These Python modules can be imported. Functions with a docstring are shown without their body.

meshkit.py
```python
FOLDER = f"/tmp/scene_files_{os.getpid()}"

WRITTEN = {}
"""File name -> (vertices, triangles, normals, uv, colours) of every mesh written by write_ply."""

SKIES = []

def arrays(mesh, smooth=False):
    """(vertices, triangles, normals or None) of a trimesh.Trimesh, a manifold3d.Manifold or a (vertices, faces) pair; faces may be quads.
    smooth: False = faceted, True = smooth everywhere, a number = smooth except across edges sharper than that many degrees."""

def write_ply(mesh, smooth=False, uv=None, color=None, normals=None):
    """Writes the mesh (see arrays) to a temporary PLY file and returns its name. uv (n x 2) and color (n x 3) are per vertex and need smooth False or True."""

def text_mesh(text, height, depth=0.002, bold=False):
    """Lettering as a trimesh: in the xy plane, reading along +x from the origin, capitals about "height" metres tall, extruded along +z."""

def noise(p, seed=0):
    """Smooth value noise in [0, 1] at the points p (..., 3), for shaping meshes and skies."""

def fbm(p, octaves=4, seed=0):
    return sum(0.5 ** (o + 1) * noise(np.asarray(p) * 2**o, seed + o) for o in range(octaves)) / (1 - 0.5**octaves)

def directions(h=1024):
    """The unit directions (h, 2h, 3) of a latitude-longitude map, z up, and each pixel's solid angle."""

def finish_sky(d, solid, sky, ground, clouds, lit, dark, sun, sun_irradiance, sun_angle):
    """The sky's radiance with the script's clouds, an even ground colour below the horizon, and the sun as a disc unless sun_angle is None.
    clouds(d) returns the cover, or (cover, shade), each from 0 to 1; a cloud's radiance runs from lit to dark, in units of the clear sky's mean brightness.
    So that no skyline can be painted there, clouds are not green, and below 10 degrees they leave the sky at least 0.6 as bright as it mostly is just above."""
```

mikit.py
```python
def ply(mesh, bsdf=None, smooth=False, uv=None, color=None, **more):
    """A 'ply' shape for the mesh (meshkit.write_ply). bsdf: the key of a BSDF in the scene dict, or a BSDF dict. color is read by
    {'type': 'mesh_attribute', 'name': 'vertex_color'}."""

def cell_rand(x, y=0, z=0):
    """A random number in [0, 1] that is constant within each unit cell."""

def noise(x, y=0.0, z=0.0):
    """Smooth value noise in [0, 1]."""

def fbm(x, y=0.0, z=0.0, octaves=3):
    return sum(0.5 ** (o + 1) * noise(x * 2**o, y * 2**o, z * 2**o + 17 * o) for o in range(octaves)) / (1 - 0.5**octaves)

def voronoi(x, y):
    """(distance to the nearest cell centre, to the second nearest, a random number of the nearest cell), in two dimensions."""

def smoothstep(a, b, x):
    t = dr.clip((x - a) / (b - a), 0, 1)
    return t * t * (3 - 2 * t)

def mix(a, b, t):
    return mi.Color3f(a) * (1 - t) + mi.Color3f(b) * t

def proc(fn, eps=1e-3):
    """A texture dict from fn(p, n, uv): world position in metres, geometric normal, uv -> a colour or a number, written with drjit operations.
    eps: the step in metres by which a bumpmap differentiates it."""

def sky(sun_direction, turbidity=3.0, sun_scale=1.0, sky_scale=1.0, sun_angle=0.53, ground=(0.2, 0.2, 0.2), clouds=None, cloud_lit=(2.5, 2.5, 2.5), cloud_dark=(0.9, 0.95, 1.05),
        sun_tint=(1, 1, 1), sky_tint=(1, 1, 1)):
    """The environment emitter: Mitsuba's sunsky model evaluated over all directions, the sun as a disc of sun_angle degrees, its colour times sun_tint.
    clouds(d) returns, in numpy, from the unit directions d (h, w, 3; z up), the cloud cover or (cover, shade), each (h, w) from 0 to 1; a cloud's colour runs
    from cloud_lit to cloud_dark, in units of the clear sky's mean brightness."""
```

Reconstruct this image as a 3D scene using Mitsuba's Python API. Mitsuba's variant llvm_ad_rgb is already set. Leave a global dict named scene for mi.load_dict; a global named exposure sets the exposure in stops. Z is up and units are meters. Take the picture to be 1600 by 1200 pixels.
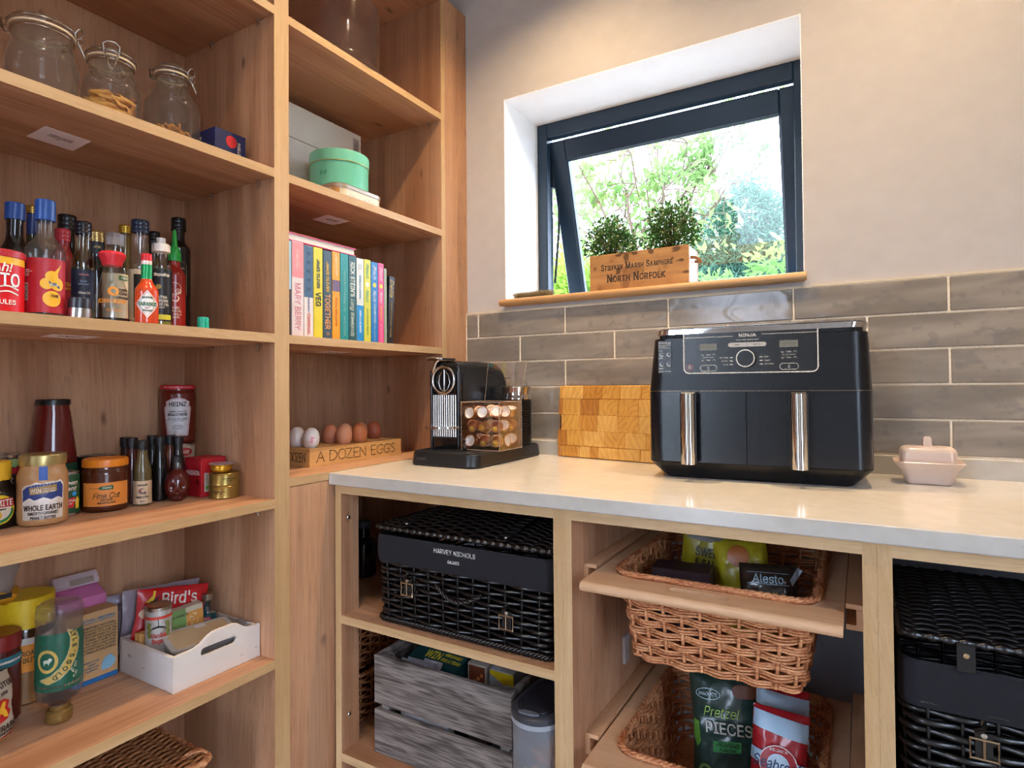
import math, random, numpy as np, trimesh, mitsuba as mi, drjit as dr, mikit, meshkit
from mikit import proc, noise, fbm, voronoi, cell_rand, smoothstep, mix
from shapely.geometry import Polygon, Point, box as sbox
from shapely.ops import unary_union
from shapely import affinity as _af
T4 = mi.ScalarTransform4f
scene, labels = {}, {}
R = random.Random(7)

# ---------------------------------------------------------------- camera
YAW, PITCH, ROLL = math.radians(30.3688), math.radians(0.88175), math.radians(-0.4533)
fw = np.array([-math.sin(YAW)*math.cos(PITCH), math.cos(YAW)*math.cos(PITCH), math.sin(PITCH)])
rt = np.array([math.cos(YAW), math.sin(YAW), 0]); up = np.cross(rt, fw)
up = -math.sin(ROLL)*rt + math.cos(ROLL)*up
EYE = np.array([0, 0, 1.113])
scene['camera'] = {'type': 'perspective', 'fov': 2*math.degrees(math.atan(800/932.656)), 'fov_axis': 'x', 'near_clip': 0.02, 'far_clip': 200.0,
    'principal_point_offset_x': 0.0, 'principal_point_offset_y': (600-588.56)/1200,
    'to_world': T4().look_at(origin=EYE.tolist(), target=(EYE+fw).tolist(), up=up.tolist())}
# ---------------------------------------------------------------- light: an overcast bright sky, warm ceiling downlights, exposure
exposure = 0.09
def cover(d):
    return np.ones(d.shape[:2])*0.97, 0.25*meshkit.fbm(d*3.0, 3)
scene['sky'] = mikit.sky((0.3, 0.6, 0.75), turbidity=4.0, sun_scale=0.02, sky_scale=92.0, clouds=cover, cloud_lit=(0.85, 1.01, 1.28), cloud_dark=(0.70, 0.86, 1.12), ground=(0.16, 0.17, 0.13))
LAMP = np.array([1.0, 0.72, 0.42])*1600
DOWNLIGHTS = [(-0.64, 1.17, 1.0), (0.16, 1.17, .8), (-0.62, 0.30, 0.5)]
CEIL = 2.42

# ---------------------------------------------------------------- mesh helpers: a mesh is (vertices, triangles)
A = np.asarray
def J(*ms):
    ms = [m for q in ms for m in (q if isinstance(q, list) else [q])]
    V, F, n = [], [], 0
    for v, f in ms:
        V.append(v); F.append(A(f)+n); n += len(v)
    return np.vstack(V), np.vstack(F)
def mv(m, loc=(0, 0, 0), rz=0, rx=0, ry=0, s=1):
    v = A(m[0], float)*A(s, float)
    for ang, (i, j) in ((rx, (1, 2)), (ry, (2, 0)), (rz, (0, 1))):
        if ang:
            c, n = math.cos(math.radians(ang)), math.sin(math.radians(ang)); w = v.copy()
            w[:, i], w[:, j] = c*v[:, i]-n*v[:, j], n*v[:, i]+c*v[:, j]; v = w
    return v+A(loc, float), m[1]
_q = [[0, 1, 3, 2], [4, 6, 7, 5], [0, 4, 5, 1], [2, 3, 7, 6], [0, 2, 6, 4], [1, 5, 7, 3]]
BOXF = A([t for a, b, c, d in _q for t in ((a, b, c), (a, c, d))])
def _hull():
    v = A([[x, y, z] for x in (0, 1) for y in (0, 1) for z in (0, 1)], float)
    p = A([[abs(c-o*.1) if k != a else c for k, (c, o) in enumerate(zip(w, np.where(w > .5, 1, -1)))] for w in v for a in range(3)])
    h = trimesh.convex.convex_hull(p)
    return h
_H = _hull()
_HS = (A(_H.vertices) > .5)
_HE = (np.abs(A(_H.vertices)-.5) > .45)
def box(x0, x1, y0, y1, z0, z1, b=0):
    lo, hi = A([x0, y0, z0], float), A([x1, y1, z1], float)
    if not b:
        v = A([[x, y, z] for x in (x0, x1) for y in (y0, y1) for z in (z0, z1)], float)
        return v, BOXF
    v = np.where(_HS, hi, lo)+np.where(_HE, 0, np.where(_HS, -b, b))
    return v, A(_H.faces)
def lathe(prof, n=32, c=(0, 0, 0), a0=0, a1=360, ell=1.0):
    """profile [(r, z)] from bottom to top turned around z"""
    p = A(prof, float); full = abs(a1-a0) >= 359.9
    t = np.radians(np.linspace(a0, a1, n, endpoint=not full)); m = len(p)
    v = np.stack([p[:, 0][None]*np.cos(t)[:, None], ell*p[:, 0][None]*np.sin(t)[:, None], np.broadcast_to(p[:, 1], (n, m))], -1).reshape(-1, 3)+A(c, float)
    f = []
    for i in range(n if full else n-1):
        k = (i+1) % n
        for j in range(m-1):
            q = (i*m+j, k*m+j, k*m+j+1, i*m+j+1)
            if p[j, 0] > 1e-7: f.append(q[:3])
            if p[j+1, 0] > 1e-7: f.append((q[0], q[2], q[3]))
    return v, A(f)
def cyl(r, z0, z1, c=(0, 0), n=28, b=0.0):
    pr = [(0, z0), (r-b, z0), (r, z0+b), (r, z1-b), (r-b, z1), (0, z1)] if b else [(0, z0), (r, z0), (r, z1), (0, z1)]
    return lathe(pr, n, (c[0], c[1], 0))
def tube(pts, r, n=6, closed=False):
    p = A(pts, float); k = len(p); r = np.broadcast_to(A(r, float), (k,))
    t = (np.roll(p, -1, 0)-np.roll(p, 1, 0)) if closed else np.gradient(p, axis=0)
    t = t/(np.linalg.norm(t, axis=1, keepdims=True)+1e-12)
    ref = A([0, 0, 1.]) if np.abs(t[:, 2]).max() < .9 else A([0.31, .95, .05]) if np.abs(t@A([.31, .95, .05])).max() < .95 else A([1., .1, .05])
    a = np.cross(t, ref); a /= np.linalg.norm(a, axis=1, keepdims=True)+1e-12
    b = np.cross(t, a); g = np.arange(n)*2*np.pi/n
    v = (p[:, None]+r[:, None, None]*(np.cos(g)[None, :, None]*a[:, None]+np.sin(g)[None, :, None]*b[:, None])).reshape(-1, 3)
    i, j = np.meshgrid(np.arange(k if closed else k-1), np.arange(n), indexing='ij'); i2 = (i+1) % k
    q = np.stack([i*n+j, i2*n+j, i2*n+(j+1) % n, i*n+(j+1) % n], -1).reshape(-1, 4)
    f = np.vstack([q[:, [0, 1, 2]], q[:, [0, 2, 3]]])
    if not closed:
        f = np.vstack([f, [[0, j+1, j] if False else [0, j, j+1] for j in range(1, n-1)], [[(k-1)*n, (k-1)*n+j+1, (k-1)*n+j] for j in range(1, n-1)]])
    return v, f[:, ::-1]
def prism(poly, h):
    """shapely polygon in xy raised from z=0 to h"""
    poly = poly if isinstance(poly, (Polygon,)) or hasattr(poly, 'geoms') else Polygon(poly)
    out = []
    for g in getattr(poly, 'geoms', [poly]):
        e = trimesh.creation.extrude_polygon(g, h, engine='earcut'); out.append((A(e.vertices), A(e.faces)))
    return J(*out)
def rrect(x0, x1, y0, y1, r, q=5):
    return sbox(x0+r, y0+r, x1-r, y1-r).buffer(r, quad_segs=q)
def onto(m, o, xd, yd):
    xd, yd = A(xd, float), A(yd, float); zd = np.cross(xd, yd)
    return m[0][:, :1]*xd+m[0][:, 1:2]*yd+m[0][:, 2:3]*zd+A(o, float), m[1]
FX = ((0, 1, 0), (0, 0, 1))      # on a face that looks along +x
FY = ((1, 0, 0), (0, 0, 1))      # on a face that looks along -y
SPINE = ((0, 0, -1), (0, 1, 0))  # top-to-bottom on a face that looks along +x
def loft(secs, cap=True):
    """sections: arrays (n,3) of the same length joined into a closed skin"""
    k, n = len(secs), len(secs[0]); v = np.vstack(secs)
    i, j = np.meshgrid(np.arange(k-1), np.arange(n), indexing='ij')
    q = np.stack([i*n+j, i*n+(j+1) % n, (i+1)*n+(j+1) % n, (i+1)*n+j], -1).reshape(-1, 4)
    f = [np.vstack([q[:, [0, 1, 2]], q[:, [0, 2, 3]]])]
    if cap:
        v = np.vstack([v, secs[0].mean(0), secs[-1].mean(0)]); a, b = k*n, k*n+1
        f.append(A([[a, (x+1) % n, x] for x in range(n)])); f.append(A([[b, (k-1)*n+x, (k-1)*n+(x+1) % n] for x in range(n)]))
    return v, np.vstack(f)
def ring(x0, x1, y0, y1, z, r, q=5):
    """rounded rectangle outline as a section at height z"""
    c = A(rrect(x0, x1, y0, y1, r, q).exterior.coords)[:-1][::-1]
    c = c if Polygon(c).exterior.is_ccw else c[::-1]
    k = np.argmin(np.arctan2(c[:, 1]-(y0+y1)/2, c[:, 0]-(x0+x1)/2)); c = np.roll(c, -k, 0)
    return np.column_stack([c, np.full(len(c), z)])
_TX = {}
def txt(s, h, w=None, bold=True, shear=0.0, serif=0.0, depth=0.0006, align=0.0, grid=None):
    """lettering centred on the origin of the xy plane; w squeezes it to a width"""
    key = (s, h, w, bold, shear, serif, depth, align, grid)
    if key in _TX: return _TX[key]
    t = meshkit.text_mesh(s, h, depth, bold); v, f = A(t.vertices, float), A(t.faces)
    if serif:
        add = []
        for y0, sg in ((0.0, 1), (h*.99, -1)):
            e = t.edges_unique; e = e[(np.abs(v[e][:, :, 1]-y0) < .045*h).all(1)]
            iv = sorted((min(v[a, 0], v[b, 0]), max(v[a, 0], v[b, 0])) for a, b in e if abs(v[a, 0]-v[b, 0]) > .04*h)
            run = []
            for a, b in iv:
                if run and a <= run[-1][1]+1e-6: run[-1][1] = max(b, run[-1][1])
                else: run.append([a, b])
            add += [box(a-.07*h*serif, b+.07*h*serif, *(sorted((y0-.01*h*sg, y0+.055*h*sg))), 0, depth) for a, b in run if b-a < .36*h]
        if add: v, f = J((v, f), *add)
    v = v.copy(); v[:, 0] += shear*v[:, 1]
    lo, hi = v.min(0), v.max(0)
    v[:, 0] -= lo[0]*(1-align)/2*1 + hi[0]*(1+align)/2 if align else (lo[0]+hi[0])/2
    v[:, 1] -= h/2
    if w: v[:, 0] *= w/(hi[0]-lo[0])
    if grid:
        q = trimesh.Trimesh(v, f, process=False); vv, ff = trimesh.remesh.subdivide_to_size(q.vertices, q.faces, grid, max_iter=6); v, f = A(vv), A(ff)
    _TX[key] = (v, f)
    return v, f
def lines(rows, gap, **k):
    """several lines of lettering, each (text, height[, width])"""
    y, out = 0, []
    for r in rows:
        m = txt(r[0], r[1], *(r[2:3]), **k); out.append(mv(m, (0, y-r[1]/2, 0))); y -= r[1]+gap
    return mv(J(*out), (0, -y/2-gap/2, 0))
def wrap(m, c, r, th, z=0.0, ell=1.0):
    """the xy plane bent around an upright cylinder (r may be a function of height), facing the angle th"""
    v = A(m[0], float); zz = v[:, 1]+z; rr = r(zz) if callable(r) else r; r0 = float(np.mean(rr))
    t = math.radians(th)+v[:, 0]/r0; rad = rr+v[:, 2]+.0003
    return np.column_stack([c[0]+rad*np.cos(t), c[1]+ell*rad*np.sin(t), zz]), m[1]
def band(c, r, z0, z1, th, half, n=18, k=1, off=.0002, ell=1.0):
    """a paper label around part of a cylinder; r may be a function of z"""
    zs = np.linspace(z0, z1, k+1); prof = [((r(z) if callable(r) else r)+off, z) for z in zs]
    return lathe(prof, n, (c[0], c[1], 0), th-half, th+half, ell)
def grid_patch(poly, step):
    """a flat polygon in xy filled with small triangles so that it can be bent"""
    out = []
    for g in getattr(poly, 'geoms', [poly]):
        v, f = trimesh.creation.triangulate_polygon(g, engine='earcut'); v = np.column_stack([v, np.zeros(len(v))])
        vv, ff = trimesh.remesh.subdivide_to_size(v, f, step, max_iter=9); out.append((A(vv), A(ff)))
    return J(*out)
def blob(poly, step=.004): return grid_patch(poly if hasattr(poly, 'geom_type') else Polygon(poly), step)
def disc(x, y, r): return Point(x, y).buffer(r, quad_segs=6)

# ---------------------------------------------------------------- scene helpers
def lin(c):
    if isinstance(c, str):
        c = [int(c[i:i+2], 16)/255 for i in (1, 3, 5)]
        c = [x/12.92 if x <= .04045 else ((x+.055)/1.055)**2.4 for x in c]
    return [float(x) for x in c]
def rgb(c): return {'type': 'rgb', 'value': lin(c)}
def pr(c, rough=.5, metal=0.0, spec=.5, coat=0.0, **k):
    d = {'type': 'principled', 'base_color': c if isinstance(c, dict) else rgb(c), 'roughness': rough, 'metallic': metal, 'specular': spec, **k}
    if coat: d.update(clearcoat=coat, clearcoat_gloss=.95)
    return {'type': 'twosided', 'b': d}
def M(c, rough=.5, metal=0.0, coat=0.0, spec=.5):
    """the key of a plain material, made once"""
    k = f'mat_{c}_{rough}_{metal}_{coat}_{spec}'.replace('#', '').replace('.', '').replace(' ', '')
    if k not in scene: scene[k] = pr(c, rough, metal, spec, coat)
    return k
_N = {}
def num(k):
    i = _N.get(k, 0); _N[k] = i+1
    return k if i == 0 else f'{k}_{i:03d}'
def new(name, label, cat, group=None):
    k = num(name); labels[k] = {'label': label, 'category': cat}
    if group: labels[k]['group'] = group
    return k
def put(k, mesh, mat, smooth=35): scene[k] = mikit.ply((A(mesh[0], float), A(mesh[1], int)), mat, smooth)
def P(parent, name, mesh, mat, smooth=35, label=None, stuff=False):
    k = num(f'{parent}__{name}'); put(k, mesh, mat, smooth)
    if label or stuff: labels[k] = {}
    if label: labels[k]['label'] = label
    if stuff: labels[k]['kind'] = 'stuff'
    return k
def struct(name, mesh, mat, smooth=False):
    if mesh is not None: put(name, mesh, mat, smooth)
    labels[name] = {'kind': 'structure'}
    return name
# ---------------------------------------------------------------- materials
def wood_fn(ax, dark, mid, pale, s=1.0, knots=True):
    o = [k for k in range(3) if k != ax]
    dark, mid, pale = lin(dark), lin(mid), lin(pale)
    def fn(p, n, uv):
        L, u, w = p[ax]*s, p[o[0]]*s, p[o[1]]*s
        wob = noise(L*1.2, u*5, w*5)*.09
        u, w = u+wob, w+wob
        broad, midn, fine = noise(u*9, w*9, L*.8), noise(u*34, w*34, L*1.3), noise(u*240, w*240, L*5)
        pore = smoothstep(.62, .9, noise(u*620, w*620, L*14))
        c = mix(mid, pale, smoothstep(.25, .75, (.50*broad+.34*midn+.16*fine)))
        c = mix(c, dark, .24*pore+.50*smoothstep(.60, .95, midn)*broad)
        if knots:
            d, _, r = voronoi((u+w)*5.2+3, L*2.4)
            k = smoothstep(.085, .01, d+.05*noise(u*90, w*90, L*40))*smoothstep(.55, .7, r)
            c = mix(c, [x*.45 for x in dark], .7*k)
        return c
    return fn
def wood_mat(k, ax, dark, mid, pale, rough=.5, s=1.0, knots=True, spec=.35):
    scene[k] = pr(proc(wood_fn(ax, dark, mid, pale, s, knots)), rough, 0, spec)
OAK = ('#5c3a26', '#98694a', '#be9270')
for ax, nm in enumerate('xyz'): wood_mat(f'oak_{nm}', ax, *OAK)
EDGE = ('#8a6b46', '#b18d61', '#c5a57c')
for ax, nm in ((0, 'x'), (1, 'y'), (2, 'z')): wood_mat(f'edge_{nm}', ax, *EDGE, knots=False, s=1.6)
wood_mat('beech_x', 0, '#a97b57', '#c29872', '#d0aa87', s=1.2, knots=False)
scene['beech_y'] = pr(proc(wood_fn(1, '#a0714c', '#bd8f68', '#cda37d', 1.2, False)), .5, 0, .35)
def plaster(p, n, uv):
    return mix(lin('#b4aeaa'), lin('#bbb5b1'), fbm(p.x*30, p.y*30, p.z*30, 3))
scene['wall_paint'] = {'type': 'twosided', 'b': {'type': 'bumpmap', 'arbitrary': proc(lambda p, n, uv: fbm(p.x*160, p.y*160, p.z*160, 2), eps=2e-3), 'scale': .0006,
    'b': {'type': 'principled', 'base_color': proc(plaster), 'roughness': .8, 'specular': .25}}}
def tile_col(p, n, uv):
    w = fbm(p.x*3+p.z*14, p.z*26-p.x*5, 3.3, 3)
    c = mix(lin('#7b7267'), lin('#9b9083'), smoothstep(.25, .75, w))
    c = mix(c, lin('#6a6663'), .35*smoothstep(.6, .75, fbm(p.x*45, p.z*60, 1.0, 3)))
    return mix(c, lin('#3e3a36'), smoothstep(.90, .95, noise(p.x*190, p.z*190, 5.0)*.6+.4*fbm(p.x*9, p.z*12, 2.0, 2)))
def tile_wave(p, n, uv):
    a = fbm(p.x*7+p.z*16, p.z*15-p.x*6, 1.7, 2)
    b = dr.abs(fbm(p.x*6-p.z*12, p.z*15+p.x*9, 8.1, 2)-.5)
    return a+.45*smoothstep(.11, 0, b)+.10*fbm(p.x*60, p.z*60, 2.0, 2)
def tile_mat(k): return {'type': 'twosided', 'b': {'type': 'bumpmap', 'arbitrary': proc(tile_wave, eps=1.5e-3), 'scale': .0010,
    'b': {'type': 'principled', 'base_color': proc(tile_col), 'roughness': .17, 'specular': .5}}}
scene['tile_glaze'] = tile_mat(0)
def quartz(p, n, uv):
    v = dr.abs(fbm(p.x*2.2+p.y*1.3, p.y*5, p.z*3, 4)-.5)
    c = mix(lin('#b9b4ab'), lin('#c6c1b8'), fbm(p.x*40, p.y*40, p.z*40, 3))
    c = mix(c, lin('#bdb3a6'), .3*smoothstep(.02, .0, v))
    return mix(c, lin('#8e857a'), smoothstep(.955, .98, noise(p.x*130, p.y*130, p.z*130))*.7)
scene['quartz'] = pr(proc(quartz), .16, 0, .5)
scene['glass_pane'] = {'type': 'thindielectric', 'int_ior': 1.5}
scene['glass_rose'] = {'type': 'blendbsdf', 'weight': .035, 'a': {'type': 'thindielectric', 'int_ior': 1.6, 'specular_transmittance': rgb((.96, .91, .89))}, 'b': pr('#cdaea2', .2, 0, .6)}
scene['glass_thin'] = {'type': 'thindielectric', 'int_ior': 1.5, 'specular_transmittance': rgb((.95, .96, .95))}
scene['glass_dark'] = {'type': 'thindielectric', 'int_ior': 1.5, 'specular_transmittance': rgb((.62, .58, .42))}
scene['glass_jar'] = {'type': 'blendbsdf', 'weight': .035, 'a': {'type': 'thindielectric', 'int_ior': 1.62, 'specular_transmittance': rgb((.95, .96, .95))}, 'b': pr('#cfcfca', .2, 0, .6)}
scene['plastic_clear'] = {'type': 'blendbsdf', 'weight': .05, 'a': {'type': 'thindielectric', 'int_ior': 1.55, 'specular_transmittance': rgb((.95, .95, .94))}, 'b': pr('#cfcfca', .2, 0, .6)}
scene['film'] = {'type': 'blendbsdf', 'weight': .28, 'a': {'type': 'thindielectric', 'int_ior': 1.5}, 'b': pr('#d7d2d2', .25)}
scene['frosted'] = {'type': 'blendbsdf', 'weight': .24, 'a': {'type': 'thindielectric', 'int_ior': 1.4}, 'b': pr('#c9cdd4', .35)}
WHITE, BLACK = M('#ece9e2', .6), M('#0b0b0d', .35)
CHROME, STEEL = M('#d8d4cf', .07, 1.0), M('#bdbab4', .22, 1.0)
def leaf_mat(k, c, dt=1.0):
    scene[k] = {'type': 'principledthin', 'base_color': rgb(c), 'roughness': .55, 'diff_trans': dt, 'spec_trans': 0.0, 'eta': 1.4}

# ---------------------------------------------------------------- the room
WY, UX, BX = 1.590, -1.096, -1.43       # tiled wall, fronts of the shelving, backs of the shelving
HX0, HX1, HZ0, HZ1 = -.9535, -.115, 1.358, 2.008   # window opening
RX, FY0 = 1.25, -1.35
struct('floor', box(-1.5, RX, FY0-.1, WY+.3, -.06, 0), M('#8f8578', .45))
struct('ceiling', box(-1.5, RX+.05, FY0-.1, WY+.05, CEIL+.045, CEIL+.10), M('#e6e2dc', .85))
def holed(x0, x1, z0, z1, hs, y, h):
    g = sbox(x0, z0, x1, z1)
    for a, b, c, d in hs: g = g.difference(sbox(a, c, b, d))
    return onto(prism(g, h), (0, y, 0), *FY)
struct('wall_back', holed(-1.5, RX, 0, CEIL+.05, [(HX0, HX1, HZ0, HZ1)], WY+.31, .31), 'wall_paint')
wl = M('#f0f1f2', .7)
P('wall_back', 'window_reveal', J(box(HX0-.001, HX0+.002, WY+.0005, WY+.22, HZ0+.02, HZ1), box(HX1-.002, HX1+.001, WY+.0005, WY+.22, HZ0+.02, HZ1), box(HX0, HX1, WY+.0005, WY+.22, HZ1-.002, HZ1+.001)), wl, False, 'white painted window reveal')
struct('wall_left', box(-1.5, -1.445, FY0, WY, 0, CEIL+.05), 'wall_paint')
struct('wall_right', onto(prism(sbox(FY0, 0, WY+.3, CEIL+.05).difference(sbox(-.78, -.01, -.02, 2.1)), .05), (RX, 0, 0), *FX), 'wall_paint')  # unseen doorway added here so that daylight fills the shelving
struct('wall_front', onto(prism(sbox(-1.5, 0, RX, CEIL+.05).difference(sbox(-1.02, -.01, -.52, 2.1)), .1), (0, FY0, 0), *FY), 'wall_paint')
# tiles: five courses, 300 x 75 mm, half bond, grout bed behind
PX, PZ, Z5 = .3032, .0778, .9541
P('wall_back', 'grout', J(box(-1.096, RX, WY-.0072, WY, .95, 1.3432), box(-1.1005, -1.0945, WY-.008, WY, .95, 1.3445)), M('#e3d7c4', .8), False, 'pale grout bed')
P('wall_back', 'grout', box(-1.096, RX, WY-.0085, WY, 1.3432, 1.3470), M('#cfc0a4', .6), False, 'pale trim along the top of the tiles')
for r in range(5):
    z0 = Z5+r*PZ
    x = -1.0490-PX+(0 if r % 2 == 0 else -PX/2)
    while x < RX:
        a, b = max(x+.0022, -1.0930), min(x+PX-.0022, RX-.002)
        if b-a > .012: P('wall_back', 'tile', box(a, b, WY-.009-R.random()*.0008, WY-.004, z0+.0021, z0+PZ-.0021, .0016), 'tile_glaze', False)
        x += PX
# window: fixed frame, tilted sash, sill board
FR = M('#172b3b', .38)
w = struct('window_1', None, None)
FYc = 1.81
def frame(x0, x1, z0, z1, t, y0, y1, tt=None):
    tt = tt or t
    return J(box(x0, x0+t, y0, y1, z0, z1, .003), box(x1-t, x1, y0, y1, z0, z1, .003), box(x0+t, x1-t, y0, y1, z1-tt, z1, .003), box(x0+t, x1-t, y0, y1, z0, z0+t, .003))
P(w, 'frame', J(frame(HX0+.001, HX1-.001, 1.380, HZ1-.001, .036, FYc, FYc+.03, .05), frame(HX0+.001, HX1-.001, 1.380, HZ1-.001, .022, FYc+.03, FYc+.075, .03)), FR, False, 'dark blue grey fixed window frame')
SA = 17.5
piv = (0, 1.865, 1.925)
def sash(m): return mv(mv(m, (-piv[0], -piv[1], -piv[2])), piv, rx=SA)
sx0, sx1, sz0, sz1 = HX0+.030, HX1-.019, 1.352, 1.958
sk = P(w, 'sash', sash(J(frame(sx0, sx1, sz0, sz1, .058, 1.845, 1.885, .068), frame(sx0+.05, sx1-.05, sz0+.05, sz1-.060, .012, 1.85, 1.87))), FR, False, 'dark blue grey opening sash tilted outwards')
P(sk, 'glass', sash(box(sx0+.056, sx1-.056, 1.866, 1.867, sz0+.056, sz1-.066)), 'glass_pane', False, 'clear glass pane')
P(w, 'stay_arm', J(tube([(HX0+.034, 1.862, 1.90), (HX0+.040, 1.90, 1.78), (HX0+.037, 1.90, 1.66)], .004), tube([(HX0+.037, 1.90, 1.66), (HX0+.036, 1.868, 1.47)], .004), box(HX0+.030, HX0+.040, 1.85, 1.875, 1.80, 1.93)), M('#1b242c', .4), False, 'dark friction stay')
scene['sill_oak'] = pr(proc(wood_fn(0, '#8a5f38', '#b88a59', '#cfa777', 1.5, False)), .4, 0, .4)
P(w, 'sill_board', J(box(HX0, HX1, 1.572, FYc+.03, 1.358, 1.379, .003), mv((lambda t: t)(tube([(HX0-.006, 1.570, 1.3685), (HX1+.006, 1.570, 1.3685)], .0105, 10)))), 'sill_oak', 40, 'oak sill board')
# recessed downlights
for x, y, pw in DOWNLIGHTS:
    k = new('recessed_downlight', 'small round recessed ceiling downlight with a white trim ring, '+('above the worktop by the shelving' if y > 1 and x < 0 else 'above the right of the worktop' if y > 1 else 'before the wide shelving'), 'ceiling light')
    P(k, 'trim_ring', lathe([(.040, CEIL+.001), (.052, CEIL-.004), (.054, CEIL-.001), (.054, CEIL+.04), (.050, CEIL+.04), (.040, CEIL+.004)], 28, (x, y, 0)), M('#e9e7e3', .5))
    e = P(k, 'lamp', J(lathe([(0, CEIL+.030), (.032, CEIL+.030)], 24, (x, y, 0))), BLACK, False, 'glowing lamp')
    v, f = lathe([(0, CEIL+.030), (.032, CEIL+.030)], 24, (x, y, 0))
    nz = np.cross(v[f[0][1]]-v[f[0][0]], v[f[0][2]]-v[f[0][0]])[2]
    scene[e] = mikit.ply((v, A(f)[:, ::-1] if nz > 0 else f), BLACK, False, emitter={'type': 'area', 'radiance': {'type': 'rgb', 'value': (LAMP*pw).tolist()}})
# plasterboard of the ceiling around the lamps
g = sbox(-1.5, FY0-.1, RX+.05, WY+.05)
for x, y, pw in DOWNLIGHTS: g = g.difference(disc(x, y, .05))
P('ceiling', 'plasterboard', mv(prism(g, .012), (0, 0, CEIL)), M('#e6e2dc', .85), False)
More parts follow.
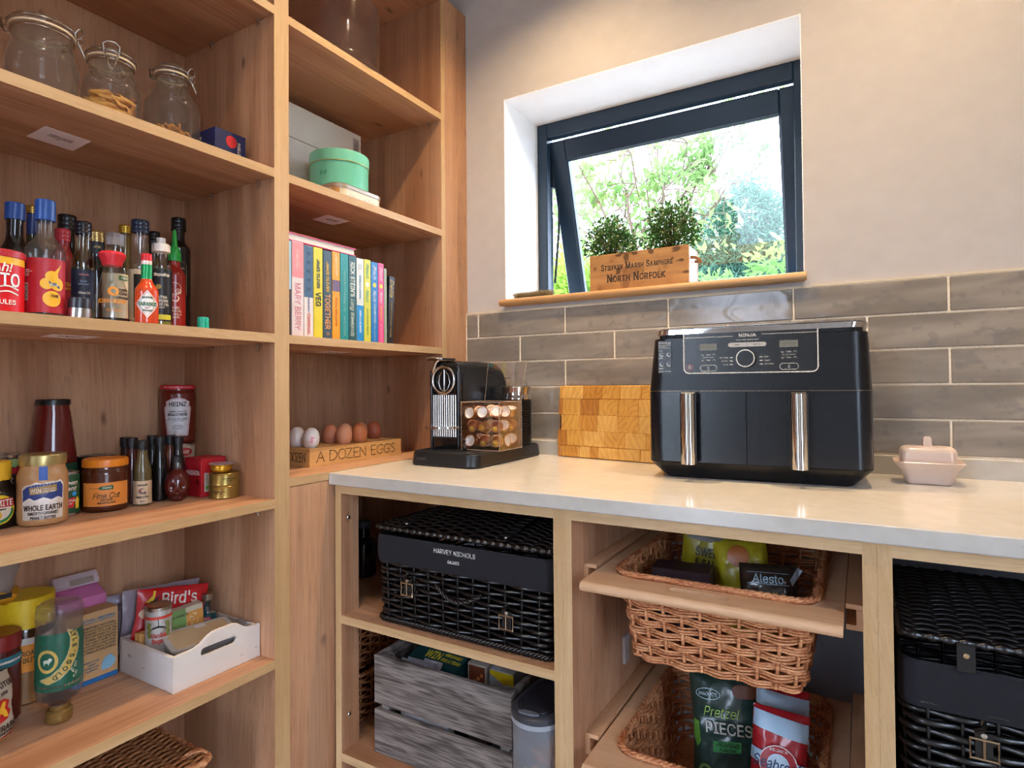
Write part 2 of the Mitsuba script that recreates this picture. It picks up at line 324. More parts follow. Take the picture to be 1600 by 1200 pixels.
# ---------------------------------------------------------------- shelving units along the left wall
def pin(y, z, x):
    return J(tube([(x, y, z-.004), (x, y+(-.010), z-.004)], .0022, 6), tube([(x, y-.006, z-.002), (x, y-.010, z-.012), (x+.003, y-.009, z-.018)], .0018, 5))
def unit(k, y0, y1, zs, stick):
    t = .019
    for ya in (y0, y1-t):
        s = P(k, 'side_panel', box(BX, UX-.0012, ya, ya+t, 0, 2.315), 'oak_z', False); P(s, 'edge_band', box(UX-.0012, UX, ya, ya+t, 0, 2.315), 'edge_z', False, 'paler oak edging')
    P(k, 'back_panel', box(BX-.010, BX, y0, y1, 0, 2.315), 'oak_z', False)
    for i, z in enumerate(zs):
        s = P(k, 'shelf', box(BX, UX-.0015, y0+t, y1-t, z-t, z), 'oak_y', False); P(s, 'edge_band', box(UX-.0015, UX-.0003, y0+t, y1-t, z-t, z), 'edge_y', False, 'paler oak edging')
        if i in stick:
            for c in stick[i]:
                q = Polygon([p[:2] for p in c]); st = P(s, 'sticker', mv(prism(q, .0003), (0, 0, z-t-.0004)), M('#e6dce0', .6), False, 'white paper sticker under the shelf')
                a, b, d = A(c[0]), A(c[1]), A(c[2]); xd = (d-b)/np.linalg.norm(d-b); yd = A((-xd[1], xd[0])); m = A(q.centroid.coords[0])
                ln = np.linalg.norm(d-b)
                P(st, 'print', onto(mv(lines([('SHELF PANEL', ln*.06), ('OAK 18MM', ln*.07), ('T', ln*.10)], ln*.04, depth=.0002), (0, 0, 0)), (*m, z-t-.00045), (*xd, 0), (*(yd if np.cross(xd, yd) < 0 else -yd), 0)), M('#5b4a52', .7), False)
        if 0 < i < 6 or True:
            for x in (UX-.045, UX-.215): P(k, 'shelf_pin', pin(y1-t-.0002, z-t, x), STEEL)
    for z in (2.296, .05):
        s = P(k, 'top_panel' if z > 1 else 'bottom_panel', box(BX, UX-.0012, y0+t, y1-t, z, z+t), 'oak_y', False)
        P(s, 'edge_band', box(UX-.0012, UX, y0+t, y1-t, z, z+t), 'edge_y', False, 'paler oak edging')
SA_ = [(-1.2967, .4828), (-1.218, .481), (-1.2222, .5549), (-1.3017, .5591)]
ZA, ZB, ZC, ZD, ZE = 1.5905, 1.2303, .8719, .5277, .168
u1 = new('bookcase', 'wide open oak shelving unit holding jars, bottles and baking things', 'shelving unit')
unit(u1, -.026, .874, [1.949, ZA, ZB, ZC, ZD, ZE], {1: [SA_], 2: [[(-1.3126, .5096), (-1.2318, .4996), (-1.2334, .5777), (-1.3094, .582)]]})
u2 = new('bookcase', 'narrow oak shelving unit with cookbooks, beside the tiled wall', 'shelving unit')
ZR4 = .9124
unit(u2, .874, 1.474, [1.946, 1.5898, ZB], {1: [[(-1.2857, 1.1221), (-1.2161, 1.1149), (-1.2117, 1.1909), (-1.2819, 1.1938)]], 2: [[(-1.3164, 1.150), (-1.2464, 1.145), (-1.242, 1.2235), (-1.312, 1.2265)]]})
s = P(u2, 'deck', box(BX, UX-.0012, .893, 1.455, ZR4-.019, ZR4), 'oak_y', False); P(s, 'edge_band', box(UX-.0012, UX, .893, 1.455, ZR4-.019, ZR4), 'edge_y', False, 'paler oak edging')
P(u2, 'plinth_panel', box(UX-.019, UX-.0006, .8935, 1.07, 0, ZR4-.0205), 'oak_z', False)
P(u2, 'filler_panel', box(UX-.019, UX-.0006, 1.4745, WY-.0005, 0, 2.315), 'oak_z', False)

# ---------------------------------------------------------------- worktop and base cabinets
WT = .91
w = new('worktop', 'pale stone worktop with a low upstand along the tiled wall', 'worktop')
P(w, 'slab', J(box(UX+.0004, RX-.002, 1.004, WY-.0205, .8825, WT, .0018)), 'quartz', False)
P(w, 'upstand', box(UX+.001, RX-.002, WY-.020, WY-.0005, .8825, .9515, .0015), 'quartz', False)
PYf = 1.02
def cab(k, x0, x1, lt, shelves, deep=.54, full=True):
    t = .0188
    for i, a in enumerate((x0, x1-t)):
        d = deep if (full or i) else .057
        s = P(k, 'side_panel', box(a, a+t, PYf+.0012, PYf+d, 0, .8822), 'oak_z', False); P(s, 'edge_band', box(a, a+t, PYf, PYf+.0012, 0, .8822), 'edge_z', False, 'paler oak edging')
    s = P(k, 'top_rail', box(x0+t, x1-t, PYf+.0012, PYf+.10, .861, .8822), 'oak_x', False); P(s, 'edge_band', box(x0+t, x1-t, PYf, PYf+.0012, .861, .8822), 'edge_x', False, 'paler oak edging')
    P(k, 'back_panel', box((x0+t if full else -1.085), x1-t, PYf+deep-.012, PYf+deep, .05, .8822), M('#6f7076', .6), False, 'grey back panel')
    for z in shelves:
        xa = x0+t if full else x0+t
        s = P(k, 'shelf', box(xa, x1-t, PYf+.0012, PYf+deep-.012, z-t, z), 'oak_x', False); P(s, 'edge_band', box(xa, x1-t, PYf, PYf+.0012, z-t, z), 'edge_x', False, 'paler oak edging')
        if not full: P(k, 'shelf', box(-1.4, x0+t-.0002, PYf+.06, 1.44, z-t, z), 'oak_x', False)
c1 = new('base_cabinet', 'open oak base cabinet in the corner holding a hamper and a crate', 'cabinet')
cab(c1, -1.0902, -.4909, 1, [.573, .25], full=False)
c2 = new('base_cabinet', 'oak base cabinet with two pull-out wicker baskets', 'cabinet')
cab(c2, -.4907, .0152, 1, [.10])
c3 = new('base_cabinet', 'open oak base cabinet at the right edge holding a black hamper', 'cabinet')
cab(c3, .0154, .635, 1, [.445, .10])
for z in (.80, .33): P(c1, 'screw_cap', mv(lathe([(0, 0), (.005, 0), (.004, .002), (0, .0025)], 12), (-1.0714, 1.045, z), ry=90), STEEL)
# ---------------------------------------------------------------- on the worktop
# air fryer, in its own frame: x along the front, y into the depth
fl, fa = (-.3724, 1.3096, 0), 4.24
def fz(m): return mv(m, fl, rz=fa)
k = new('air_fryer', 'large black two-drawer air fryer with chrome handles and a control panel', 'air fryer')
BK = M('#0c0d10', .32, 0, 0, .4); BKS = M('#0a0b0e', .22, 0, .3); GR = M('#d8d0c4', .45)
FX0, FX1, FY_, FYB = -.038, .392, -.022, .212
P(k, 'housing', fz(loft([ring(FX0, FX1, FY_, FYB, 1.0995, .034), ring(FX0+.001, FX1-.001, FY_, FYB, 1.11, .034), ring(FX0+.012, FX1-.006, FY_+.002, FYB-.004, 1.2125, .032), ring(FX0+.016, FX1-.010, FY_+.006, FYB-.008, 1.2135, .03)])), BK, 40)
P(k, 'core', fz(loft([ring(FX0+.003, FX1-.003, FY_+.003, FYB, .944, .032), ring(FX0+.003, FX1-.003, FY_+.003, FYB, 1.0995, .032)])), M('#060607', .6), 40)
P(k, 'foot', fz(loft([ring(FX0+.034, FX1-.034, FY_+.028, FYB-.03, .9115, .02), ring(FX0+.031, FX1-.031, FY_+.025, FYB-.03, .914, .02), ring(FX0+.002, FX1-.002, FY_+.002, FYB-.002, .9425, .034), ring(FX0, FX1, FY_, FYB, .9465, .034)])), BK, 40)
P(k, 'rubber_pad', fz(J(*[cyl(.011, .9102, .9125, (x, y)) for x in (.04, .31) for y in (.03, .17)])), BLACK)
P(k, 'vent', fz(J(loft([ring(FX0+.022, FX1-.014, FY_+.008, FYB-.012, 1.2130, .03), ring(FX0+.022, FX1-.014, FY_+.008, FYB-.012, 1.2215, .03)]), *[box(x, x+.0022, FY_+.0055, FY_+.009, 1.214, 1.2208) for x in np.arange(FX0+.034, FX1-.03, .0048)])), M('#08080a', .5), 40)
P(k, 'chrome_band', fz(loft([ring(FX0+.016, FX1-.006, FY_+.003, FYB-.008, 1.2208, .034), ring(FX0+.016, FX1-.006, FY_+.003, FYB-.008, 1.2315, .034), ring(FX0+.019, FX1-.009, FY_+.006, FYB-.011, 1.2325, .032)])), CHROME, 40, 'polished chrome band')
P(k, 'lid_top', fz(loft([ring(FX0+.022, FX1-.012, FY_+.010, FYB-.014, 1.2322, .03), ring(FX0+.022, FX1-.012, FY_+.010, FYB-.014, 1.2338, .03)])), BKS, 40)
P(k, 'edge_highlight', fz(loft([ring(FX0-.0004, FX1+.0004, FY_-.0005, FYB, 1.0983, .034), ring(FX0-.0004, FX1+.0004, FY_-.0005, FYB, 1.0996, .034)])), M('#77695c', .3, .8), 40, 'fine strip put in as the edge highlight above the drawers')  # lighter strip modelled in place of the highlight along the edge
foot = rrect(FX0, FX1, FY_, FYB, .034, 8)
for i, (a, b) in enumerate(((FX0-.01, .1652), (.1672, FX1+.01))):
    d = P(k, 'drawer', fz(mv(prism(foot.intersection(sbox(a, -.1, b, .10)), .1495), (0, 0, .9478))), M('#090e16', .22, 0, .1), 40)
    c = (.054, .2635)[i]
    hp = Point(0, 0).buffer(.0165, quad_segs=10).intersection(sbox(-.03, -.03, .03, 0))
    h = P(d, 'handle', fz(mv(prism(hp, .1475), (c, -.046, .9465))), CHROME, 40, 'tall polished chrome handle')
    P(d, 'handle_mount', fz(J(box(c-.0155, c+.0155, -.0458, -.0225, 1.075, 1.0965, .002), box(c-.0155, c+.0155, -.0458, -.036, .9475, 1.09, .001), box(c-.012, c+.012, -.0458, -.0225, .95, .965, .002))), BK, False, 'black handle mount')
pp = rrect(.0415, .2995, 1.1355, 1.26, .012, 5).intersection(sbox(0, 1.1, .4, 1.2205))
def fp(m, x=0, z=0, y=FY_-.0015): return fz(onto(m, (x, y, z), *FY))
pn = P(k, 'control_panel', fp(prism(pp, .0032), 0, 0, FY_+.0017), M('#131313', .3, 0, .2), False, 'dark glossy control panel')
pin_ = pp.buffer(-.0022).union(sbox(.0437, 1.16, .2973, 1.225))
P(pn, 'border', fp(prism(J and pp.difference(pin_), .0006)), GR, False, 'pale grey outline')
P(pn, 'rule', fp(J(prism(sbox(.0437, 1.2116, .142, 1.2126), .0005), prism(sbox(.197, 1.2138, .2973, 1.2148), .0005))), GR, False)
P(pn, 'lettering', fp(J(mv(txt('NINJA', .0062, .033), (.170, 1.2135, 0)), mv(txt('DUAL ZONE TECHNOLOGY', .0019, .043), (.170, 1.2040, 0)))), M('#d9d2c6', .5), False, 'white brand lettering')
pill = rrect(.1325, .2055, 1.1895, 1.1985, .0044)
pl = P(pn, 'mode_button', fp(prism(pill, .0007)), M('#b8b0a4', .4), False, 'pale pill-shaped double button')
P(pl, 'lettering', fp(J(mv(txt('SYNC', .0018, .010), (.150, 1.194, 0)), mv(txt('MATCH', .0018, .013), (.188, 1.194, 0)), prism(sbox(.1688, 1.190, .1691, 1.198), .0005)), 0, 0, FY_-.0023), M('#45403a', .5), False)
for i, cx in enumerate((.0928, .2467)):
    dz = (0, .0018)[i]
    dp = P(pn, 'display', fp(prism(sbox(cx-.0168, 1.1845+dz, cx+.0168, 1.1980+dz), .0006)), M('#7e7a69', .4), False, 'grey-green digit display')
    seg = []
    for j in range(4):
        x = cx-.0118+j*.0079
        for zz in (1.1868, 1.1913, 1.1958): seg.append(prism(sbox(x-.0021, zz-.0004+dz, x+.0021, zz+.0004+dz), .0004))
        for zz in (1.1872, 1.1917):
            for xx in (x-.0026, x+.0026): seg.append(prism(sbox(xx-.0004, zz+dz, xx+.0004, zz+.0036+dz), .0004))
    P(dp, 'digits', fp(J(*seg), 0, 0, FY_-.0022), M('#4d4a40', .5), False)
    tx = []
    for s, zz in (('TIME', 1.1752), ('TEMP', 1.1635)):
        tx.append(mv(txt(s, .0020, .0085), (cx, zz+dz, 0)))
        for sg, u in ((-1, 1), (1, -1)):
            x = cx+sg*.0115
            tx.append(mv(prism(Polygon([(-.0028, .0012*u), (0, -.0014*u), (.0028, .0012*u), (.0028, .0003*u), (0, -.0023*u), (-.0028, .0003*u)]), .0004), (x, zz+dz, 0)))
    tx.append(prism(sbox(cx-.012, 1.1690+dz, cx+.012, 1.1696+dz), .0004))
    rr = rrect(cx-.0172, cx+.0172, 1.1402+dz*.5, 1.1535+dz*.5, .0063)
    tx += [prism(rr.difference(rr.buffer(-.0009)), .0005), mv(txt('12'[i], .0052), (cx, 1.1468+dz*.5, 0))]
    P(pn, 'zone_keys', fp(J(*tx)), GR, False, 'pale key legends')
tx = []
for i, (l, r) in enumerate((('MAX CRISP', 'BAKE'), ('AIR FRY', 'REHEAT'), ('ROAST', 'DEHYDRATE'))):
    zz = 1.1680-i*.0072
    for s, sg in ((l, -1), (r, 1)):
        ww = .0019*len(s)*1.0
        tx += [mv(txt(s, .0019, ww), (.167+sg*(.0345+ww/2), zz, 0)), prism(sbox(*(sorted((.167+sg*.0255, .167+sg*.0315))[0], zz-.0009, sorted((.167+sg*.0255, .167+sg*.0315))[1], zz+.0009)), .0005)]
for q in (0, 1): P(pn, 'program_names', fp(J(*[t for i, t in enumerate(tx) if (i // 2) % 2 == q])), M('#cfc8bb', .5), False)
kb = P(pn, 'dial', fp(mv(lathe([(0, 0), (.0178, 0), (.0178, .010), (.0165, .0125), (0, .0125)], 36), (.1665, 1.1655, 0))), M('#141416', .3), 40, 'round dial')
P(kb, 'ring', fp(mv(lathe([(.0160, .0120), (.0180, .0120), (.0180, .0134), (.0160, .0134)], 36), (.1665, 1.1655, 0))), GR, 40, 'pale ring')
P(pn, 'power_key', fp(J(prism(disc(.0545, 1.1495, .0065).difference(disc(.0545, 1.1495, .0055)), .0005))), M('#b2453c', .4), False, 'red ring of the power key')
P(pn, 'power_mark', fp(J(prism(disc(.0545, 1.1495, .0028).difference(disc(.0545, 1.1495, .0019)), .0005), prism(sbox(.0541, 1.150, .0549, 1.153), .0006))), GR, False)
st = P(k, 'sticker', fp(prism(sbox(-.012, 1.138, .016, 1.208), .0004), 0, 0, FY_-.0002), M('#0c0c0d', .3), False, 'black sticker with white icons')
tx = [mv(txt('Max Crisp Technology', .0026, .026), (.002, 1.2035, 0))]+[mv(txt(s, .0015, w_), (.002-(.026-w_)/2, z, 0)) for s, w_, z in (('6 IN 1 COOKING FUNCTIONS', .026, 1.1985), ('UP TO 75% LESS FAT', .018, 1.1955), ('TWO INDEPENDENT ZONES', .024, 1.1925), ('1.2 KG', .008, 1.1865), ('CHIPS', .009, 1.1700), ('FISH', .009, 1.1700), ('WINGS', .010, 1.148), ('VEGETABLES', .010, 1.148), ('COOKING CHART INSIDE', .026, 1.1415))]
for cx, cz in ((-.005, 1.178), (.010, 1.178), (-.005, 1.157), (.010, 1.157)):
    e = Point(0, 0).buffer(.0040).difference(Point(.0006, .0004).buffer(.0031)); tx.append(mv(prism(e, .0004), (cx, cz, 0)))
    tx.append(mv(prism(Polygon([(-.002, -.004), (.0026, -.0046), (.003, -.0036), (-.001, -.003)]), .0004), (cx, cz, 0)))
P(st, 'lettering', fp(J(*tx), 0, 0, FY_-.0006), M('#d6d2cc', .5), False)

# coffee machine with capsule box and milk frother on one base
k = new('coffee_machine', 'black pod coffee machine with a round chrome lever loop and a ribbed front', 'coffee machine')
def ring2(i, z): return ring(-1.022+i, -.811-i, 1.204+i, 1.562-i, z, .030)
P(k, 'base', loft([ring2(.003, .9105), ring2(0, .915), ring2(.003, .942), ring2(.006, .945)]), M('#191a1b', .38), 40)
P(k, 'drip_rim', J(tube([(-1.012, 1.29, .9455), (-1.012, 1.222, .9455), (-1.0, 1.213, .9455), (-.86, 1.213, .9455), (-.83, 1.226, .9455), (-.826, 1.25, .9455)], .0022, 6)), M('#2a2a2b', .3))
P(k, 'lettering', onto(txt('magimix', .0065, .030, bold=False), (-.978, 1.2058, .929), *FY), M('#4b4b4b', .4), False)
def mo(y, zt, i=0, r=.026):
    pts = [(-1.018+i, .9455), (-.925-i, .9455)]
    for a in np.linspace(0, 90, 7): pts.append((-.925-i-r+r*math.cos(math.radians(a)), zt-r+r*math.sin(math.radians(a))))
    for a in np.linspace(90, 180, 7): pts.append((-1.018+i+r+r*math.cos(math.radians(a)), zt-r+r*math.sin(math.radians(a))))
    return A([(x, y, z) for x, z in pts])
secs = [mo(1.299, 1.178, .003), mo(1.302, 1.182)]+[mo(1.49+.055*math.sin(math.radians(a)), 1.1375+.0445*math.cos(math.radians(a))) for a in (0, 20, 40, 55, 70)]+[mo(1.546, 1.10)]
P(k, 'body', loft(secs), M('#0a0b0d', .16, 0, .6), 40)
P(k, 'side_panel', J(loft([A([(-.9248+dx, y, z) for y, z in [(1.315, .96), (1.52, .96), (1.525, 1.08), (1.495, 1.128), (1.46, 1.145), (1.33, 1.15), (1.315, 1.14)]]) for dx in (0, .0015)])), M('#0c0d0f', .2, 0, .6), False)
P(k, 'front_frame', J(*[box(x, x+.006, 1.294, 1.300, .9455, 1.155, .0015) for x in (-1.0185, -.9305)]), M('#090a0b', .2), False)
P(k, 'front_recess', box(-1.012, -.931, 1.2965, 1.2995, .975, 1.092), M('#3a3b3e', .3), False)
for i in range(11): P(k, 'rib', tube([(-1.0065+i*.0072, 1.2955, .978), (-1.0065+i*.0072, 1.2955, 1.09)], .0022, 6), M('#c4c0ba', .25, .8), label='bright vertical rib' if not i else None)
def loop(cx, cz, rx, rz, y, n=40): return [(cx+rx*math.cos(t), y, cz+rz*math.sin(t)) for t in np.linspace(0, 2*math.pi, n, endpoint=False)]
P(k, 'lever_loop', J(tube(loop(-.972, 1.130, .036, .036, 1.293), .0042, 8, True), tube([(-1.006, 1.293, 1.15), (-1.001, 1.290, 1.165), (-.992, 1.288, 1.18), (-.975, 1.284, 1.190)], .005, 8)), CHROME, True, 'round chrome loop handle')
P(k, 'lever_inlay', J(tube([(-.972, 1.2965, 1.162), (-.957, 1.2965, 1.142), (-.953, 1.2965, 1.122), (-.960, 1.2965, 1.106), (-.972, 1.2965, 1.098), (-.984, 1.2965, 1.106), (-.990, 1.2965, 1.122), (-.987, 1.2965, 1.142)], .0018, 6, True), tube([(-.972, 1.297, 1.160), (-.972, 1.297, 1.10)], .0025, 6)), CHROME, True)
P(k, 'lever_tab', J(loft([ring(-1.012, -.955, 1.268, 1.335, z, .014) for z in (1.1835, 1.1885)])), M('#15161a', .12, 0, .6), 40)
P(k, 'lever_tip', tube([(-1.010, 1.272, 1.187), (-.997, 1.264, 1.189), (-.975, 1.262, 1.189), (-.958, 1.268, 1.187)], .0035, 8), CHROME, True)
P(k, 'cup_shelf', mv(prism(Point(0, 0).buffer(.052, quad_segs=14).intersection(sbox(-.06, -.06, .06, 0)), .0055), (-.972, 1.2985, 1.0015)), CHROME, 40, 'chrome half-round cup shelf')
P(k, 'drip_grid', J(*[box(-1.005+i*.011, -1.001+i*.011, 1.225, 1.29, .9452, .9468) for i in range(8)]), M('#1e1f20', .4), False)
P(k, 'tank_tab', box(-.935, -.905, 1.525, 1.54, 1.135, 1.138, .001), M('#1c1c1e', .3), False)
P(k, 'whisk', J(lathe([(0, .9453), (.011, .9453), (.011, .9463), (0, .9463)], 20, (-.893, 1.277, 0)), lathe([(0, .9463), (.005, .947), (.0062, .952), (.004, .957), (.0018, .960), (.0016, .967), (.0032, .969), (.0036, .973), (0, .976)], 14, (-.893, 1.277, 0))), BLACK)
# milk frother
k = new('milk_frother', 'black ribbed milk frother with a chrome neck, behind the capsule box', 'milk frother')
c = (-.8655, 1.5020)
P(k, 'body', lathe([(0, .9456), (.0400, .9456)]+[q for z in np.arange(.950, 1.068, .0068) for q in ((.0405, z), (.0432, z+.0012), (.0432, z+.0044), (.0405, z+.0056))]+[(.041, 1.074), (0, 1.074)], 32, (*c, 0)), BLACK, 30)
P(k, 'neck', lathe([(0, 1.074), (.0425, 1.074), (.0428, 1.078), (.040, 1.086), (.0395, 1.094), (.0425, 1.108), (.0425, 1.110), (.040, 1.110), (.038, 1.098), (0, 1.098)], 32, (*c, 0)), CHROME, 40, 'polished chrome neck')
P(k, 'lid', lathe([(0, 1.1085), (.0395, 1.1085), (.0395, 1.112), (.036, 1.114), (0, 1.114)], 32, (*c, 0)), 'plastic_clear', 40, 'clear lid')
# capsule box and capsules
k = new('capsule_box', 'clear acrylic box filled with copper coffee capsules, its clear lid flipped up', 'capsule holder')
X0, X1, Y0, Y1, Z0, Z1 = -.9155, -.7975, 1.2945, 1.4100, .9458, 1.0715
P(k, 'wall', J(box(X0, X1, Y0, Y0+.002, Z0, Z1)), 'glass_pane', False); P(k, 'wall', box(X1-.002, X1, Y0+.002, Y1, Z0, Z1), 'glass_pane', False)
P(k, 'wall', box(X0, X0+.002, Y0+.002, Y1, Z0, Z1), 'glass_pane', False); P(k, 'wall', box(X0+.002, X1-.002, Y1-.002, Y1, Z0, Z1), 'glass_pane', False)
P(k, 'tray', box(X0+.002, X1-.002, Y0+.002, Y1-.002, Z0, Z0+.002), 'glass_pane', False)
EDGE_GLINT = M('#a99380', .3)  # pale colour of rods that imitate light caught along the acrylic edges
P(k, 'edge', J(*[tube([(x, y, Z0), (x, y, Z1)], .0009, 5) for x in (X0, X1) for y in (Y0, Y1)], *[tube([(X0, Y0, z), (X1, Y0, z), (X1, Y1, z), (X0, Y1, z)], .0009, 5, True) for z in (Z0+.001, Z1)]), EDGE_GLINT, label='pale rods standing in for light along the acrylic edges')
lp = [(X0, Y1, Z1), (X0+.005, Y1+.012, 1.182), (X1+.012, Y1+.012, 1.179), (X1, Y1, Z1)]
P(k, 'lid', J(loft([A(lp), A(lp)+A((0, .0015, 0))])), 'glass_pane', False, 'clear lid standing open'); P(k, 'lid_edge_glint', tube(lp, .0009, 5, True), EDGE_GLINT)
cap_p = [(0, .0), (.0105, 0), (.0118, .002), (.0146, .0225), (.0150, .0245), (.0178, .0250), (.0178, .0262), (.0155, .0262)]
capB = [mikit.ply(lathe(cap_p, 20), M(c_, .3, .85), 35) for c_ in ('#c58a68', '#b87858', '#c99a63', '#a8705a')]
capL = mikit.ply(lathe([(.0157, .0262), (.0140, .0262), (.0120, .0200), (0, .0195)], 20), M('#e9e5e2', .45), 35)
capT = mikit.ply(lathe([(0, -.0006), (.006, -.0005), (.008, .0006), (.0106, .0004)], 14), M('#d8b24c', .3, .8), 35)
rc = random.Random(3); n = 0
for iz in range(3):
    for iy in range(3):
        for ix in range(3):
            x = X0+.0222+ix*.0368+rc.uniform(-.001, .001); y = Y0+.0212+iy*.0363; z = Z0+.0212+iz*.0380
            if iz == 2 and ix == 0 and iy < 2: z -= .003
            tgt = rc.choice([(0, -90), (25, -70), (-60, -40), (70, 40), (140, 10), (-140, -20), (30, 60), (90, 80)])
            if iy == 0 and (ix, iz) in ((0, 0), (0, 2), (1, 2)): tgt = (8*rc.uniform(-1, 1), 78)
            if ix == 2 and (iy, iz) in ((1, 2),): tgt = (50, 75)
            if iy == 0 and (ix, iz) in ((1, 0), (2, 0), (2, 1)): tgt = (20, -75)
            face = tgt[1] > 60
            key = new('coffee_capsule', 'copper coffee capsule in the acrylic box, its white opening facing out' if face else 'copper coffee capsule lying tipped over in the acrylic box', 'coffee capsule', 'capsules showing a white opening' if face else 'tipped copper capsules in the acrylic box')
            W = T4().translate([x, y, z]).rotate([0, 0, 1], tgt[0]).rotate([1, 0, 0], tgt[1]).scale(.93).translate([0, 0, -.0131])
            scene[key+'__cup'] = {**capB[n % 4], 'to_world': W}; scene[key+'__opening'] = {**capL, 'to_world': W}; scene[key+'__tip'] = {**capT, 'to_world': W}
            labels[key+'__opening'] = {'label': 'white opening of the cup'}; n += 1
# chopping board of end-grain blocks
k = new('chopping_board', 'honey-coloured end-grain chopping board leaning against the tiles beside the air fryer', 'chopping board')
def bd(m): return mv(mv(m, rx=-3.0), (-.7575, 1.5455, .9116), rz=-8.0)
def endgrain(cx, cz, sc, a, b):
    a, b = lin(a), lin(b)
    def fn(p, n, uv):
        u, v = p.x*.985-p.y*.14-cx, p.z-cz
        cid = cell_rand(dr.floor((p.x+9)/.031), dr.floor((p.z-.9112)/.0412)); ox, oz = (cell_rand(cid*91, 3)-.5)*.2, (cell_rand(cid*37, 5)-.5)*.2
        d = dr.sqrt(dr.square(u-ox)+dr.square(v-oz))
        r_ = .5+.5*dr.sin(d*sc+6*noise(p.x*40, p.z*40, 1.0))
        c = mix(a, b, .25+.38*r_+.37*noise(p.x*60+cid*9, p.z*60, 2.0))
        return c
    return fn
for i, (a, b) in enumerate((('#b5772a', '#d59f4a'), ('#a4631f', '#c98d3a'), ('#c4893a', '#dfae5c'), ('#8f541d', '#bb7c33'))):
    scene[f'endgrain_{i}'] = pr(proc(endgrain(-.6+i*.03, .98+i*.02, 430, a, b)), .42, 0, .4)
P(k, 'core', bd(box(.004, .322, .004, .0195, .002, .199)), M('#8a531d', .6), False)
rows = [(0, .0325, [.013, .073, .107, .133, .195, .26]), (.0325, .0745, [.032, .089, .153, .215, .275]), (.0745, .1185, [.018, .073, .130, .193, .255]), (.1185, .1625, [.016, .075, .134, .193, .253]), (.1625, .201, [.02, .081, .142, .197, .26])]
rb = random.Random(5)
for i, (z0, z1, xs) in enumerate(rows):
    xs = [.012 if i == 2 else .001*abs(i-1)] + xs + [.325]
    for a, b in zip(xs[:-1], xs[1:]):
        P(k, 'block', bd(box(a+.0002, b-.0002, 0, .020, z0+.0002, z1-.0002, .0005 if 0 < i < 4 else .0022)), f'endgrain_{rb.choice([0, 0, 1, 2, 3, 2])}', False)
P(k, 'finger_notch', bd(box(.006, .012, .002, .019, .078, .115, .002)), M('#2e1a0c', .7), False, 'dark finger notch')
# butter dish
k = new('butter_dish', 'small pale pink ceramic butter dish with a knobbed lid, right of the air fryer', 'butter dish')
CE = M('#d9c4b6', .12, 0, .5)
bx, by = .112, 1.465
def rr_(w, d, z, r): return ring(bx-w, bx+w, by-d, by+d, z, r)
P(k, 'dish', loft([rr_(.036, .024, .9103, .008), rr_(.0385, .026, .912, .010), rr_(.047, .034, .937, .014), rr_(.049, .036, .941, .014), rr_(.0505, .0375, .9435, .014), rr_(.058, .045, .952, .018), rr_(.0595, .0465, .9545, .018), rr_(.058, .045, .9560, .017), rr_(.050, .037, .949, .014), rr_(.046, .033, .944, .012)]), CE, 50)
P(k, 'lid', loft([rr_(.0475, .0335, .9465, .013), rr_(.0480, .034, .956, .013), rr_(.0475, .0335, .973, .014), rr_(.045, .031, .9805, .014), rr_(.040, .026, .9838, .013), rr_(.02, .012, .9848, .006)]), CE, 50)
P(k, 'knob', loft([ring(bx-.0085, bx+.0085, by-.007, by+.007, z, .004) for z in (.984, .9885)]+[ring(bx-.0080, bx+.0080, by-.0065, by+.0065, z, .004) for z in (.990, .999)]+[ring(bx-.006, bx+.006, by-.005, by+.005, 1.0035, .003), ring(bx-.002, bx+.002, by-.002, by+.002, 1.0045, .001)]), CE, 50)
# ---------------------------------------------------------------- jars, bottles, tins: helpers
def ease(r0, z0, r1, z1, n=6): return [(r0+(r1-r0)*(.5-.5*math.cos(math.pi*t)), z0+(z1-z0)*t) for t in np.linspace(0, 1, n+1)]
def bp(z0, zs, zn, zt, r, rn, b=.003): return [(0, z0), (r-b, z0), (r, z0+b)]+ease(r, zs, rn, zn)+[(rn, zt), (0, zt)]
def face(c): return math.degrees(math.atan2(-c[1], -c[0]))
def put_cap(k, c, r, z0, z1, mat, name='cap', ribs=0):
    p = [(0, z0), (r, z0), (r, z1-.0015), (r-.0015, z1), (0, z1)]
    if ribs:
        p = [(0, z0)]+[q for z in np.linspace(z0, z1-.002, ribs+1)[:-1] for q in ((r, z), (r, z+(z1-z0)/ribs*.6), (r-.0007, z+(z1-z0)/ribs*.8))]+[(r, z1-.0015), (r-.0015, z1), (0, z1)]
    return P(k, name, lathe(p, 26, (*c, 0)), mat)
def lab(k, c, r, z0, z1, mat, half=75, dth=0, name='label', kk=1): return P(k, name, band(c, r, z0, z1, face(c)+dth, half, 22, kk), mat, True)
def let(l, c, r, z, m, mat, dth=0, name='lettering'): return P(l, name, wrap(mv(m, (0, 0, .0002)), c, r, face(c)+dth, z), mat, False)
NAVY, RED, GOLD, CREAM, GREEN = M('#1b2f6b', .35), M('#c4202b', .4), M('#b08d45', .3, .7), M('#e3d9c2', .6), M('#1b6a3c', .45)
WL, DK = M('#e6e3de', .55), M('#1b1a1c', .5)
DGLASS = M('#120d0a', .08, 0, .6); OILG = M('#2b2a12', .08, 0, .6)
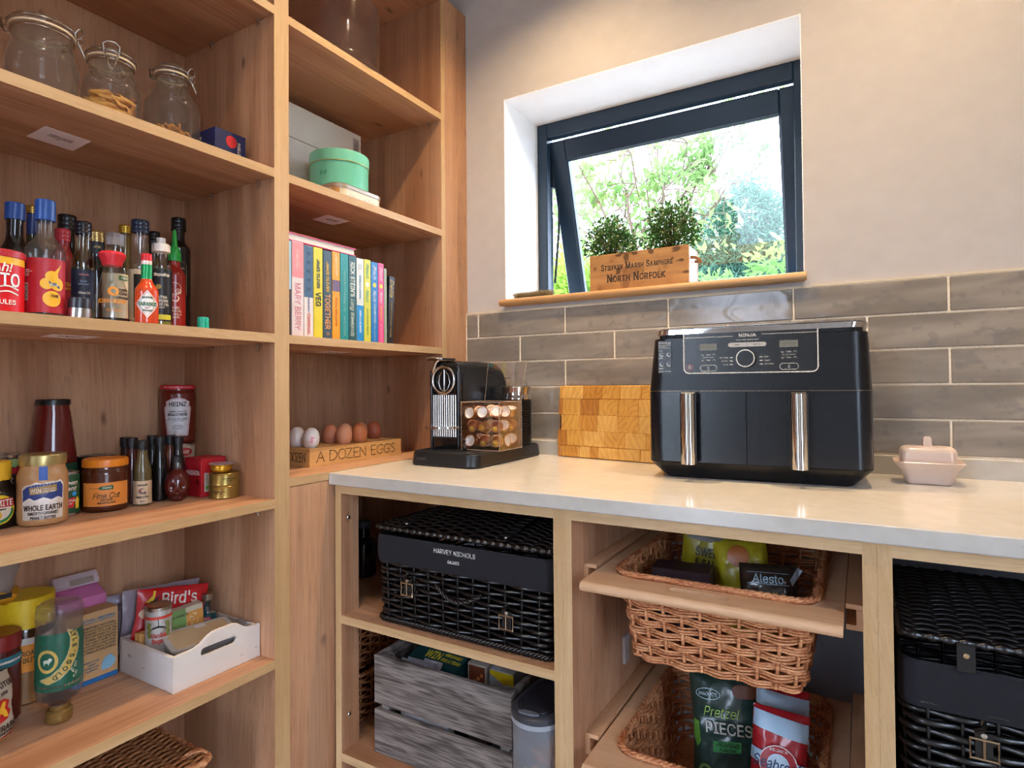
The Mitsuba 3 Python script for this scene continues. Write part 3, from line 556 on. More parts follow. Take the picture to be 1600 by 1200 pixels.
# clip-top jars on the upper shelf
def clip_jar(label, c, r, rl, z0, zt, hinge):
    k = new('clip_top_jar', label, 'glass jar')
    zs = z0+(zt-z0)*.52; zn = zt-.036
    P(k, 'glass_body', lathe([(0, z0+.0006), (r-.006, z0+.0006), (r, z0+.008), (r*1.01, zs)]+ease(r*1.01, zs, rl*.90, zn)+[(rl*.90, zt-.022), (rl*.98, zt-.019)], 36, (*c, 0)), 'glass_jar', 50)
    P(k, 'glass_base', lathe([(0, z0+.004), (r-.008, z0+.004), (r-.004, z0+.012)], 36, (*c, 0)), 'glass_thin', 50)
    P(k, 'gasket', lathe([(rl*.90, zt-.0195), (rl*1.0, zt-.0195), (rl*1.0, zt-.0165), (rl*.90, zt-.0165)], 36, (*c, 0)), M('#cfc3ac', .5), 40, 'pale rubber seal')
    P(k, 'lid', lathe([(rl*.97, zt-.016), (rl*1.0, zt-.013), (rl*.99, zt-.007), (rl*.93, zt-.003), (rl*.80, zt), (rl*.72, zt-.003), (0, zt-.004)], 36, (*c, 0)), 'glass_jar', 50, 'domed glass lid')
    W = STEEL; t = math.radians(hinge); d = A((math.cos(t), math.sin(t), 0)); e = A((-math.sin(t), math.cos(t), 0)); o = A((*c, 0))
    for z in (zt-.0105, zt-.025): P(k, 'wire_ring', tube([(c[0]+(rl*(1.0 if z > zt-.02 else .915)+.0012)*math.cos(a), c[1]+(rl*(1.0 if z > zt-.02 else .915)+.0012)*math.sin(a), z) for a in np.linspace(0, 2*math.pi, 36, endpoint=False)], .0013, 5, True), W, True)
    q = lambda u, v, z: o+d*(rl+u)+e*v+A((0, 0, zt+z))
    P(k, 'clip', J(tube([q(.001, -.012, -.012), q(.006, -.013, -.004), q(.009, -.006, .001), q(.009, .006, .001), q(.006, .013, -.004), q(.001, .012, -.012), q(.004, .011, -.024), q(.004, -.011, -.024)], .0014, 5, True), tube([q(.002, -.010, -.026), q(.008, -.010, -.018), q(.010, 0, -.016), q(.008, .010, -.018), q(.002, .010, -.026)], .0014, 5), tube([q(.004, -.008, -.024), q(.012, -.005, -.042), q(.016, 0, -.054), q(.012, .005, -.042), q(.004, .008, -.024)], .0014, 5)), W, True, 'wire lever clip')
    q2 = lambda u, v, z: o-d*(rl+u)+e*v+A((0, 0, zt+z))
    P(k, 'hinge', J(tube([q2(.0, -.010, -.010), q2(.007, -.010, -.008), q2(.009, 0, -.016), q2(.007, .010, -.008), q2(.0, .010, -.010)], .0014, 5), tube([q2(0, -.007, -.025), q2(.008, -.007, -.020), q2(.008, .007, -.020), q2(0, .007, -.025)], .0014, 5)), W, True, 'wire hinge')
    return k
clip_jar('empty wide clip-top glass jar, the leftmost jar on the upper shelf', (-1.222, .478), .0514, .0475, ZA, 1.750, 55)
clip_jar('clip-top glass jar half full of penne pasta', (-1.222, .588), .0475, .0395, ZA, 1.749, -25)
clip_jar('tall clip-top glass jar with a little spiral pasta at the bottom', (-1.222, .7045), .0505, .0325, ZA, 1.774, 40)
PASTA = M('#d9a44e', .5)
rp = random.Random(11)
def penne(): return loft([A([(.0042*math.cos(a), .0042*math.sin(a), z+(.0042*math.cos(a)*sg)) for a in np.linspace(0, 2*math.pi, 7, endpoint=False)]) for z, sg in ((-.018, .9), (.018, .9))], False)
pc = []
for i in range(70):
    a, q = rp.uniform(0, 6.28), .019*math.sqrt(rp.random()); z = ZA+.027+ (i/70)*.046
    pc.append(mv(penne(), (-1.222+q*math.cos(a), .588+q*math.sin(a), z), rz=rp.uniform(0, 360), ry=rp.uniform(65, 115)))
for i in range(34):
    a = i*2.4; z = ZA+.019+(i/34)*.058
    pc.append(mv(mv(penne(), rx=90+rp.uniform(-25, 25)), (-1.222+.0365*math.cos(a), .588+.0365*math.sin(a), z), rz=0) if False else mv(penne(), (-1.222+.0295*math.cos(a), .588+.0295*math.sin(a), z), ry=90, rz=math.degrees(a)+90+rp.uniform(-20, 20)))
put('penne_pasta', J(*pc), PASTA, 40); labels['penne_pasta'] = {'label': 'yellow penne pasta filling half of the middle clip-top jar', 'category': 'pasta', 'kind': 'stuff'}
pc = []
for i in range(46):
    t = np.linspace(0, 1, 12); a, q = rp.uniform(0, 6.28), .028*math.sqrt(rp.random())
    sp = tube([(.0035*math.cos(9*s), .0035*math.sin(9*s), .026*(s-.5)) for s in t], .0022, 4)
    pc.append(mv(sp, (-1.222+q*math.cos(a), .7045+q*math.sin(a), ZA+.022+(i/46)*.034), ry=rp.uniform(60, 120), rz=rp.uniform(0, 360)))
put('spiral_pasta', J(*pc), M('#c98f3f', .5), 40); labels['spiral_pasta'] = {'label': 'golden spiral pasta at the bottom of the tallest clip-top jar', 'category': 'pasta', 'kind': 'stuff'}
k = new('pasta_box', 'dark blue cardboard pasta box lying at the right end of the upper shelf', 'box')
P(k, 'carton', box(-1.30, -1.17, .765, .838, ZA+.0005, ZA+.076, .0008), M('#14204f', .4), False)
P(k, 'logo', onto(prism(Point(0, 0).buffer(.013).intersection(sbox(-.02, -.02, .02, .02)), .0004), (-1.17, .803, ZA+.055), (0, 1, 0), (0, 0, 1)), M('#b71f2c', .4), False, 'red oval logo')
P(k, 'lettering', J(onto(txt('PENNE RIGATE', .006, .042), (-1.2385, .765, ZA+.060), *FY), onto(txt('FUSILLI', .006, .026), (-1.1699, .821, ZA+.045), SPINE[0], SPINE[1])), M('#c9c4b4', .5), False)
# ---------------------------------------------------------------- bottles on the shelf ZB
c = (-1.156, .391); r = .036
k = new('gravy_drum', 'red cardboard gravy drum with a red lid, at the left edge of the bottle shelf', 'tin')
P(k, 'drum', lathe([(0, ZB+.0005), (r, ZB+.0005), (r, 1.318), (0, 1.318)], 36, (*c, 0)), M('#c9161f', .35), 40)
put_cap(k, c, r+.0015, 1.3165, 1.3275, M('#b02a33', .35), 'lid')
let(k, c, r, 1.300, txt('Ah!', .013, .026, shear=.25), WL, 14)
let(k, c, r, 1.281, txt('BISTO', .019, .060, serif=1), M('#dfe8ee', .5), 4); let(k, c, r, 1.247, txt('GRANULES', .007, .045), WL, 6)
lab(k, c, r, 1.305, 1.316, M('#e6b02c', .4), 60, 20, 'yellow_stripe')
P(k, 'flourish', wrap(J(*[mv(prism(Polygon([(x, .0025*math.sin(x*160)+o) for x in np.linspace(-.026, .026, 20)]+[(x, .0025*math.sin(x*160)+o+.0022) for x in np.linspace(.026, -.026, 20)]), .0003), (0, 0, 0)) for o in (-.004, .004)]), c, r, face(c)+8, 1.264), WL, False)
def bottle(label, c, prof, mat, capd=None, cat='bottle', name='sauce_bottle', ribs=3):
    k = new(name, label, cat); P(k, 'glass', lathe(prof, 32, (*c, 0)), mat, 45)
    if capd: put_cap(k, c, *capd, ribs=ribs)
    return k
Z = ZB+.0006
BC = M('#1a4388', .35)
k = bottle('dark brown sauce bottle with a blue cap, left of the clear blue-capped bottle', (-1.242, .447), bp(Z, 1.335, 1.375, 1.404, .024, .0115), DGLASS, (.0140, 1.402, 1.431, BC), ribs=0)
l = lab(k, (-1.242, .447), .024, 1.25, 1.322, M('#4a1a20', .5), 80); P(l, 'emblem', wrap(mv(blob(Point(0, 0).buffer(.016)), (.012, 0, 0)), (-1.242, .447), .0242, face((-1.242, .447)), 1.292), M('#c99b2c', .5), True)
k = bottle('slim bottle with a gold cap and a navy neck label, behind the two blue-capped bottles', (-1.302, .4945), bp(Z, 1.35, 1.39, 1.436, .020, .0085), OILG, (.0095, 1.434, 1.4485, GOLD))
lab(k, (-1.302, .4945), .0086, 1.395, 1.432, NAVY, 170)
c = (-1.150, .4545)
k = bottle('clear bottle with a bright blue cap and a red label with a yellow flower', c, [(0, Z), (.0235, Z), (.0262, Z+.004), (.0262, 1.325), (.0268, 1.338)]+ease(.0268, 1.338, .0115, 1.368)+[(.0108, 1.376), (.0108, 1.392), (0, 1.392)], 'glass_jar', (.0138, 1.389, 1.4225, BC), ribs=0)
l = lab(k, c, .0263, 1.2365, 1.324, M('#a8202c', .45), 92)
fl_ = unary_union([Point(.0125, .012).buffer(.006), Point(.018, .004).buffer(.007), Point(.008, .004).buffer(.006), Point(.013, -.012).buffer(.0085), Polygon([(.017, .012), (.022, .026), (.012, .014)])])
fl_ = _af.scale(fl_, 1.5, 1.5, origin=(.0195, 0))
P(l, 'flower', wrap(blob(fl_), c, .0266, face(c), 1.277), M('#e3ae2c', .45), True, 'yellow flower print')
P(l, 'swoosh', wrap(mv(blob(Polygon([(x, y+.0022*s_) for s_, seq in ((1, 1), (-1, -1)) for x, y in [(.005, .006), (.008, .002), (.014, .003), (.020, -.002)][::seq]])), (0, 0, .0002)), c, .0267, face(c), 1.280), M('#27406f', .45), True, 'dark blue swoosh')
let(l, c, .0270, 1.2815, txt('BLUE', .0042, .0125, shear=.2), M('#d9d5c4', .5), 26); let(l, c, .0270, 1.264, txt('THAI', .0042, .011), M('#5c2a16', .5), 27)
let(l, c, .0264, 1.300, lines([('SWEET CHILI', .0016), ('SAUCE WITH GARLIC', .0016), ('SHAKE WELL', .0016), ('KEEP COOL', .0016)], .0014), M('#d8b6ae', .5), -62)
P(l, 'barcode', wrap(blob(sbox(-.0045, -.014, .0045, .014)), c, .0266, face(c)-62, 1.270), WL, True); P(l, 'bars', wrap(J(*[prism(sbox(-.004, y, .004, y+.0005+.0004*(i % 3)), .0002) for i, y in enumerate(np.arange(-.013, .0125, .0016))]), c, .0267, face(c)-62, 1.270), DK, False)
k = bottle('dark bottle with a broad black cap, behind the red-capped squeeze bottle', (-1.305, .551), bp(Z, 1.34, 1.385, 1.418, .022, .012), DGLASS, (.0150, 1.416, 1.445, BLACK))
c = (-1.262, .526)
k = bottle('red squeeze bottle with a red cap, behind the flower-label bottle', c, bp(Z, 1.345, 1.378, 1.386, .0195, .0105), M('#8f1f22', .3, 0, .3), (.0120, 1.384, 1.407, M('#b0333b', .25)))
let(k, c, .0195, 1.30, lines([('CHILLI', .006, .020), ('KETCHUP', .004, .020)], .003), M('#d8a238', .5), 40)
c = (-1.198, .531)
k = bottle('olive oil bottle of dark green glass with a navy label and a black cap', c, bp(Z, 1.335, 1.365, 1.391, .0178, .0112), 'glass_dark', (.0126, 1.389, 1.412, M('#0d1017', .3)))
P(k, 'oil', lathe([(0, Z+.003), (.0165, Z+.003), (.0165, 1.330), (0, 1.330)], 24, (*c, 0)), M('#4d4a1a', .25), 40, 'olive oil inside')
l = lab(k, c, .0180, 1.252, 1.325, M('#141c33', .5), 70); let(l, c, .0181, 1.283, txt('Olive Oil', .0042, .017), M('#cfccc6', .5), 6); let(l, c, .0181, 1.301, lines([('Basil', .003), ('Infused', .003)], .002), M('#7884a0', .5), 2); let(l, c, .0181, 1.315, txt('ORGANIC', .0028, .014), M('#b06a66', .5), 4)
c = (-1.252, .5775)
k = bottle('dark bottle with a gold screw cap and black neck label', c, bp(Z, 1.335, 1.365, 1.394, .0185, .0128), DGLASS, (.0138, 1.392, 1.412, M('#b59a60', .3, .8)), ribs=5)
l = lab(k, c, .0130, 1.368, 1.391, DK, 90, name='neck_label'); let(l, c, .0131, 1.381, txt('JOB', .004, .010), M('#c9ae68', .4), 4)
c = (-1.205, .5875)
k = bottle('vinegar bottle with a clear cap and cream label, behind the soy dispenser', c, bp(Z, 1.335, 1.365, 1.382, .0205, .0125), 'glass_dark')
P(k, 'cap', lathe([(0, 1.381), (.0150, 1.381), (.0152, 1.396), (.0160, 1.3965), (.0160, 1.4015), (.013, 1.4045), (0, 1.4045)], 10, (*c, 0)), 'frosted', False, 'clear faceted cap')
l = lab(k, c, .0207, 1.2365, 1.327, M('#cdbf9f', .6), 80); g_ = P(l, 'green_tag', wrap(blob(sbox(-.009, -.004, .009, .004)), c, .0210, face(c)+40, 1.319), M('#2d6b35', .5), True); let(g_, c, .0212, 1.319, txt('ASDA', .0042, .013, shear=.2), WL, 40)
let(l, c, .0209, 1.290, lines([('Apple', .0045), ('Cider', .0045), ('Vinegar', .0045)], .003), M('#4a3b28', .5), 38)
c = (-1.302, .654)
k = bottle('bottle of pale golden oil with a gold cap, behind the navy-capped bottle', c, bp(Z, 1.34, 1.38, 1.434, .019, .0105), 'glass_dark', (.0115, 1.432, 1.4485, M('#c6a23f', .3, .8)), ribs=4)
P(k, 'oil', lathe([(0, Z+.003), (.0175, Z+.003), (.0175, 1.335), (.0095, 1.378), (.0092, 1.425), (0, 1.425)], 24, (*c, 0)), M('#a88f34', .3), 40, 'golden oil inside')
c = (-1.222, .6415)
k = bottle('clear bottle with a navy cap, behind the small hot sauce bottle', c, bp(Z, 1.355, 1.385, 1.421, .0203, .0122), 'glass_thin', (.0155, 1.419, 1.444, M('#182339', .3)))
P(k, 'vinegar', lathe([(0, Z+.003), (.019, Z+.003), (.019, 1.345), (0, 1.345)], 24, (*c, 0)), M('#b7ae8d', .3), 40, 'pale vinegar inside')
l = lab(k, c, .0205, 1.245, 1.345, M('#d6d2c2', .6), 85); l2 = P(l, 'black_panel', band(c, .0207, 1.25, 1.335, face(c)+14, 45, 14), DK, True); let(l2, c, .0209, 1.300, lines([('WHITE', .004), ('WINE', .004), ('VINEGAR', .004)], .0025), M('#cfcac0', .5), 12)
bottle('dark bottle with a ribbed black cap, behind the spray oil', (-1.302, .712), bp(Z, 1.34, 1.385, 1.427, .019, .010), DGLASS, (.0112, 1.424, 1.448, BLACK))
c = (-1.200, .6695)
k = bottle('olive oil spray bottle with a white nozzle cap and black label', c, bp(Z, 1.355, 1.375, 1.386, .0192, .0125), 'glass_thin', None)
P(k, 'cap', lathe([(0, 1.384), (.0164, 1.384), (.0164, 1.3985), (.0135, 1.4005), (.0085, 1.4005), (.0085, 1.4120), (.0075, 1.4126), (0, 1.4126)], 26, (*c, 0)), M('#dedbd8', .4), 35, 'white nozzle cap')
P(k, 'oil', lathe([(0, Z+.003), (.0178, Z+.003), (.0178, 1.350), (0, 1.350)], 24, (*c, 0)), M('#8a842d', .3), 40, 'yellow-green oil inside')
l = lab(k, c, .0194, 1.246, 1.349, M('#17181a', .4), 88); let(l, c, .0195, 1.337, txt('Napolina', .0062, .027, shear=.1), WL, 4)
P(l, 'olive', wrap(blob(Point(-.004, 0).buffer(.0048)), c, .0197, face(c), 1.313), M('#9a7d33', .4), True, 'printed olive'); let(l, c, .0195, 1.283, lines([('EXTRA', .005, .020), ('VIRGIN', .005, .022), ('OLIVE OIL', .005, .027), ('SPRAY', .0026, .012)], .0022), M('#e0ddd4', .5), 2); P(l, 'yellow_strip', band(c, .0196, 1.2485, 1.2585, face(c), 60), M('#c3bf35', .5), True)
c = (-1.252, .7270)
k = bottle('red sriracha bottle with a green nozzle and white line drawing', c, bp(Z, 1.350, 1.375, 1.384, .0206, .0105), M('#8c1d17', .25, 0, .4), None)
P(k, 'cap', lathe([(0, 1.382), (.0125, 1.382), (.0125, 1.398), (.0095, 1.409), (.0058, 1.415), (.0036, 1.443), (.0026, 1.449), (0, 1.4495)], 24, (*c, 0)), M('#1f9a3c', .35), 40, 'green pointed nozzle')
sw = lambda f, w_=.0011: Polygon([(x+w_, y) for x, y in f]+[(x-w_, y) for x, y in f[::-1]]).buffer(.0004)
P(k, 'drawing', wrap(blob(unary_union([Point(0, .012).buffer(.013).difference(Point(0, .012).buffer(.0117)), Point(.007, .006).buffer(.006).difference(Point(.007, .006).buffer(.0047)), Point(.007, .006).buffer(.0025).difference(Point(.007, .006).buffer(.0014)), Point(-.007, -.004).buffer(.005).difference(Point(-.007, -.004).buffer(.0038)), Point(.002, -.009).buffer(.007).difference(Point(.001, -.008).buffer(.0055)), sbox(-.012, .010, -.003, .0112), sbox(-.012, .015, -.004, .0162)]), .003), c, .0208, face(c), 1.310), M('#d6c9c0', .5), True, 'white line drawing')
let(k, c, .0208, 1.2720, lines([('THAI', .0052, .018), ('SRIRACHA', .0042, .024), ('HOT CHILLI', .0042, .026), ('SAUCE', .0040, .018)], .0024), M('#d6c3ba', .5))
c = (-1.322, .7765)
k = bottle('tall dark balsamic bottle with a black cap and a gold arch outline, rightmost bottle', c, bp(Z, 1.425, 1.445, 1.470, .0239, .0125), DGLASS, (.0150, 1.467, 1.4955, BLACK))
arch = [(-.014, 0), (-.014, .07)]+[(.014*math.cos(a), .07+.016*math.sin(a)) for a in np.linspace(math.pi, 0, 12)]+[(.014, 0)]
P(k, 'arch_outline', wrap(tube([(x, y, 0) for x, y in [(arch[i][0]+(arch[i+1][0]-arch[i][0])*t, arch[i][1]+(arch[i+1][1]-arch[i][1])*t) for i in range(len(arch)-1) for t in np.linspace(0, 1, 6, endpoint=False)]], .0005, 4), c, .0240, face(c)+8, 1.31), M('#8d7b4d', .4, .6), True, 'thin gold arch')
let(k, c, .0240, 1.380, txt('Balsamic', .004, .018, shear=.2), M('#a79a78', .5), 8); let(k, c, .0240, 1.268, lines([('ACETO', .0028), ('MODENA', .0028)], .002), M('#8d8266', .5), 8)
c = (-1.160, .5605)
kp = [(0, Z), (.027, Z), (.0296, Z+.004), (.0290, 1.255), (.0245, 1.285), (.0175, 1.310), (.0135, 1.326), (.0125, 1.337), (0, 1.337)]
k = bottle('soy sauce dispenser of clear flared glass with a red pouring cap', c, kp, 'glass_thin', None)
P(k, 'cap', lathe([(0, 1.334), (.0150, 1.334), (.0160, 1.339), (.0210, 1.351), (.0212, 1.3545), (.0180, 1.3585), (0, 1.3590)], 28, (*c, 0)), M('#d8303a', .3), 30, 'red pouring cap')
P(k, 'soy_sauce', lathe([(0, Z+.002), (.0268, Z+.002), (.0272, Z+.008), (0, Z+.008)], 28, (*c, 0)), M('#1c0b06', .2), 40, 'last of the soy sauce')
fk = lambda z: np.interp(z, [q[1] for q in kp[2:8]], [q[0] for q in kp[2:8]])
P(k, 'lettering', wrap(mv(txt('KIKKOMAN', .0072, .042, grid=.004), (0, 0, .0003)), c, fk, face(c), 1.268), M('#d98a2a', .5), False, 'orange lettering'); P(k, 'lettering', wrap(mv(txt('Soy Sauce', .004, .022), (0, 0, .0003)), c, fk, face(c)+5, 1.252), M('#d98a2a', .5), False)
P(k, 'emblem', wrap(mv(blob(Point(0, 0).buffer(.009, quad_segs=2).difference(Point(.001, 0).buffer(.0042)), .003), (0, 0, .0004)), c, fk, face(c)+4, 1.286), M('#d0862c', .5), True, 'orange hexagon emblem')
c = (-1.130, .6045)
k = bottle('small bottle of orange-red hot pepper sauce with a white diamond label', c, [(0, Z), (.0165, Z), (.0190, Z+.003), (.0190, 1.290)]+ease(.0190, 1.290, .0088, 1.314)+[(.0086, 1.349), (0, 1.349)], M('#c4421a', .15, 0, .6), (.0090, 1.3475, 1.3605, M('#d42b33', .35)), ribs=5)
P(k, 'neck_band', lathe([(.0089, 1.3135), (.0090, 1.340)], 22, (*c, 0)), M('#16904f', .3, .3), True, 'green foil neck band')
P(k, 'neck_glass', lathe([(.0089, 1.3402), (.0089, 1.3472)], 22, (*c, 0)), M('#d9c9c2', .2), True)
dm = Polygon([(0, .0255), (.0205, 0), (0, -.0255), (-.0205, 0)])
l = P(k, 'diamond_label', wrap(blob(dm), c, .0191, face(c)+4, 1.2665), WL, True, 'white diamond label'); P(l, 'border', wrap(blob(dm.buffer(-.0015).difference(dm.buffer(-.0021)), .004), c, .0194, face(c)+4, 1.2665), M('#b23c35', .5), True)
P(l, 'circle', wrap(blob(Point(0, 0).buffer(.0125).difference(Point(0, 0).buffer(.0119)), .004), c, .0194, face(c)+4, 1.2665), M('#2f7a4a', .5), True)
let(l, c, .0193, 1.2665, txt('TABASCO', .0064, .031), M('#1d5a3a', .5), 4); let(l, c, .0193, 1.2785, txt('McILHENNY CO.', .0026, .016), M('#3a5a48', .5), 4); let(l, c, .0193, 1.2595, txt('BRAND', .0018, .007), M('#b23c35', .5), 4); let(l, c, .0193, 1.2545, txt('PEPPER SAUCE', .0026, .016), M('#3a5a48', .5), 4)
c = (-1.128, .4945)
k = new('pepper_mill_cap', 'short black and silver cap standing at the front of the bottle shelf', 'bottle cap')
P(k, 'collar', lathe([(0, Z), (.0168, Z), (.0170, Z+.0015), (.0170, 1.2475), (0, 1.2475)], 28, (*c, 0)), STEEL, 40, 'silver band'); P(k, 'top', lathe([(0, 1.2476), (.0158, 1.2476), (.0155, 1.264), (.0145, 1.2655), (0, 1.2655)], 28, (*c, 0)), M('#23242b', .3), 40)
k = new('screw_cap', 'small loose turquoise-green cap at the right of the bottle shelf', 'bottle cap')
P(k, 'body', lathe([(0, Z), (.0105, Z), (.0108, Z+.002), (.0104, 1.2525), (.009, 1.2545), (0, 1.2545)], 22, (-1.130, .7135, 0)), M('#12a183', .3), 40)
# a dark bottle half out of view at the left
bottle('dark amber bottle with a black cap, at the very left of the bottle shelf', (-1.30, .413), bp(Z, 1.33, 1.37, 1.40, .024, .012), DGLASS, (.0150, 1.398, 1.428, BLACK))
# ---------------------------------------------------------------- jars and tins on the shelf ZC
Z = ZC+.0006
def jar(label, c, r, zb, zt, rl, mat, lidm, zl, name='food_jar', sh=.012, cat='jar'):
    k = new(name, label, cat)
    P(k, 'glass', lathe([(0, zb), (r-.005, zb), (r-.001, zb+.003), (r, zb+.010), (r, zl-sh-.004)]+ease(r, zl-sh-.004, rl-.002, zl-.001)+[(rl-.002, zl+.002), (0, zl+.002)], 36, (*c, 0)), mat, 45)
    P(k, 'lid', lathe([(0, zl), (rl, zl), (rl+.0004, zl+.002), (rl+.0004, zt-.004), (rl-.001, zt-.0012), (rl-.004, zt), (0, zt-.0004)], 36, (*c, 0)), lidm, 40); return k
c = (-1.2815, .5044)
k = jar('peanut butter jar with a pale gold lid and a white and blue label', c, .0373, Z, .998, .0345, M('#b5895a', .3, 0, .5), M('#b9a56c', .3, .7), .9785, sh=.018)
F_ = face(c)+1
top = [(-.031, -.026), (-.033, .030), (-.026, .035), (-.018, .036), (-.010, .040), (0, .036), (.010, .041), (.019, .039), (.026, .042), (.033, .034), (.031, -.026)]
l = P(k, 'label', wrap(blob(Polygon(top), .003), c, .0374, F_, .9105), M('#e4e1da', .55), True, 'white label with a cut-out skyline'); blu = Polygon([(-.031, .006), (-.031, .026), (-.024, .032), (-.010, .036), (.010, .036), (.026, .038), (.031, .030), (.030, .008), (.022, .012), (.012, .008), (0, .013), (-.012, .008), (-.020, .013)])
for i in range(9): blu = blu.difference(Polygon([(0, .012), (-.04+.01*i, .06), (-.0385+.01*i, .06)]))
P(l, 'blue_print', wrap(blob(blu, .003), c, .0377, F_, .9105), M('#2c3c78', .5), True, 'blue sunburst print')
P(l, 'banner', wrap(mv(mv(blob(rrect(-.020, .020, -.0062, .0062, .002)), rz=6), (0, .026, .0001)), c, .0379, F_, .9105), M('#a08455', .45), True, 'gold-brown banner'); let(l, c, .0380, .9355, J(mv(txt('WIN', .0068, .015, grid=.004), (-.0105, 0, 0)), mv(lines([('TICKETS TO', .0026, .017), ('PARIS 2024', .0026, .017)], .0014), (.0085, 0, 0))), WL, 1)
let(l, c, .0377, .8975, lines([('WHOLE EARTH', .0088, .058), ('SMOOTH ORGANIC', .0050, .044), ('PEANUT BUTTER', .0050, .036)], .0028, grid=.004), M('#3a2a26', .5), 1)
P(k, 'seal_strip', wrap(J(blob(sbox(-.0062, -.013, .0062, .011))), c, lambda z: np.interp(z, [.95, .963, .978], [.0376, .0368, .0348]), F_, .966), M('#2b55a8', .45), True, 'blue seal strip')
c = (-1.3143, .6236)
k = jar('squat marmalade jar with an orange lid and an orange label', c, .0404, Z, .9755, .0390, M('#4a1e0b', .1, 0, .6), M('#dc7f1d', .35), .9595, sh=.010)
l = lab(k, c, .0406, .8845, .9300, M('#e08a3a', .5), 62, 2); let(l, c, .0408, .9050, txt('Fine Cut', .0105, .046, bold=False, shear=.28, grid=.004), M('#3d1a0c', .5), 3); let(l, c, .0408, .8938, lines([('ORANGE', .0032, .020), ('MARMALADE', .0036, .030)], .0022, serif=1), M('#4b220f', .5), 3)
b_ = P(l, 'brand_banner', wrap(blob(Polygon([(-.014, -.002), (-.010, .003), (.011, .0045), (.011, -.0035), (-.008, -.004)]), .004), c, .0408, face(c)+3, .9200), M('#1e5a38', .5), True, 'green banner'); let(b_, c, .0410, .9203, txt('Martlet', .0034, .015, shear=.2), WL, 4)
P(l, 'stem', wrap(tube([(-.030, .0005, 0), (-.022, -.001, 0), (-.012, .0006, 0)], .0004, 4), c, .0408, face(c)+3, .9200), M('#7a3b18', .5), True)
c = (-1.318, .443)
k = jar('round black yeast extract jar with a yellow lid, at the left edge', c, .036, Z, .9885, .0265, M('#0d0907', .06, 0, .8), M('#d8a92a', .4), .955, sh=.022)
ov = Point(0, 0).buffer(1)
E_ = lambda a, b: Polygon([(a*math.cos(t), b*math.sin(t)) for t in np.linspace(0, 6.283, 36, endpoint=False)])
l = P(k, 'label', wrap(blob(E_(.029, .026), .003), c, .0363, face(c)+10, .9065), M('#d2b21f', .5), True, 'yellow oval label'); P(l, 'green_ring', wrap(blob(E_(.0265, .0235).difference(E_(.022, .0185)).intersection(sbox(-.03, -.03, .03, .0)), .004), c, .0366, face(c)+10, .9065), M('#2a7a43', .5), True); P(l, 'white_field', wrap(blob(E_(.022, .0185), .004), c, .0366, face(c)+10, .9065), M('#ddd8cc', .5), True)
P(l, 'red_band', wrap(blob(Polygon([(-.029, .004), (.029, .004), (.025, .019), (-.025, .019)]), .004), c, .0368, face(c)+10, .9065), M('#a52029', .5), True, 'red band'); let(l, c, .0371, .9180, txt('MARMITE', .0105, .048, grid=.004), WL, 10); let(l, c, .0369, .9068, txt('YEAST EXTRACT', .0026, .026), DK, 10)
P(l, 'spoon', wrap(blob(unary_union([E_(.005, .007), sbox(-.001, -.004, .001, .010)]), .004), c, .0368, face(c)+14, .897), M('#c99a2d', .5), True, 'printed spoon')
def can(label, c, r, zb, zt, mat, name='food_can', cat='tin'):
    k = new(name, label, cat)
    P(k, 'body', lathe([(0, zb), (r-.001, zb), (r, zb+.002), (r-.0006, zb+.004), (r-.0006, zt-.004), (r, zt-.002), (r-.0005, zt), (r-.002, zt), (r-.003, zt-.004), (0, zt-.004)], 34, (*c, 0)), STEEL, 40)
    lab(k, c, r-.0005, zb+.005, zt-.005, mat, 179.9); return k
c = (-1.392, .473)
k = can('soup can with a dark and green label, behind the yeast extract jar', c, .037, Z, .992, M('#3a2426', .45)); l = f'{k}__label'
P(l, 'green_top', band(c, .0370, .970, .985, face(c)+20, 120, 24), M('#93b06f', .5), True); P(l, 'red_band', band(c, .0372, .957, .968, face(c)+20, 120, 24), M('#b0232c', .5), True, 'red band'); let(l, c, .0371, .945, txt('HEINZ', .010, .040, grid=.005), WL, 10); let(l, c, .0371, .918, txt('TOMATO', .011, .050, grid=.005), WL, 10)
c = (-1.322, .558)
k = can('small sweetcorn can with a green label and a red panel, half behind the peanut butter', c, .0220, Z, .9555, M('#1d4a2c', .4)); l = f'{k}__label'
let(l, c, .0217, .930, lines([('Green', .008), ('Giant', .008)], .003, shear=.25), WL, 10); P(l, 'red_panel', wrap(blob(Polygon([(-.014, -.010), (.008, -.010), (.011, .010), (-.014, .004)])), c, .0219, face(c)+12, .898), M('#c3222b', .5), True, 'red panel'); let(l, c, .0221, .899, lines([('ORIGINAL', .0042), ('CRISP', .0030)], .002), WL, 10)
P(l, 'corn', wrap(blob(Polygon([(.010, -.012), (.018, -.012), (.019, .006), (.013, .012), (.010, 0)])), c, .0220, face(c)+14, .897), M('#d9b42e', .5), True, 'yellow corn print'); P(l, 'blue_dot', wrap(blob(Point(0, 0).buffer(.0045)), c, .0219, face(c)+36, .914), M('#2b8fc7', .5), True)
c = (-1.388, .563)
k = new('passata_bottle', 'tall conical bottle of tomato passata with a black lid, against the back of the shelf', 'bottle')
P(k, 'glass', lathe([(0, Z), (.036, Z), (.040, Z+.004), (.0402, .955), (.0385, .985), (.0285, 1.068), (.0262, 1.078), (.0262, 1.084), (0, 1.084)], 36, (*c, 0)), M('#5f140e', .08, 0, .8), 45); put_cap(k, c, .0285, 1.0822, 1.0935, M('#101114', .3), 'lid'); lab(k, c, .0403, .895, .968, M('#1c3f2b', .5), 80); P(f'{k}__label', 'print', wrap(blob(sbox(-.005, -.02, .005, .02)), c, .0405, face(c)+36, .935), M('#b9c1a8', .5), True)
c = (-1.392, .642)
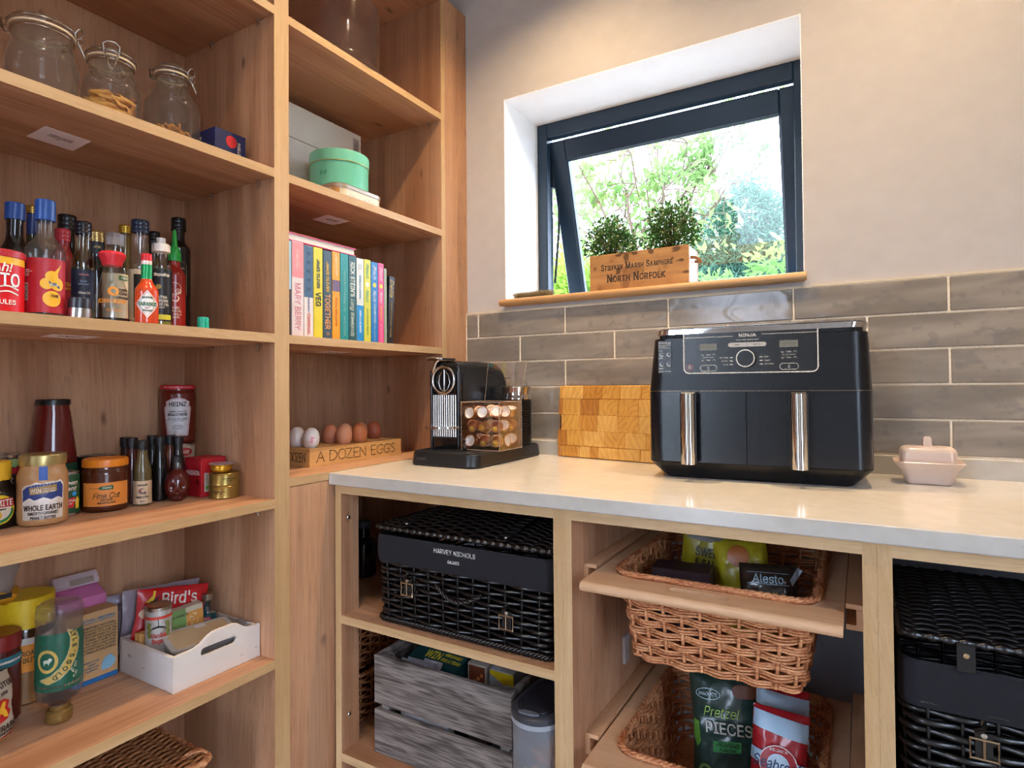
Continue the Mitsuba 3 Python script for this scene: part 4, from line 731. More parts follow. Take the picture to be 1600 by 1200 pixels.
jar('low dark jar with a black lid, behind the marmalade', c, .0330, Z, .9745, .0330, M('#1d1511', .12, 0, .5), M('#15171b', .2, .3), .960)
# miniature sauce bottles
def mini(label, c, mat, zt, r=.0150, n=None):
    k = new('miniature_sauce_bottle', label, 'bottle', n)
    P(k, 'glass', lathe(bp(Z, .938, .980, .990, r, .0095), 24, (*c, 0)), mat, 45)
    P(k, 'cap', lathe([(0, .9795), (.0094, .9795), (.0096, .990), (.0109, .9905), (.0110, zt-.0016), (.0098, zt), (0, zt)], 22, (*c, 0)), M('#141416', .45), 40); return k
c = (-1.2925, .6837)
k = mini('miniature bottle of olive-brown sauce with a cream label, in front of its group', c, M('#5c5030', .12, 0, .6), 1.006, .0164)
l = lab(k, c, .0166, .8765, .9235, M('#cdb393', .55), 88); let(l, c, .0168, .9150, txt('DRAGON', .0036, .018), M('#4a3d38', .5)); let(l, c, .0168, .8905, txt("BREATH", .0040, .020), M('#4a3d38', .5)); let(l, c, .0168, .8815, txt('HOT', .0030, .008), M('#4a3d38', .5))
P(l, 'dragon_print', wrap(blob(unary_union([Point(-.001, 0).buffer(.0062).difference(Point(.001, .001).buffer(.0035)), Point(.004, -.004).buffer(.003)]), .003), c, .0168, face(c), .9025), M('#6d5c58', .5), True, 'round dragon emblem'); P(l, 'red_dot', wrap(blob(Point(-.004, .001).buffer(.0022)), c, .0170, face(c), .9025), M('#a8474a', .5), True)
mini('miniature bottle of dark red sauce, directly behind the cream-labelled one', (-1.335, .6844), M('#4a1a12', .12, 0, .6), 1.0095, .0148); mini('miniature dark sauce bottle next to the black-lidded jar', (-1.37, .690), M('#3a1d10', .12, 0, .6), 1.009, .0125)
mini('miniature dark green sauce bottle at the back left of the pair in the middle', (-1.365, .743), M('#10170f', .1, 0, .6), 1.009, .0145); mini('miniature blackish sauce bottle at the front right of the pair in the middle', (-1.312, .7297), M('#121210', .1, 0, .6), 1.009, .0145)
mini('miniature bottle of amber sauce before the tall tomato sauce jar', (-1.355, .7765), M('#6b2d0e', .1, 0, .6), 1.007, .0140); mini('miniature dark bottle just behind the skull bottle', (-1.315, .7715), M('#191210', .1, 0, .6), 1.006, .0140)
# skull bottle
c = (-1.2738, .7461)
k = new('skull_bottle', 'small skull-shaped glass bottle of dark red sauce with a black cap', 'bottle')
s_ = trimesh.creation.icosphere(4, 1.0); v = A(s_.vertices).copy(); d = v.copy(); t = math.radians(face(c)); fx = d[:, 0]*math.cos(t)+d[:, 1]*math.sin(t); fy = -d[:, 0]*math.sin(t)+d[:, 1]*math.cos(t)
dent = 1-.22*np.exp(-((fy-.42)**2+(d[:, 2]+.05)**2)/.035)*(fx > 0)-.22*np.exp(-((fy+.42)**2+(d[:, 2]+.05)**2)/.035)*(fx > 0)-.15*np.exp(-(fy**2+(d[:, 2]+.38)**2)/.012)*(fx > 0)-.18*np.exp(-((d[:, 2]+.68)**2)/.008)*(1-.3*np.abs(fy))+.03*np.sin(fy*26)*np.exp(-((d[:, 2]+.75)**2)/.03)*(fx > 0)
v = v*dent[:, None]*A([.0245, .0245, .036])+A([*c, Z+.033]); v[:, 2] = np.maximum(v[:, 2], Z)
P(k, 'glass', (v, A(s_.faces)), M('#4a0f0b', .05, 0, 1.0), True); P(k, 'neck', lathe([(.0095, .936), (.0100, .944), (.0092, .9555), (0, .9555)], 22, (*c, 0)), 'glass_thin', 40); put_cap(k, c, .0108, .9548, .9685, M('#151517', .45))
# tall sauce jar on a can
c = (-1.392, .8160)
k = can('low can with a red and cream label, under the tall tomato sauce jar', c, .0365, Z, .9845, M('#cdbd9f', .5)); l = f'{k}__label'; P(l, 'red_print', wrap(blob(E_(.022, .010), .004), c, .0368, face(c)+18, .966), M('#b03238', .5), True); let(l, c, .0370, .966, txt('BEANS', .008, .028, grid=.005), CREAM, 18)
k = jar('tall tomato sauce jar with a red lid and keystone label, in the corner', c, .0375, .9851, 1.1215, .0362, M('#5a170d', .12, 0, .6), M('#b3202b', .3), 1.1115, sh=.008)
ks = Polygon([(-.022, -.048), (.022, -.048), (.030, .018), (.024, .022), (.026, .030), (.014, .037), (0, .039), (-.014, .037), (-.026, .030), (-.024, .022), (-.030, .018)])
l = P(k, 'label', wrap(blob(ks, .003), c, .0377, face(c), 1.052), M('#d5d4d6', .55), True, 'white keystone label'); P(l, 'border', wrap(blob(ks.buffer(-.0022).difference(ks.buffer(-.0030)), .006), c, .0379, face(c), 1.052), M('#b0343c', .5), True)
let(l, c, .0379, 1.0770, txt('HEINZ', .0100, .036, grid=.004), M('#26242a', .5)); let(l, c, .0379, 1.0560, lines([('TOMATO SAUCE FOR', .0030, .036), ('BOLOGNESE', .0062, .040)], .0020), M('#2a282e', .5)); let(l, c, .0379, 1.0415, lines([('FOR A RICH MEATY RAGU', .0016, .040), ('NO ARTIFICIAL COLOURS', .0016, .042), ('OR FLAVOURS', .0016, .022)], .0013), M('#56545a', .5))
P(l, 'print', wrap(blob(unary_union([E_(.011, .005).difference(E_(.0095, .0038)), Point(-.003, .001).buffer(.003).difference(Point(-.003, .001).buffer(.002)), Point(.004, 0).buffer(.0028).difference(Point(.004, 0).buffer(.0018))]), .004), c, .0379, face(c), 1.024), M('#77757a', .5), True)
let(k, c, .0366, 1.1163, txt('100% NATURAL TOMATOES', .0026, .060, grid=.005), M('#dba9a6', .5))
# passata carton
k = new('passata_carton', 'red passata carton with a white nutrition panel, beside the gold tins', 'carton')
P(k, 'body', box(-1.322, -1.2595, .791, .850, Z, .9565, .0008), M('#ad1f27', .4), False); P(k, 'folded_top', loft([ring(-1.322, -1.2595, .791, .850, .9566, .0008, 1), A([(x, y, z) for x, y, z in zip(*(lambda q: (q[:, 0]*1.0, q[:, 1], np.where(np.abs(q[:, 0]+1.2908) < .02, .962, .9578)))(ring(-1.321, -1.2605, .792, .849, 0, .0008, 1)))])]), M('#a21d25', .4), False)
P(k, 'lettering', onto(mv(lines([('PASSATA', .010, .048)], .003), (0, 0, .0002)), (-1.290, .791, .925), *FY), WL, False); P(k, 'tomatoes', onto(J(*[prism(disc(x, y, .0055), .0003) for x, y in ((-.018, .006), (.020, .016), (.017, -.010))]), (-1.290, .791, .915), *FY), M('#7c1016', .4), False, 'printed tomatoes')
P(k, 'nutrition_panel', onto(prism(sbox(-.014, -.030, .012, .012), .0003), (-1.2595, .812, .913), *FX), M('#cfc9c2', .55), False, 'white nutrition panel'); P(f'{k}__nutrition_panel', 'print', onto(J(*[prism(sbox(-.012, y, -.012+.012+.008*((i*7) % 3)/2, y+.0010), .0002) for i, y in enumerate(np.arange(-.012, .010, .0026))]), (-1.2591, .812, .913), *FX), M('#6b6660', .5), False); P(f'{k}__nutrition_panel', 'green_mark', onto(prism(sbox(-.011, -.024, .009, -.017), .0002), (-1.2591, .812, .913), *FX), M('#5f9a3a', .5), False)
for i, (a, b, t) in enumerate(((Z, .8995, 'lower of two stacked round gold tins'), (.8998, .9272, 'upper of two stacked round gold tins, under the foil cup'))):
    k = new('gold_tin', t, 'tin'); c = (-1.2236, .8222)
    P(k, 'body', lathe([(0, a), (.0308, a), (.0316, a+.002), (.0308, a+.004), (.0308, b-.004), (.0316, b-.002), (.0306, b), (.029, b), (.028, b-.002), (0, b-.0015)], 34, (*c, 0)), M('#a8904f', .28, .85), 40); let(k, c, .0309, (a+b)/2, lines([('SARDINES IN OIL', .0024), ('NET 120 G', .0020)], .0016), M('#5c4a26', .5), -20+40*i)
k = new('foil_cup', 'small gold foil cup with a printed peel-off lid, lying on the gold tins', 'dessert pot')
P(k, 'cup', mv(lathe([(0, 0), (.0185, 0), (.0195, .002)]+[(.0215+.0004*(i % 2), .004+i*.0022) for i in range(5)]+[(.0225, .0150), (.0250, .0155), (.0250, .0165), (0, .0165)], 30), (-1.2265, .8165, .9295), ry=3), M('#cf9c2f', .3, .8), 30); P(k, 'foil_lid', mv(lathe([(0, .0166), (.0252, .0166), (.0256, .0172), (.0245, .0176), (0, .0174)], 26), (-1.2265, .8165, .9297), ry=3), M('#b9b6c4', .25, .6), 30, 'printed foil lid')
# ---------------------------------------------------------------- shelf ZD
Z = ZD+.0006
c = (-1.2360, .5125)
k = new('syrup_bottle', 'nearly empty clear syrup bottle standing upside down on its gold cap, green label', 'bottle')
pf = [(0, .7370), (.026, .7370), (.0325, .733), (.0345, .725), (.0350, .712), (.0335, .700), (.0338, .688), (.0350, .670), (.0345, .630), (.0352, .600), (.0335, .580), (.0310, .572), (.0170, .564), (.0145, .556), (0, .556)][::-1]
P(k, 'bottle', lathe(pf, 36, (*c, 0)), 'plastic_clear', 45); P(k, 'dregs', lathe([(0, .5565), (.0135, .5565), (.0155, .565), (.024, .570), (0, .5715)], 26, (*c, 0)), M('#3a1406', .15, 0, .6), 40, 'last of the amber syrup')
P(k, 'cap', lathe([(0, Z), (.0180, Z), (.0198, Z+.003), (.0200, Z+.010), (.0194, Z+.011), (.0200, Z+.012), (.0196, Z+.019), (.017, Z+.0215), (.014, Z+.0215), (.014, Z+.030), (0, Z+.030)], 32, (*c, 0)), M('#8a6c38', .35, .5), 40, 'gold-brown cap')
rf = lambda z: np.interp(z, [q[1] for q in pf[1:-1]], [q[0] for q in pf[1:-1]])
l = P(k, 'label', band(c, rf, .592, .690, face(c), 88, 26, 8), M('#12523c', .4), True, 'green label'); th_ = face(c)
cv = [(.019, .048), (.023, .034), (.022, .018), (.017, .002), (.008, -.014), (-.006, -.026), (-.026, -.034)]
cv = [tuple(A(cv[i])*(1-t)+A(cv[i+1])*t) for i in range(len(cv)-1) for t in np.linspace(0, 1, 5, endpoint=False)]
bandp = Polygon([(x+.0065, y-.002) for x, y in cv]+[(x-.0065, y+.004) for x, y in cv[::-1]]).buffer(0)
P(l, 'gold_band', wrap(mv(blob(bandp, .003), (0, 0, .0003)), c, rf, th_, .641), M('#b79a4f', .4), True, 'gold curved band'); P(l, 'band_edge', wrap(mv(blob(bandp.buffer(.0012).difference(bandp.buffer(.0004)), .006), (0, 0, .0003)), c, rf, th_, .641), M('#d8d3bd', .5), True)
ltr = []
for i, ch in enumerate("LYLE'SGOLD"):
    p0 = cv[min(1+int(i*2.75), len(cv)-2)]; p1 = cv[min(2+int(i*2.75), len(cv)-1)]; ang = math.degrees(math.atan2(p1[1]-p0[1], p1[0]-p0[0])); ltr.append(mv(mv(txt(ch, .0072), rz=ang), (p0[0], p0[1]+.0012, .0005)))
P(l, 'lettering', wrap(J(*ltr), c, rf, th_, .641), M('#123227', .5), False)
P(l, 'oval', wrap(mv(blob(E_(.0165, .020).difference(E_(.0115, .0145)), .003), (-.018, .004, .0004)), c, rf, th_, .641), M('#b79a4f', .4), True, 'gold oval frame'); P(l, 'lion_print', wrap(mv(blob(unary_union([E_(.006, .003), Point(.005, .003).buffer(.003), sbox(-.005, -.006, -.0035, 0), sbox(.002, -.006, .0035, 0)]), .004), (-.018, .004, .0004)), c, rf, th_, .641), M('#c9cdbd', .5), True)
P(l, 'scroll', wrap(mv(blob(unary_union([Point(.022+.004*math.sin(i*1.7), -.030+i*.0042).buffer(.0026).difference(Point(.0225+.004*math.sin(i*1.7), -.030+i*.0042).buffer(.0016)) for i in range(7)]), .004), (0, 0, .0003)), c, rf, th_, .641), M('#c9cdbd', .5), True, 'pale scrollwork')
k = new('sugar_box', 'brown cardboard sugar box with dark printed text and a blue base stripe', 'box')
P(k, 'carton', box(-1.371, -1.329, .560, .655, Z, .668, .0008), M('#b28a5c', .6), False); P(k, 'blue_stripe', onto(prism(sbox(-.047, 0, .047, .0095), .0003), (-1.329, .6075, Z), *FX), M('#1d5f96', .5), False, 'blue stripe')
P(k, 'lettering', onto(mv(lines([('UNREFINED NATURAL', .0042, .066), ('SUGAR FROM MAURITIUS IS', .0030, .066), ('PRODUCED TO LOCK IN,', .0042, .068), ('RATHER THAN REFINE OUT, THE', .0030, .066), ('NATURAL MOLASSES', .0042, .066), ('OF THE SUGAR CANE. IT IS', .0034, .064), ('THIS DIFFERENCE WHICH GIVES', .0028, .066), ("BILLINGTON'S SUGAR", .0042, .066), ('ITS UNIQUE RICHNESS.', .0042, .068)], .0024), (0, 0, .0002)), (-1.329, .618, .6145), *FX), M('#3a2a24', .6), False); P(k, 'heading', onto(mv(lines([('NATURAL UNREFINED', .0048, .062), ('MUSCOVADO CANE SUGAR', .0022, .060)], .0020), (0, 0, .0002)), (-1.329, .618, .6515), *FX), M('#3a6a8a', .6), False, 'blue heading')
P(k, 'island_print', onto(mv(prism(Polygon([(-.012, -.011), (-.010, .002), (-.004, .010), (.004, .012), (.008, .006), (.012, 0), (.010, -.006), (.002, -.012)]).buffer(.002), .0003), (0, 0, .0001)), (-1.329, .637, .5605), *FX), M('#7ba7bd', .6), False, 'blue island print'); P(k, 'small_print', onto(mv(lines([('PERFECT FOR', .003), ('USE IN', .003), ('CHOCOLATE', .003), ('PUDDINGS', .003)], .0026), (0, 0, .0002)), (-1.329, .606, .562), *FX), M('#4a6270', .6), False)
k = new('flour_carton', 'pink carton with a white folded top, behind the sugar box', 'carton')
pg = [(-1.427, .706), (-1.376, .686), (-1.376, Z), (-1.427, Z)]
P(k, 'carton', loft([A([(x, y, z) for x, z in pg]) for y in (.570, .655)]), M('#c46f9d', .5), False); P(k, 'folded_top', J(loft([A([(x, y, z) for x, z in ((-1.4265, .7062), (-1.400, .7060), (-1.3975, .7120), (-1.4100, .7300), (-1.4160, .7300))]) for y in (.571, .652)])), M('#cfc3cc', .5), False, 'white folded top'); P(k, 'slot', loft([A([(x, y, z) for x, z in ((-1.3972, .7118), (-1.3960, .7112), (-1.4010, .7210), (-1.4020, .7214))]) for y in (.598, .642)]), M('#8f8073', .6), False)
c = (-1.3835, .517)
k = new('spread_jar', 'big clear jar with a broad yellow lid and an orange label, behind the syrup bottle', 'jar')
P(k, 'glass', lathe([(0, Z), (.040, Z), (.0435, Z+.005), (.0435, .660), (.041, .668), (0, .668)], 36, (*c, 0)), 'glass_thin', 45); P(k, 'contents', lathe([(0, Z+.003), (.0415, Z+.003), (.0415, .640), (0, .640)], 30, (*c, 0)), M('#8a5f2e', .5), 40, 'brown spread inside')
put_cap(k, c, .0458, .669, .7235, M('#d8b61f', .4), 'lid'); lab(k, c, .0437, .590, .650, M('#d48420', .5), 85); lab(k, c, .0439, .640, .652, M('#dcd8cf', .5), 85, 0, 'white_stripe'); let(f'{k}__label', c, .0441, .618, lines([('ROASTED', .0085, .044), ('BUTTER', .0085, .040)], .004, grid=.005), M('#5d3a1a', .5), 22)
c = (-1.330, .4565)
k = new('spread_jar', 'jar with a dark red lid and a teal band, behind the bag of cane sugar', 'jar')
P(k, 'body', lathe([(0, Z), (.030, Z), (.033, Z+.004), (.033, .640), (.031, .656), (0, .656)], 34, (*c, 0)), M('#4d1610', .15, 0, .5), 45); put_cap(k, c, .0335, .655, .682, M('#7c2420', .3), 'lid'); lab(k, c, .0332, .627, .645, M('#2a6d74', .5), 85); lab(k, c, .0334, .634, .638, WL, 85, 0, 'white_stripe')
# sugar bag: a soft pillow, its face turned a little towards the right
def pillow(w, h, t, flat=.25, seed=0, crim=.006, nu=22, nv=26, wr=.0035, tear=None):
    """a filled packet in the xy plane, centred, facing +z, with pressed seams at top and bottom"""
    u, v = np.meshgrid(np.linspace(-1, 1, nu), np.linspace(-1, 1, nv)); sides = []
    for s in (1, -1):
        th = t/2*np.clip(1-np.abs(u)**2.6, 0, 1)**.5*np.clip((1-np.abs(v)**4), 0, 1)**.6
        x = u*w/2*(1-.05*np.cos(v*math.pi/2)**2); y = v*h/2
        nz = (meshkit.fbm(np.stack([x*38+seed, y*38, s+0*x+seed*3], -1), 3)-.5)*wr*2.2*np.clip(1.15-np.abs(v)**8, 0, 1)
        z = s*(th+.0004)+nz*(np.abs(u) < .999)
        if s < 0: z = z
        sides.append(np.stack([x, y, z], -1).reshape(-1, 3))
    i, j = np.meshgrid(np.arange(nv-1), np.arange(nu-1), indexing='ij'); q = np.stack([i*nu+j, i*nu+j+1, (i+1)*nu+j+1, (i+1)*nu+j], -1).reshape(-1, 4)
    f = np.vstack([q[:, [0, 1, 2]], q[:, [0, 2, 3]]])
    return np.vstack(sides), np.vstack([f, f[:, ::-1]+nu*nv])
def pz(w, h, t): return lambda x, y: t/2*np.clip(1-np.abs(2*x/w)**2.6, 0, 1)**.5*np.clip(1-np.abs(2*y/h)**4, 0, 1)**.6
def drape(m, w, h, t, off=.0012, step=.006):
    """flat artwork laid over the front of such a packet"""
    vv, ff = trimesh.remesh.subdivide_to_size(m[0], m[1], step, max_iter=6); vv = A(vv).copy(); vv[:, 2] += pz(w, h, t)(vv[:, 0], vv[:, 1])+off; return vv, A(ff)
def packet(k, w, h, t, place, mat, art=(), seed=0, wr=.0035, part='wrapper'):
    P(k, part, place(pillow(w, h, t, seed=seed, wr=wr)), mat, True)
    for nm, m, mt in art: P(k, nm, place(drape(m, w, h, t, .0010+wr*.55)), mt, False)
def at_(loc, yaw, tilt=0, roll=0):
    """turns a packet upright, its face towards the compass angle yaw, leaning back by tilt"""
    def f(m):
        m = mv(m, rz=roll); v = m[0]; v = np.column_stack([v[:, 2], v[:, 0], v[:, 1]])
        return mv(mv((v, m[1]), ry=-tilt), loc, rz=yaw)
    return f
k = new('sugar_bag', 'paper sugar bag with a red emblem and yellow bird, at the left edge', 'bag')
bd_ = unary_union([Polygon([(-.016, -.016), (-.016, .016), (.004, .016), (.013, .010), (.009, .001), (.015, -.006), (.010, -.015), (0, -.017)])]).buffer(.002)
bird = unary_union([Polygon([(-.012, -.002), (-.004, .003), (.002, .013), (.007, .012), (.004, .002), (.008, -.004), (.011, -.013), (.005, -.011), (0, -.004), (-.008, -.004)])]).buffer(.0007)
packet(k, .084, .110, .052, at_((-1.2445, .4105, Z+.055), 26, 2), M('#b3a594', .5), [('red_emblem', mv(blob(bd_, .006), (.002, .004, 0)), M('#b02522', .5)), ('bird_print', mv(blob(bird, .006), (.002, .004, .0006)), M('#dfa92c', .5)), ('lettering', J(mv(txt('DEMERARA', .0090, .066), (0, -.026, 0)), mv(txt('UNREFINED CANE SUGAR', .0034, .05), (0, -.035, 0)), mv(txt('SINCE 1858', .0048, .030), (0, .030, 0)), mv(txt('BILLINGTON', .0075, .060), (.002, .042, 0))), M('#3c2723', .5)), ('red_strip', mv(blob(sbox(-.037, -.0045, .037, .0045), .006), (0, -.0465, 0)), M('#a8242c', .5)), ('strip_print', mv(txt('CRUNCHY AND GOLDEN', .0030, .045), (0, -.0455, .0008)), M('#d9a54a', .5))], seed=3, wr=.003)
k = new('pasta_bag', 'crumpled half-open clear bag with an orange corner, lying on the yellow-lidded jar', 'bag')
bg = lambda y0, y1, z, x0, x1, s_: A([(x_, y_, z+.006*math.sin(i*1.9+s_)) for i, (x_, y_) in enumerate([((x0+x1)/2+(x1-x0)/2*math.cos(a), (y0+y1)/2+(y1-y0)/2*math.sin(a)) for a in np.linspace(0, 2*math.pi, 14, endpoint=False)])])
P(k, 'wrapper', loft([bg(.425, .470, .7300, -1.37, -1.34, 0), bg(.405, .485, .745, -1.385, -1.325, 1), bg(.39, .492, .775, -1.395, -1.315, 2), bg(.39, .500, .80, -1.39, -1.32, 4), bg(.40, .520, .825, -1.375, -1.335, 5), bg(.42, .545, .842, -1.36, -1.35, 6)]), M('#8d7f76', .22, 0, .4), 60, 'crinkled clear film'); P(k, 'orange_corner', loft([bg(.432, .476, .7285, -1.367, -1.333, 0), bg(.430, .489, .738, -1.376, -1.322, 1), bg(.425, .493, .748, -1.38, -1.318, 1.5)]), M('#c88a25', .35), 60, 'orange corner'); P(k, 'black_print', onto(prism(sbox(-.02, -.004, .02, .004), .0006), (-1.3165, .452, .747), (0, 1, 0), (.1, 0, 1)), DK, False); P(k, 'paper_tag', onto(prism(sbox(-.035, -.006, .035, .006), .0005), (-1.318, .455, .828), (0, .99, .14), (-.1, -.14, .98)), M('#c9c4be', .5), False, 'white printed tag')
# white tray and its contents
k = new('wooden_tray', 'white painted wooden tray with a cut-out handle, full of baking things', 'tray')
def chipped(p, n, uv): return mix(lin('#d6d3d0'), lin('#7c7268'), smoothstep(.74, .80, noise(p.y*14+p.x*14, p.z*240, p.x*10)*.55+.45*fbm(p.x*60, p.y*60, p.z*60, 2))*.8)
scene['chipped_white'] = pr(proc(chipped), .5, 0, .35)
tx0, tx1, ty0, ty1 = -1.336, -1.144, .662, .8525
prof = [(ty0, Z), (ty1, Z), (ty1, .598)]+[(ty1-a, z) for a, z in ((.020, .5985), (.032, .601), (.042, .608), (.052, .6155), (.062, .6185), (.100, .6185), (.112, .6165), (.124, .6105), (.134, .603), (.146, .5985), (.17, .5975))]+[(ty0, .597)]
hole = rrect(.7175, .7975, .577, .5935, .008)
fr_ = Polygon(prof).difference(hole)
for x in (tx1-.008, tx0): P(k, 'handle_side', onto(prism(fr_, .008), (x, 0, 0), *FX), 'chipped_white', False, 'curved side with a hand slot' if x > -1.2 else None)
for y in (ty0, ty1-.008): P(k, 'end_board', box(tx0+.0081, tx1-.0081, y, y+.008, Z, .596, .0008), 'chipped_white', False)
P(k, 'bottom_board', box(tx0+.0081, tx1-.0081, ty0+.0081, ty1-.0081, Z, Z+.005), 'chipped_white', False)
zb = Z+.0052
c = (-1.262, .7000)
k = can('small silver vanilla sugar tin with a red stripe and flowers, in the white tray', c, .0245, zb, .664, M('#b9b7b2', .35, .3), 'sugar_tin'); l = f'{k}__label'
P(k, 'lid', lathe([(0, .660), (.0245, .660), (.0250, .662), (.0250, .6655), (.022, .668), (.018, .6665), (0, .6665)], 30, (*c, 0)), STEEL, 40); P(l, 'red_stripe', band(c, .0246, .643, .649, face(c), 100, 20), M('#c44236', .5), True); let(l, c, .0246, .606, lines([('Vanilla', .0085, .028), ('Sugar', .0085, .024)], .003, grid=.005), M('#b8332e', .5)); [P(l, 'flowers', wrap(blob(unary_union([Point(sx*(.017+.002*(i % 2)), -.012+i*.006).buffer(.004) for i in range(5)]), .004), c, .0247, face(c), .622), M('#6f7a3c', .5), True, 'green flower print') for sx in (-1, 1)]; P(l, 'emblem', wrap(blob(unary_union([sbox(-.0006, -.002, .0006, .016), Polygon([(-.012, -.004), (0, -.001), (.012, -.004), (.012, -.001), (0, .003), (-.012, -.001)])]), .004), c, .0247, face(c), .628), DK, True)
k = new('custard_sachet', 'red sachet with white lettering and a small bird, at the back of the white tray', 'sachet')
packet(k, .148, .105, .018, at_((-1.3110, .7545, .6260), -8, 3, -9), M('#b01c20', .3), [('lettering', mv(txt("Bird's", .024, .074, grid=.008), (.010, .030, 0)), WL), ('bird_print', mv(blob(unary_union([E_(.009, .006), Polygon([(.004, .003), (.013, .017), (.001, .008)])]), .004), (-.044, .022, 0)), M('#27334a', .5)), ('yellow_print', mv(blob(Polygon([(-.008, 0), (.004, .012), (.006, .022), (.010, .022), (.008, .004), (0, -.002)]), .004), (-.050, .026, 0)), M('#d5b62c', .5)), ('food_print', mv(blob(E_(.016, .011), .006), (-.052, .004, 0)), M('#c9a68e', .5))], seed=8, wr=.0025)
k = new('cracker_packet', 'cream packet with a green panel and a picture of seeded crackers, in the white tray', 'packet')
P(k, 'carton', mv(box(-.011, .011, -.055, .055, 0, .098, .001), (-1.286, .7540, zb+.0045), rz=-7, rx=4), M('#cfc7b2', .5), False)
fc = lambda m: mv(onto(m, (.0111, 0, 0), *FX), (-1.286, .7540, zb+.0045), rz=-7, rx=4)
P(k, 'green_panel', fc(prism(sbox(-.020, .040, .018, .098), .0003)), M('#6f8f52', .5), False, 'green panel'); P(k, 'lettering', fc(mv(txt('with seeds', .006, .045), (.0, .085, .0004))), M('#3c4a2c', .5), False)
cp = P(k, 'cracker_picture', fc(prism(sbox(.019, .020, .054, .086), .0004)), M('#c98f45', .5), False, 'picture of a golden cracker'); rs = random.Random(9); P(cp, 'seeds', fc(J(*[mv(prism(E_(rs.uniform(.0012, .003), rs.uniform(.001, .0022)), .0002), (rs.uniform(.023, .050), rs.uniform(.024, .082), .0004)) for _ in range(26)])), M('#e0d3b4', .5), False)
P(k, 'plate_print', fc(mv(prism(disc(0, 0, .021).difference(disc(0, 0, .019)), .0003), (-.006, .036, .0003))), M('#a39e94', .5), False); P(k, 'red_star', fc(mv(prism(Polygon([(.007*math.cos(a)*(1 if i % 2 else .35), .007*math.sin(a)*(1 if i % 2 else .35)) for i, a in enumerate(np.linspace(0, 6.283, 10, endpoint=False))]), .0003), (-.006, .034, .0004))), M('#a03232', .5), False)
k = new('biscuit_packet', 'opened crisp bread slice pack with an orange edge, beside the vanilla sugar tin', 'packet'); P(k, 'slices', J(*[mv(box(-.006, -.001, -.016, .016, 0, .075, .001), (-1.296+i*.006, .690, zb), rz=-8) for i in range(3)]), M('#c9924f', .6), False)
c = (-1.290, .8240)
k = new('essence_bottle', 'small clear food essence bottle with a silver cap and a teal label, in the tray', 'bottle')
P(k, 'glass', lathe(bp(zb, .606, .628, .634, .0190, .0105), 28, (*c, 0)), 'glass_thin', 45); put_cap(k, c, .0118, .6325, .6485, STEEL, ribs=4); P(k, 'contents', lathe([(0, zb+.002), (.0178, zb+.002), (.0178, .585), (0, .585)], 24, (*c, 0)), M('#1b1512', .3), 40, 'dark essence'); l = lab(k, c, .0192, .565, .605, M('#12484c', .45), 85); P(l, 'emblem', wrap(blob(unary_union([E_(.0085, .0045)]), .004), c, .0194, face(c), .5965), M('#b83a52', .5), True); let(l, c, .0196, .5965, txt('Oetker', .0034, .012), WL); let(l, c, .0194, .577, txt('VANILLA', .0032, .020), WL); P(k, 'cap_strip', band(c, .0120, .612, .634, face(c)+10, 18), DK, True)
k = new('plastic_tub', 'flat clear plastic tub with pale contents, lying across the front of the white tray', 'tub')
tb = lambda m: mv(m, (-1.2105, .757, .5735), rz=-12, ry=12)
P(k, 'tub', tb(loft([ring(-.038, .038, -.062, .062, -.026, .010), ring(-.038, .038, -.064, .064, .020, .012)])), 'frosted', 40); P(k, 'lid', tb(loft([ring(-.040, .040, -.066, .066, .0201, .013), ring(-.040, .040, -.066, .066, .0245, .013), ring(-.040, .040, -.067, .067, .0255, .012)])), M('#a8a4a0', .25), 40, 'greyish clear lid'); P(k, 'contents', tb(loft([ring(-.033, .033, -.058, .058, .0256, .010), ring(-.030, .030, -.055, .055, .0268, .010)])), M('#b59c78', .5), 40, 'beige contents under the lid'); P(k, 'lid_tab', tb(loft([ring(-.035, -.020, -.004, .020, .0257, .006), ring(-.034, -.021, -.003, .019, .0275, .006)])), M('#c3bfbc', .3), 40)
k = new('plastic_bag', 'folded clear plastic bag behind the red sachet, its lilac edge showing', 'bag'); packet(k, (.165), .130, .010, at_((-1.3620, .760, Z+.0800), -4, 2, -5), M('#8f8088', .25, 0, .3), seed=21, wr=.005)
k = new('plastic_bag', 'crumpled clear bag between the sugar box and the white tray contents', 'bag'); packet(k, .050, .110, .020, at_((-1.3900, .6900, Z+.0620), -10, 0, 4), M('#5d5051', .22, 0, .4), seed=33, wr=.006)
k = new('paper_bag', 'white crumpled paper bag corner beside the pink carton', 'bag'); packet(k, .045, .13, .016, at_((-1.4120, .683, Z+.0710), -4, 0, -5), M('#aaa5b4', .5), seed=41, wr=.004)
k = new('food_colour_box', 'small teal box standing behind the essence bottle', 'box'); P(k, 'carton', box(-1.3335, -1.3215, .826, .843, zb, .647, .0006), M('#1f6a80', .5), False); P(k, 'lettering', onto(lines([('FOOD', .003), ('GEL', .003)], .002), (-1.3214, .8345, .636), *FX), M('#6fae5c', .5), False)
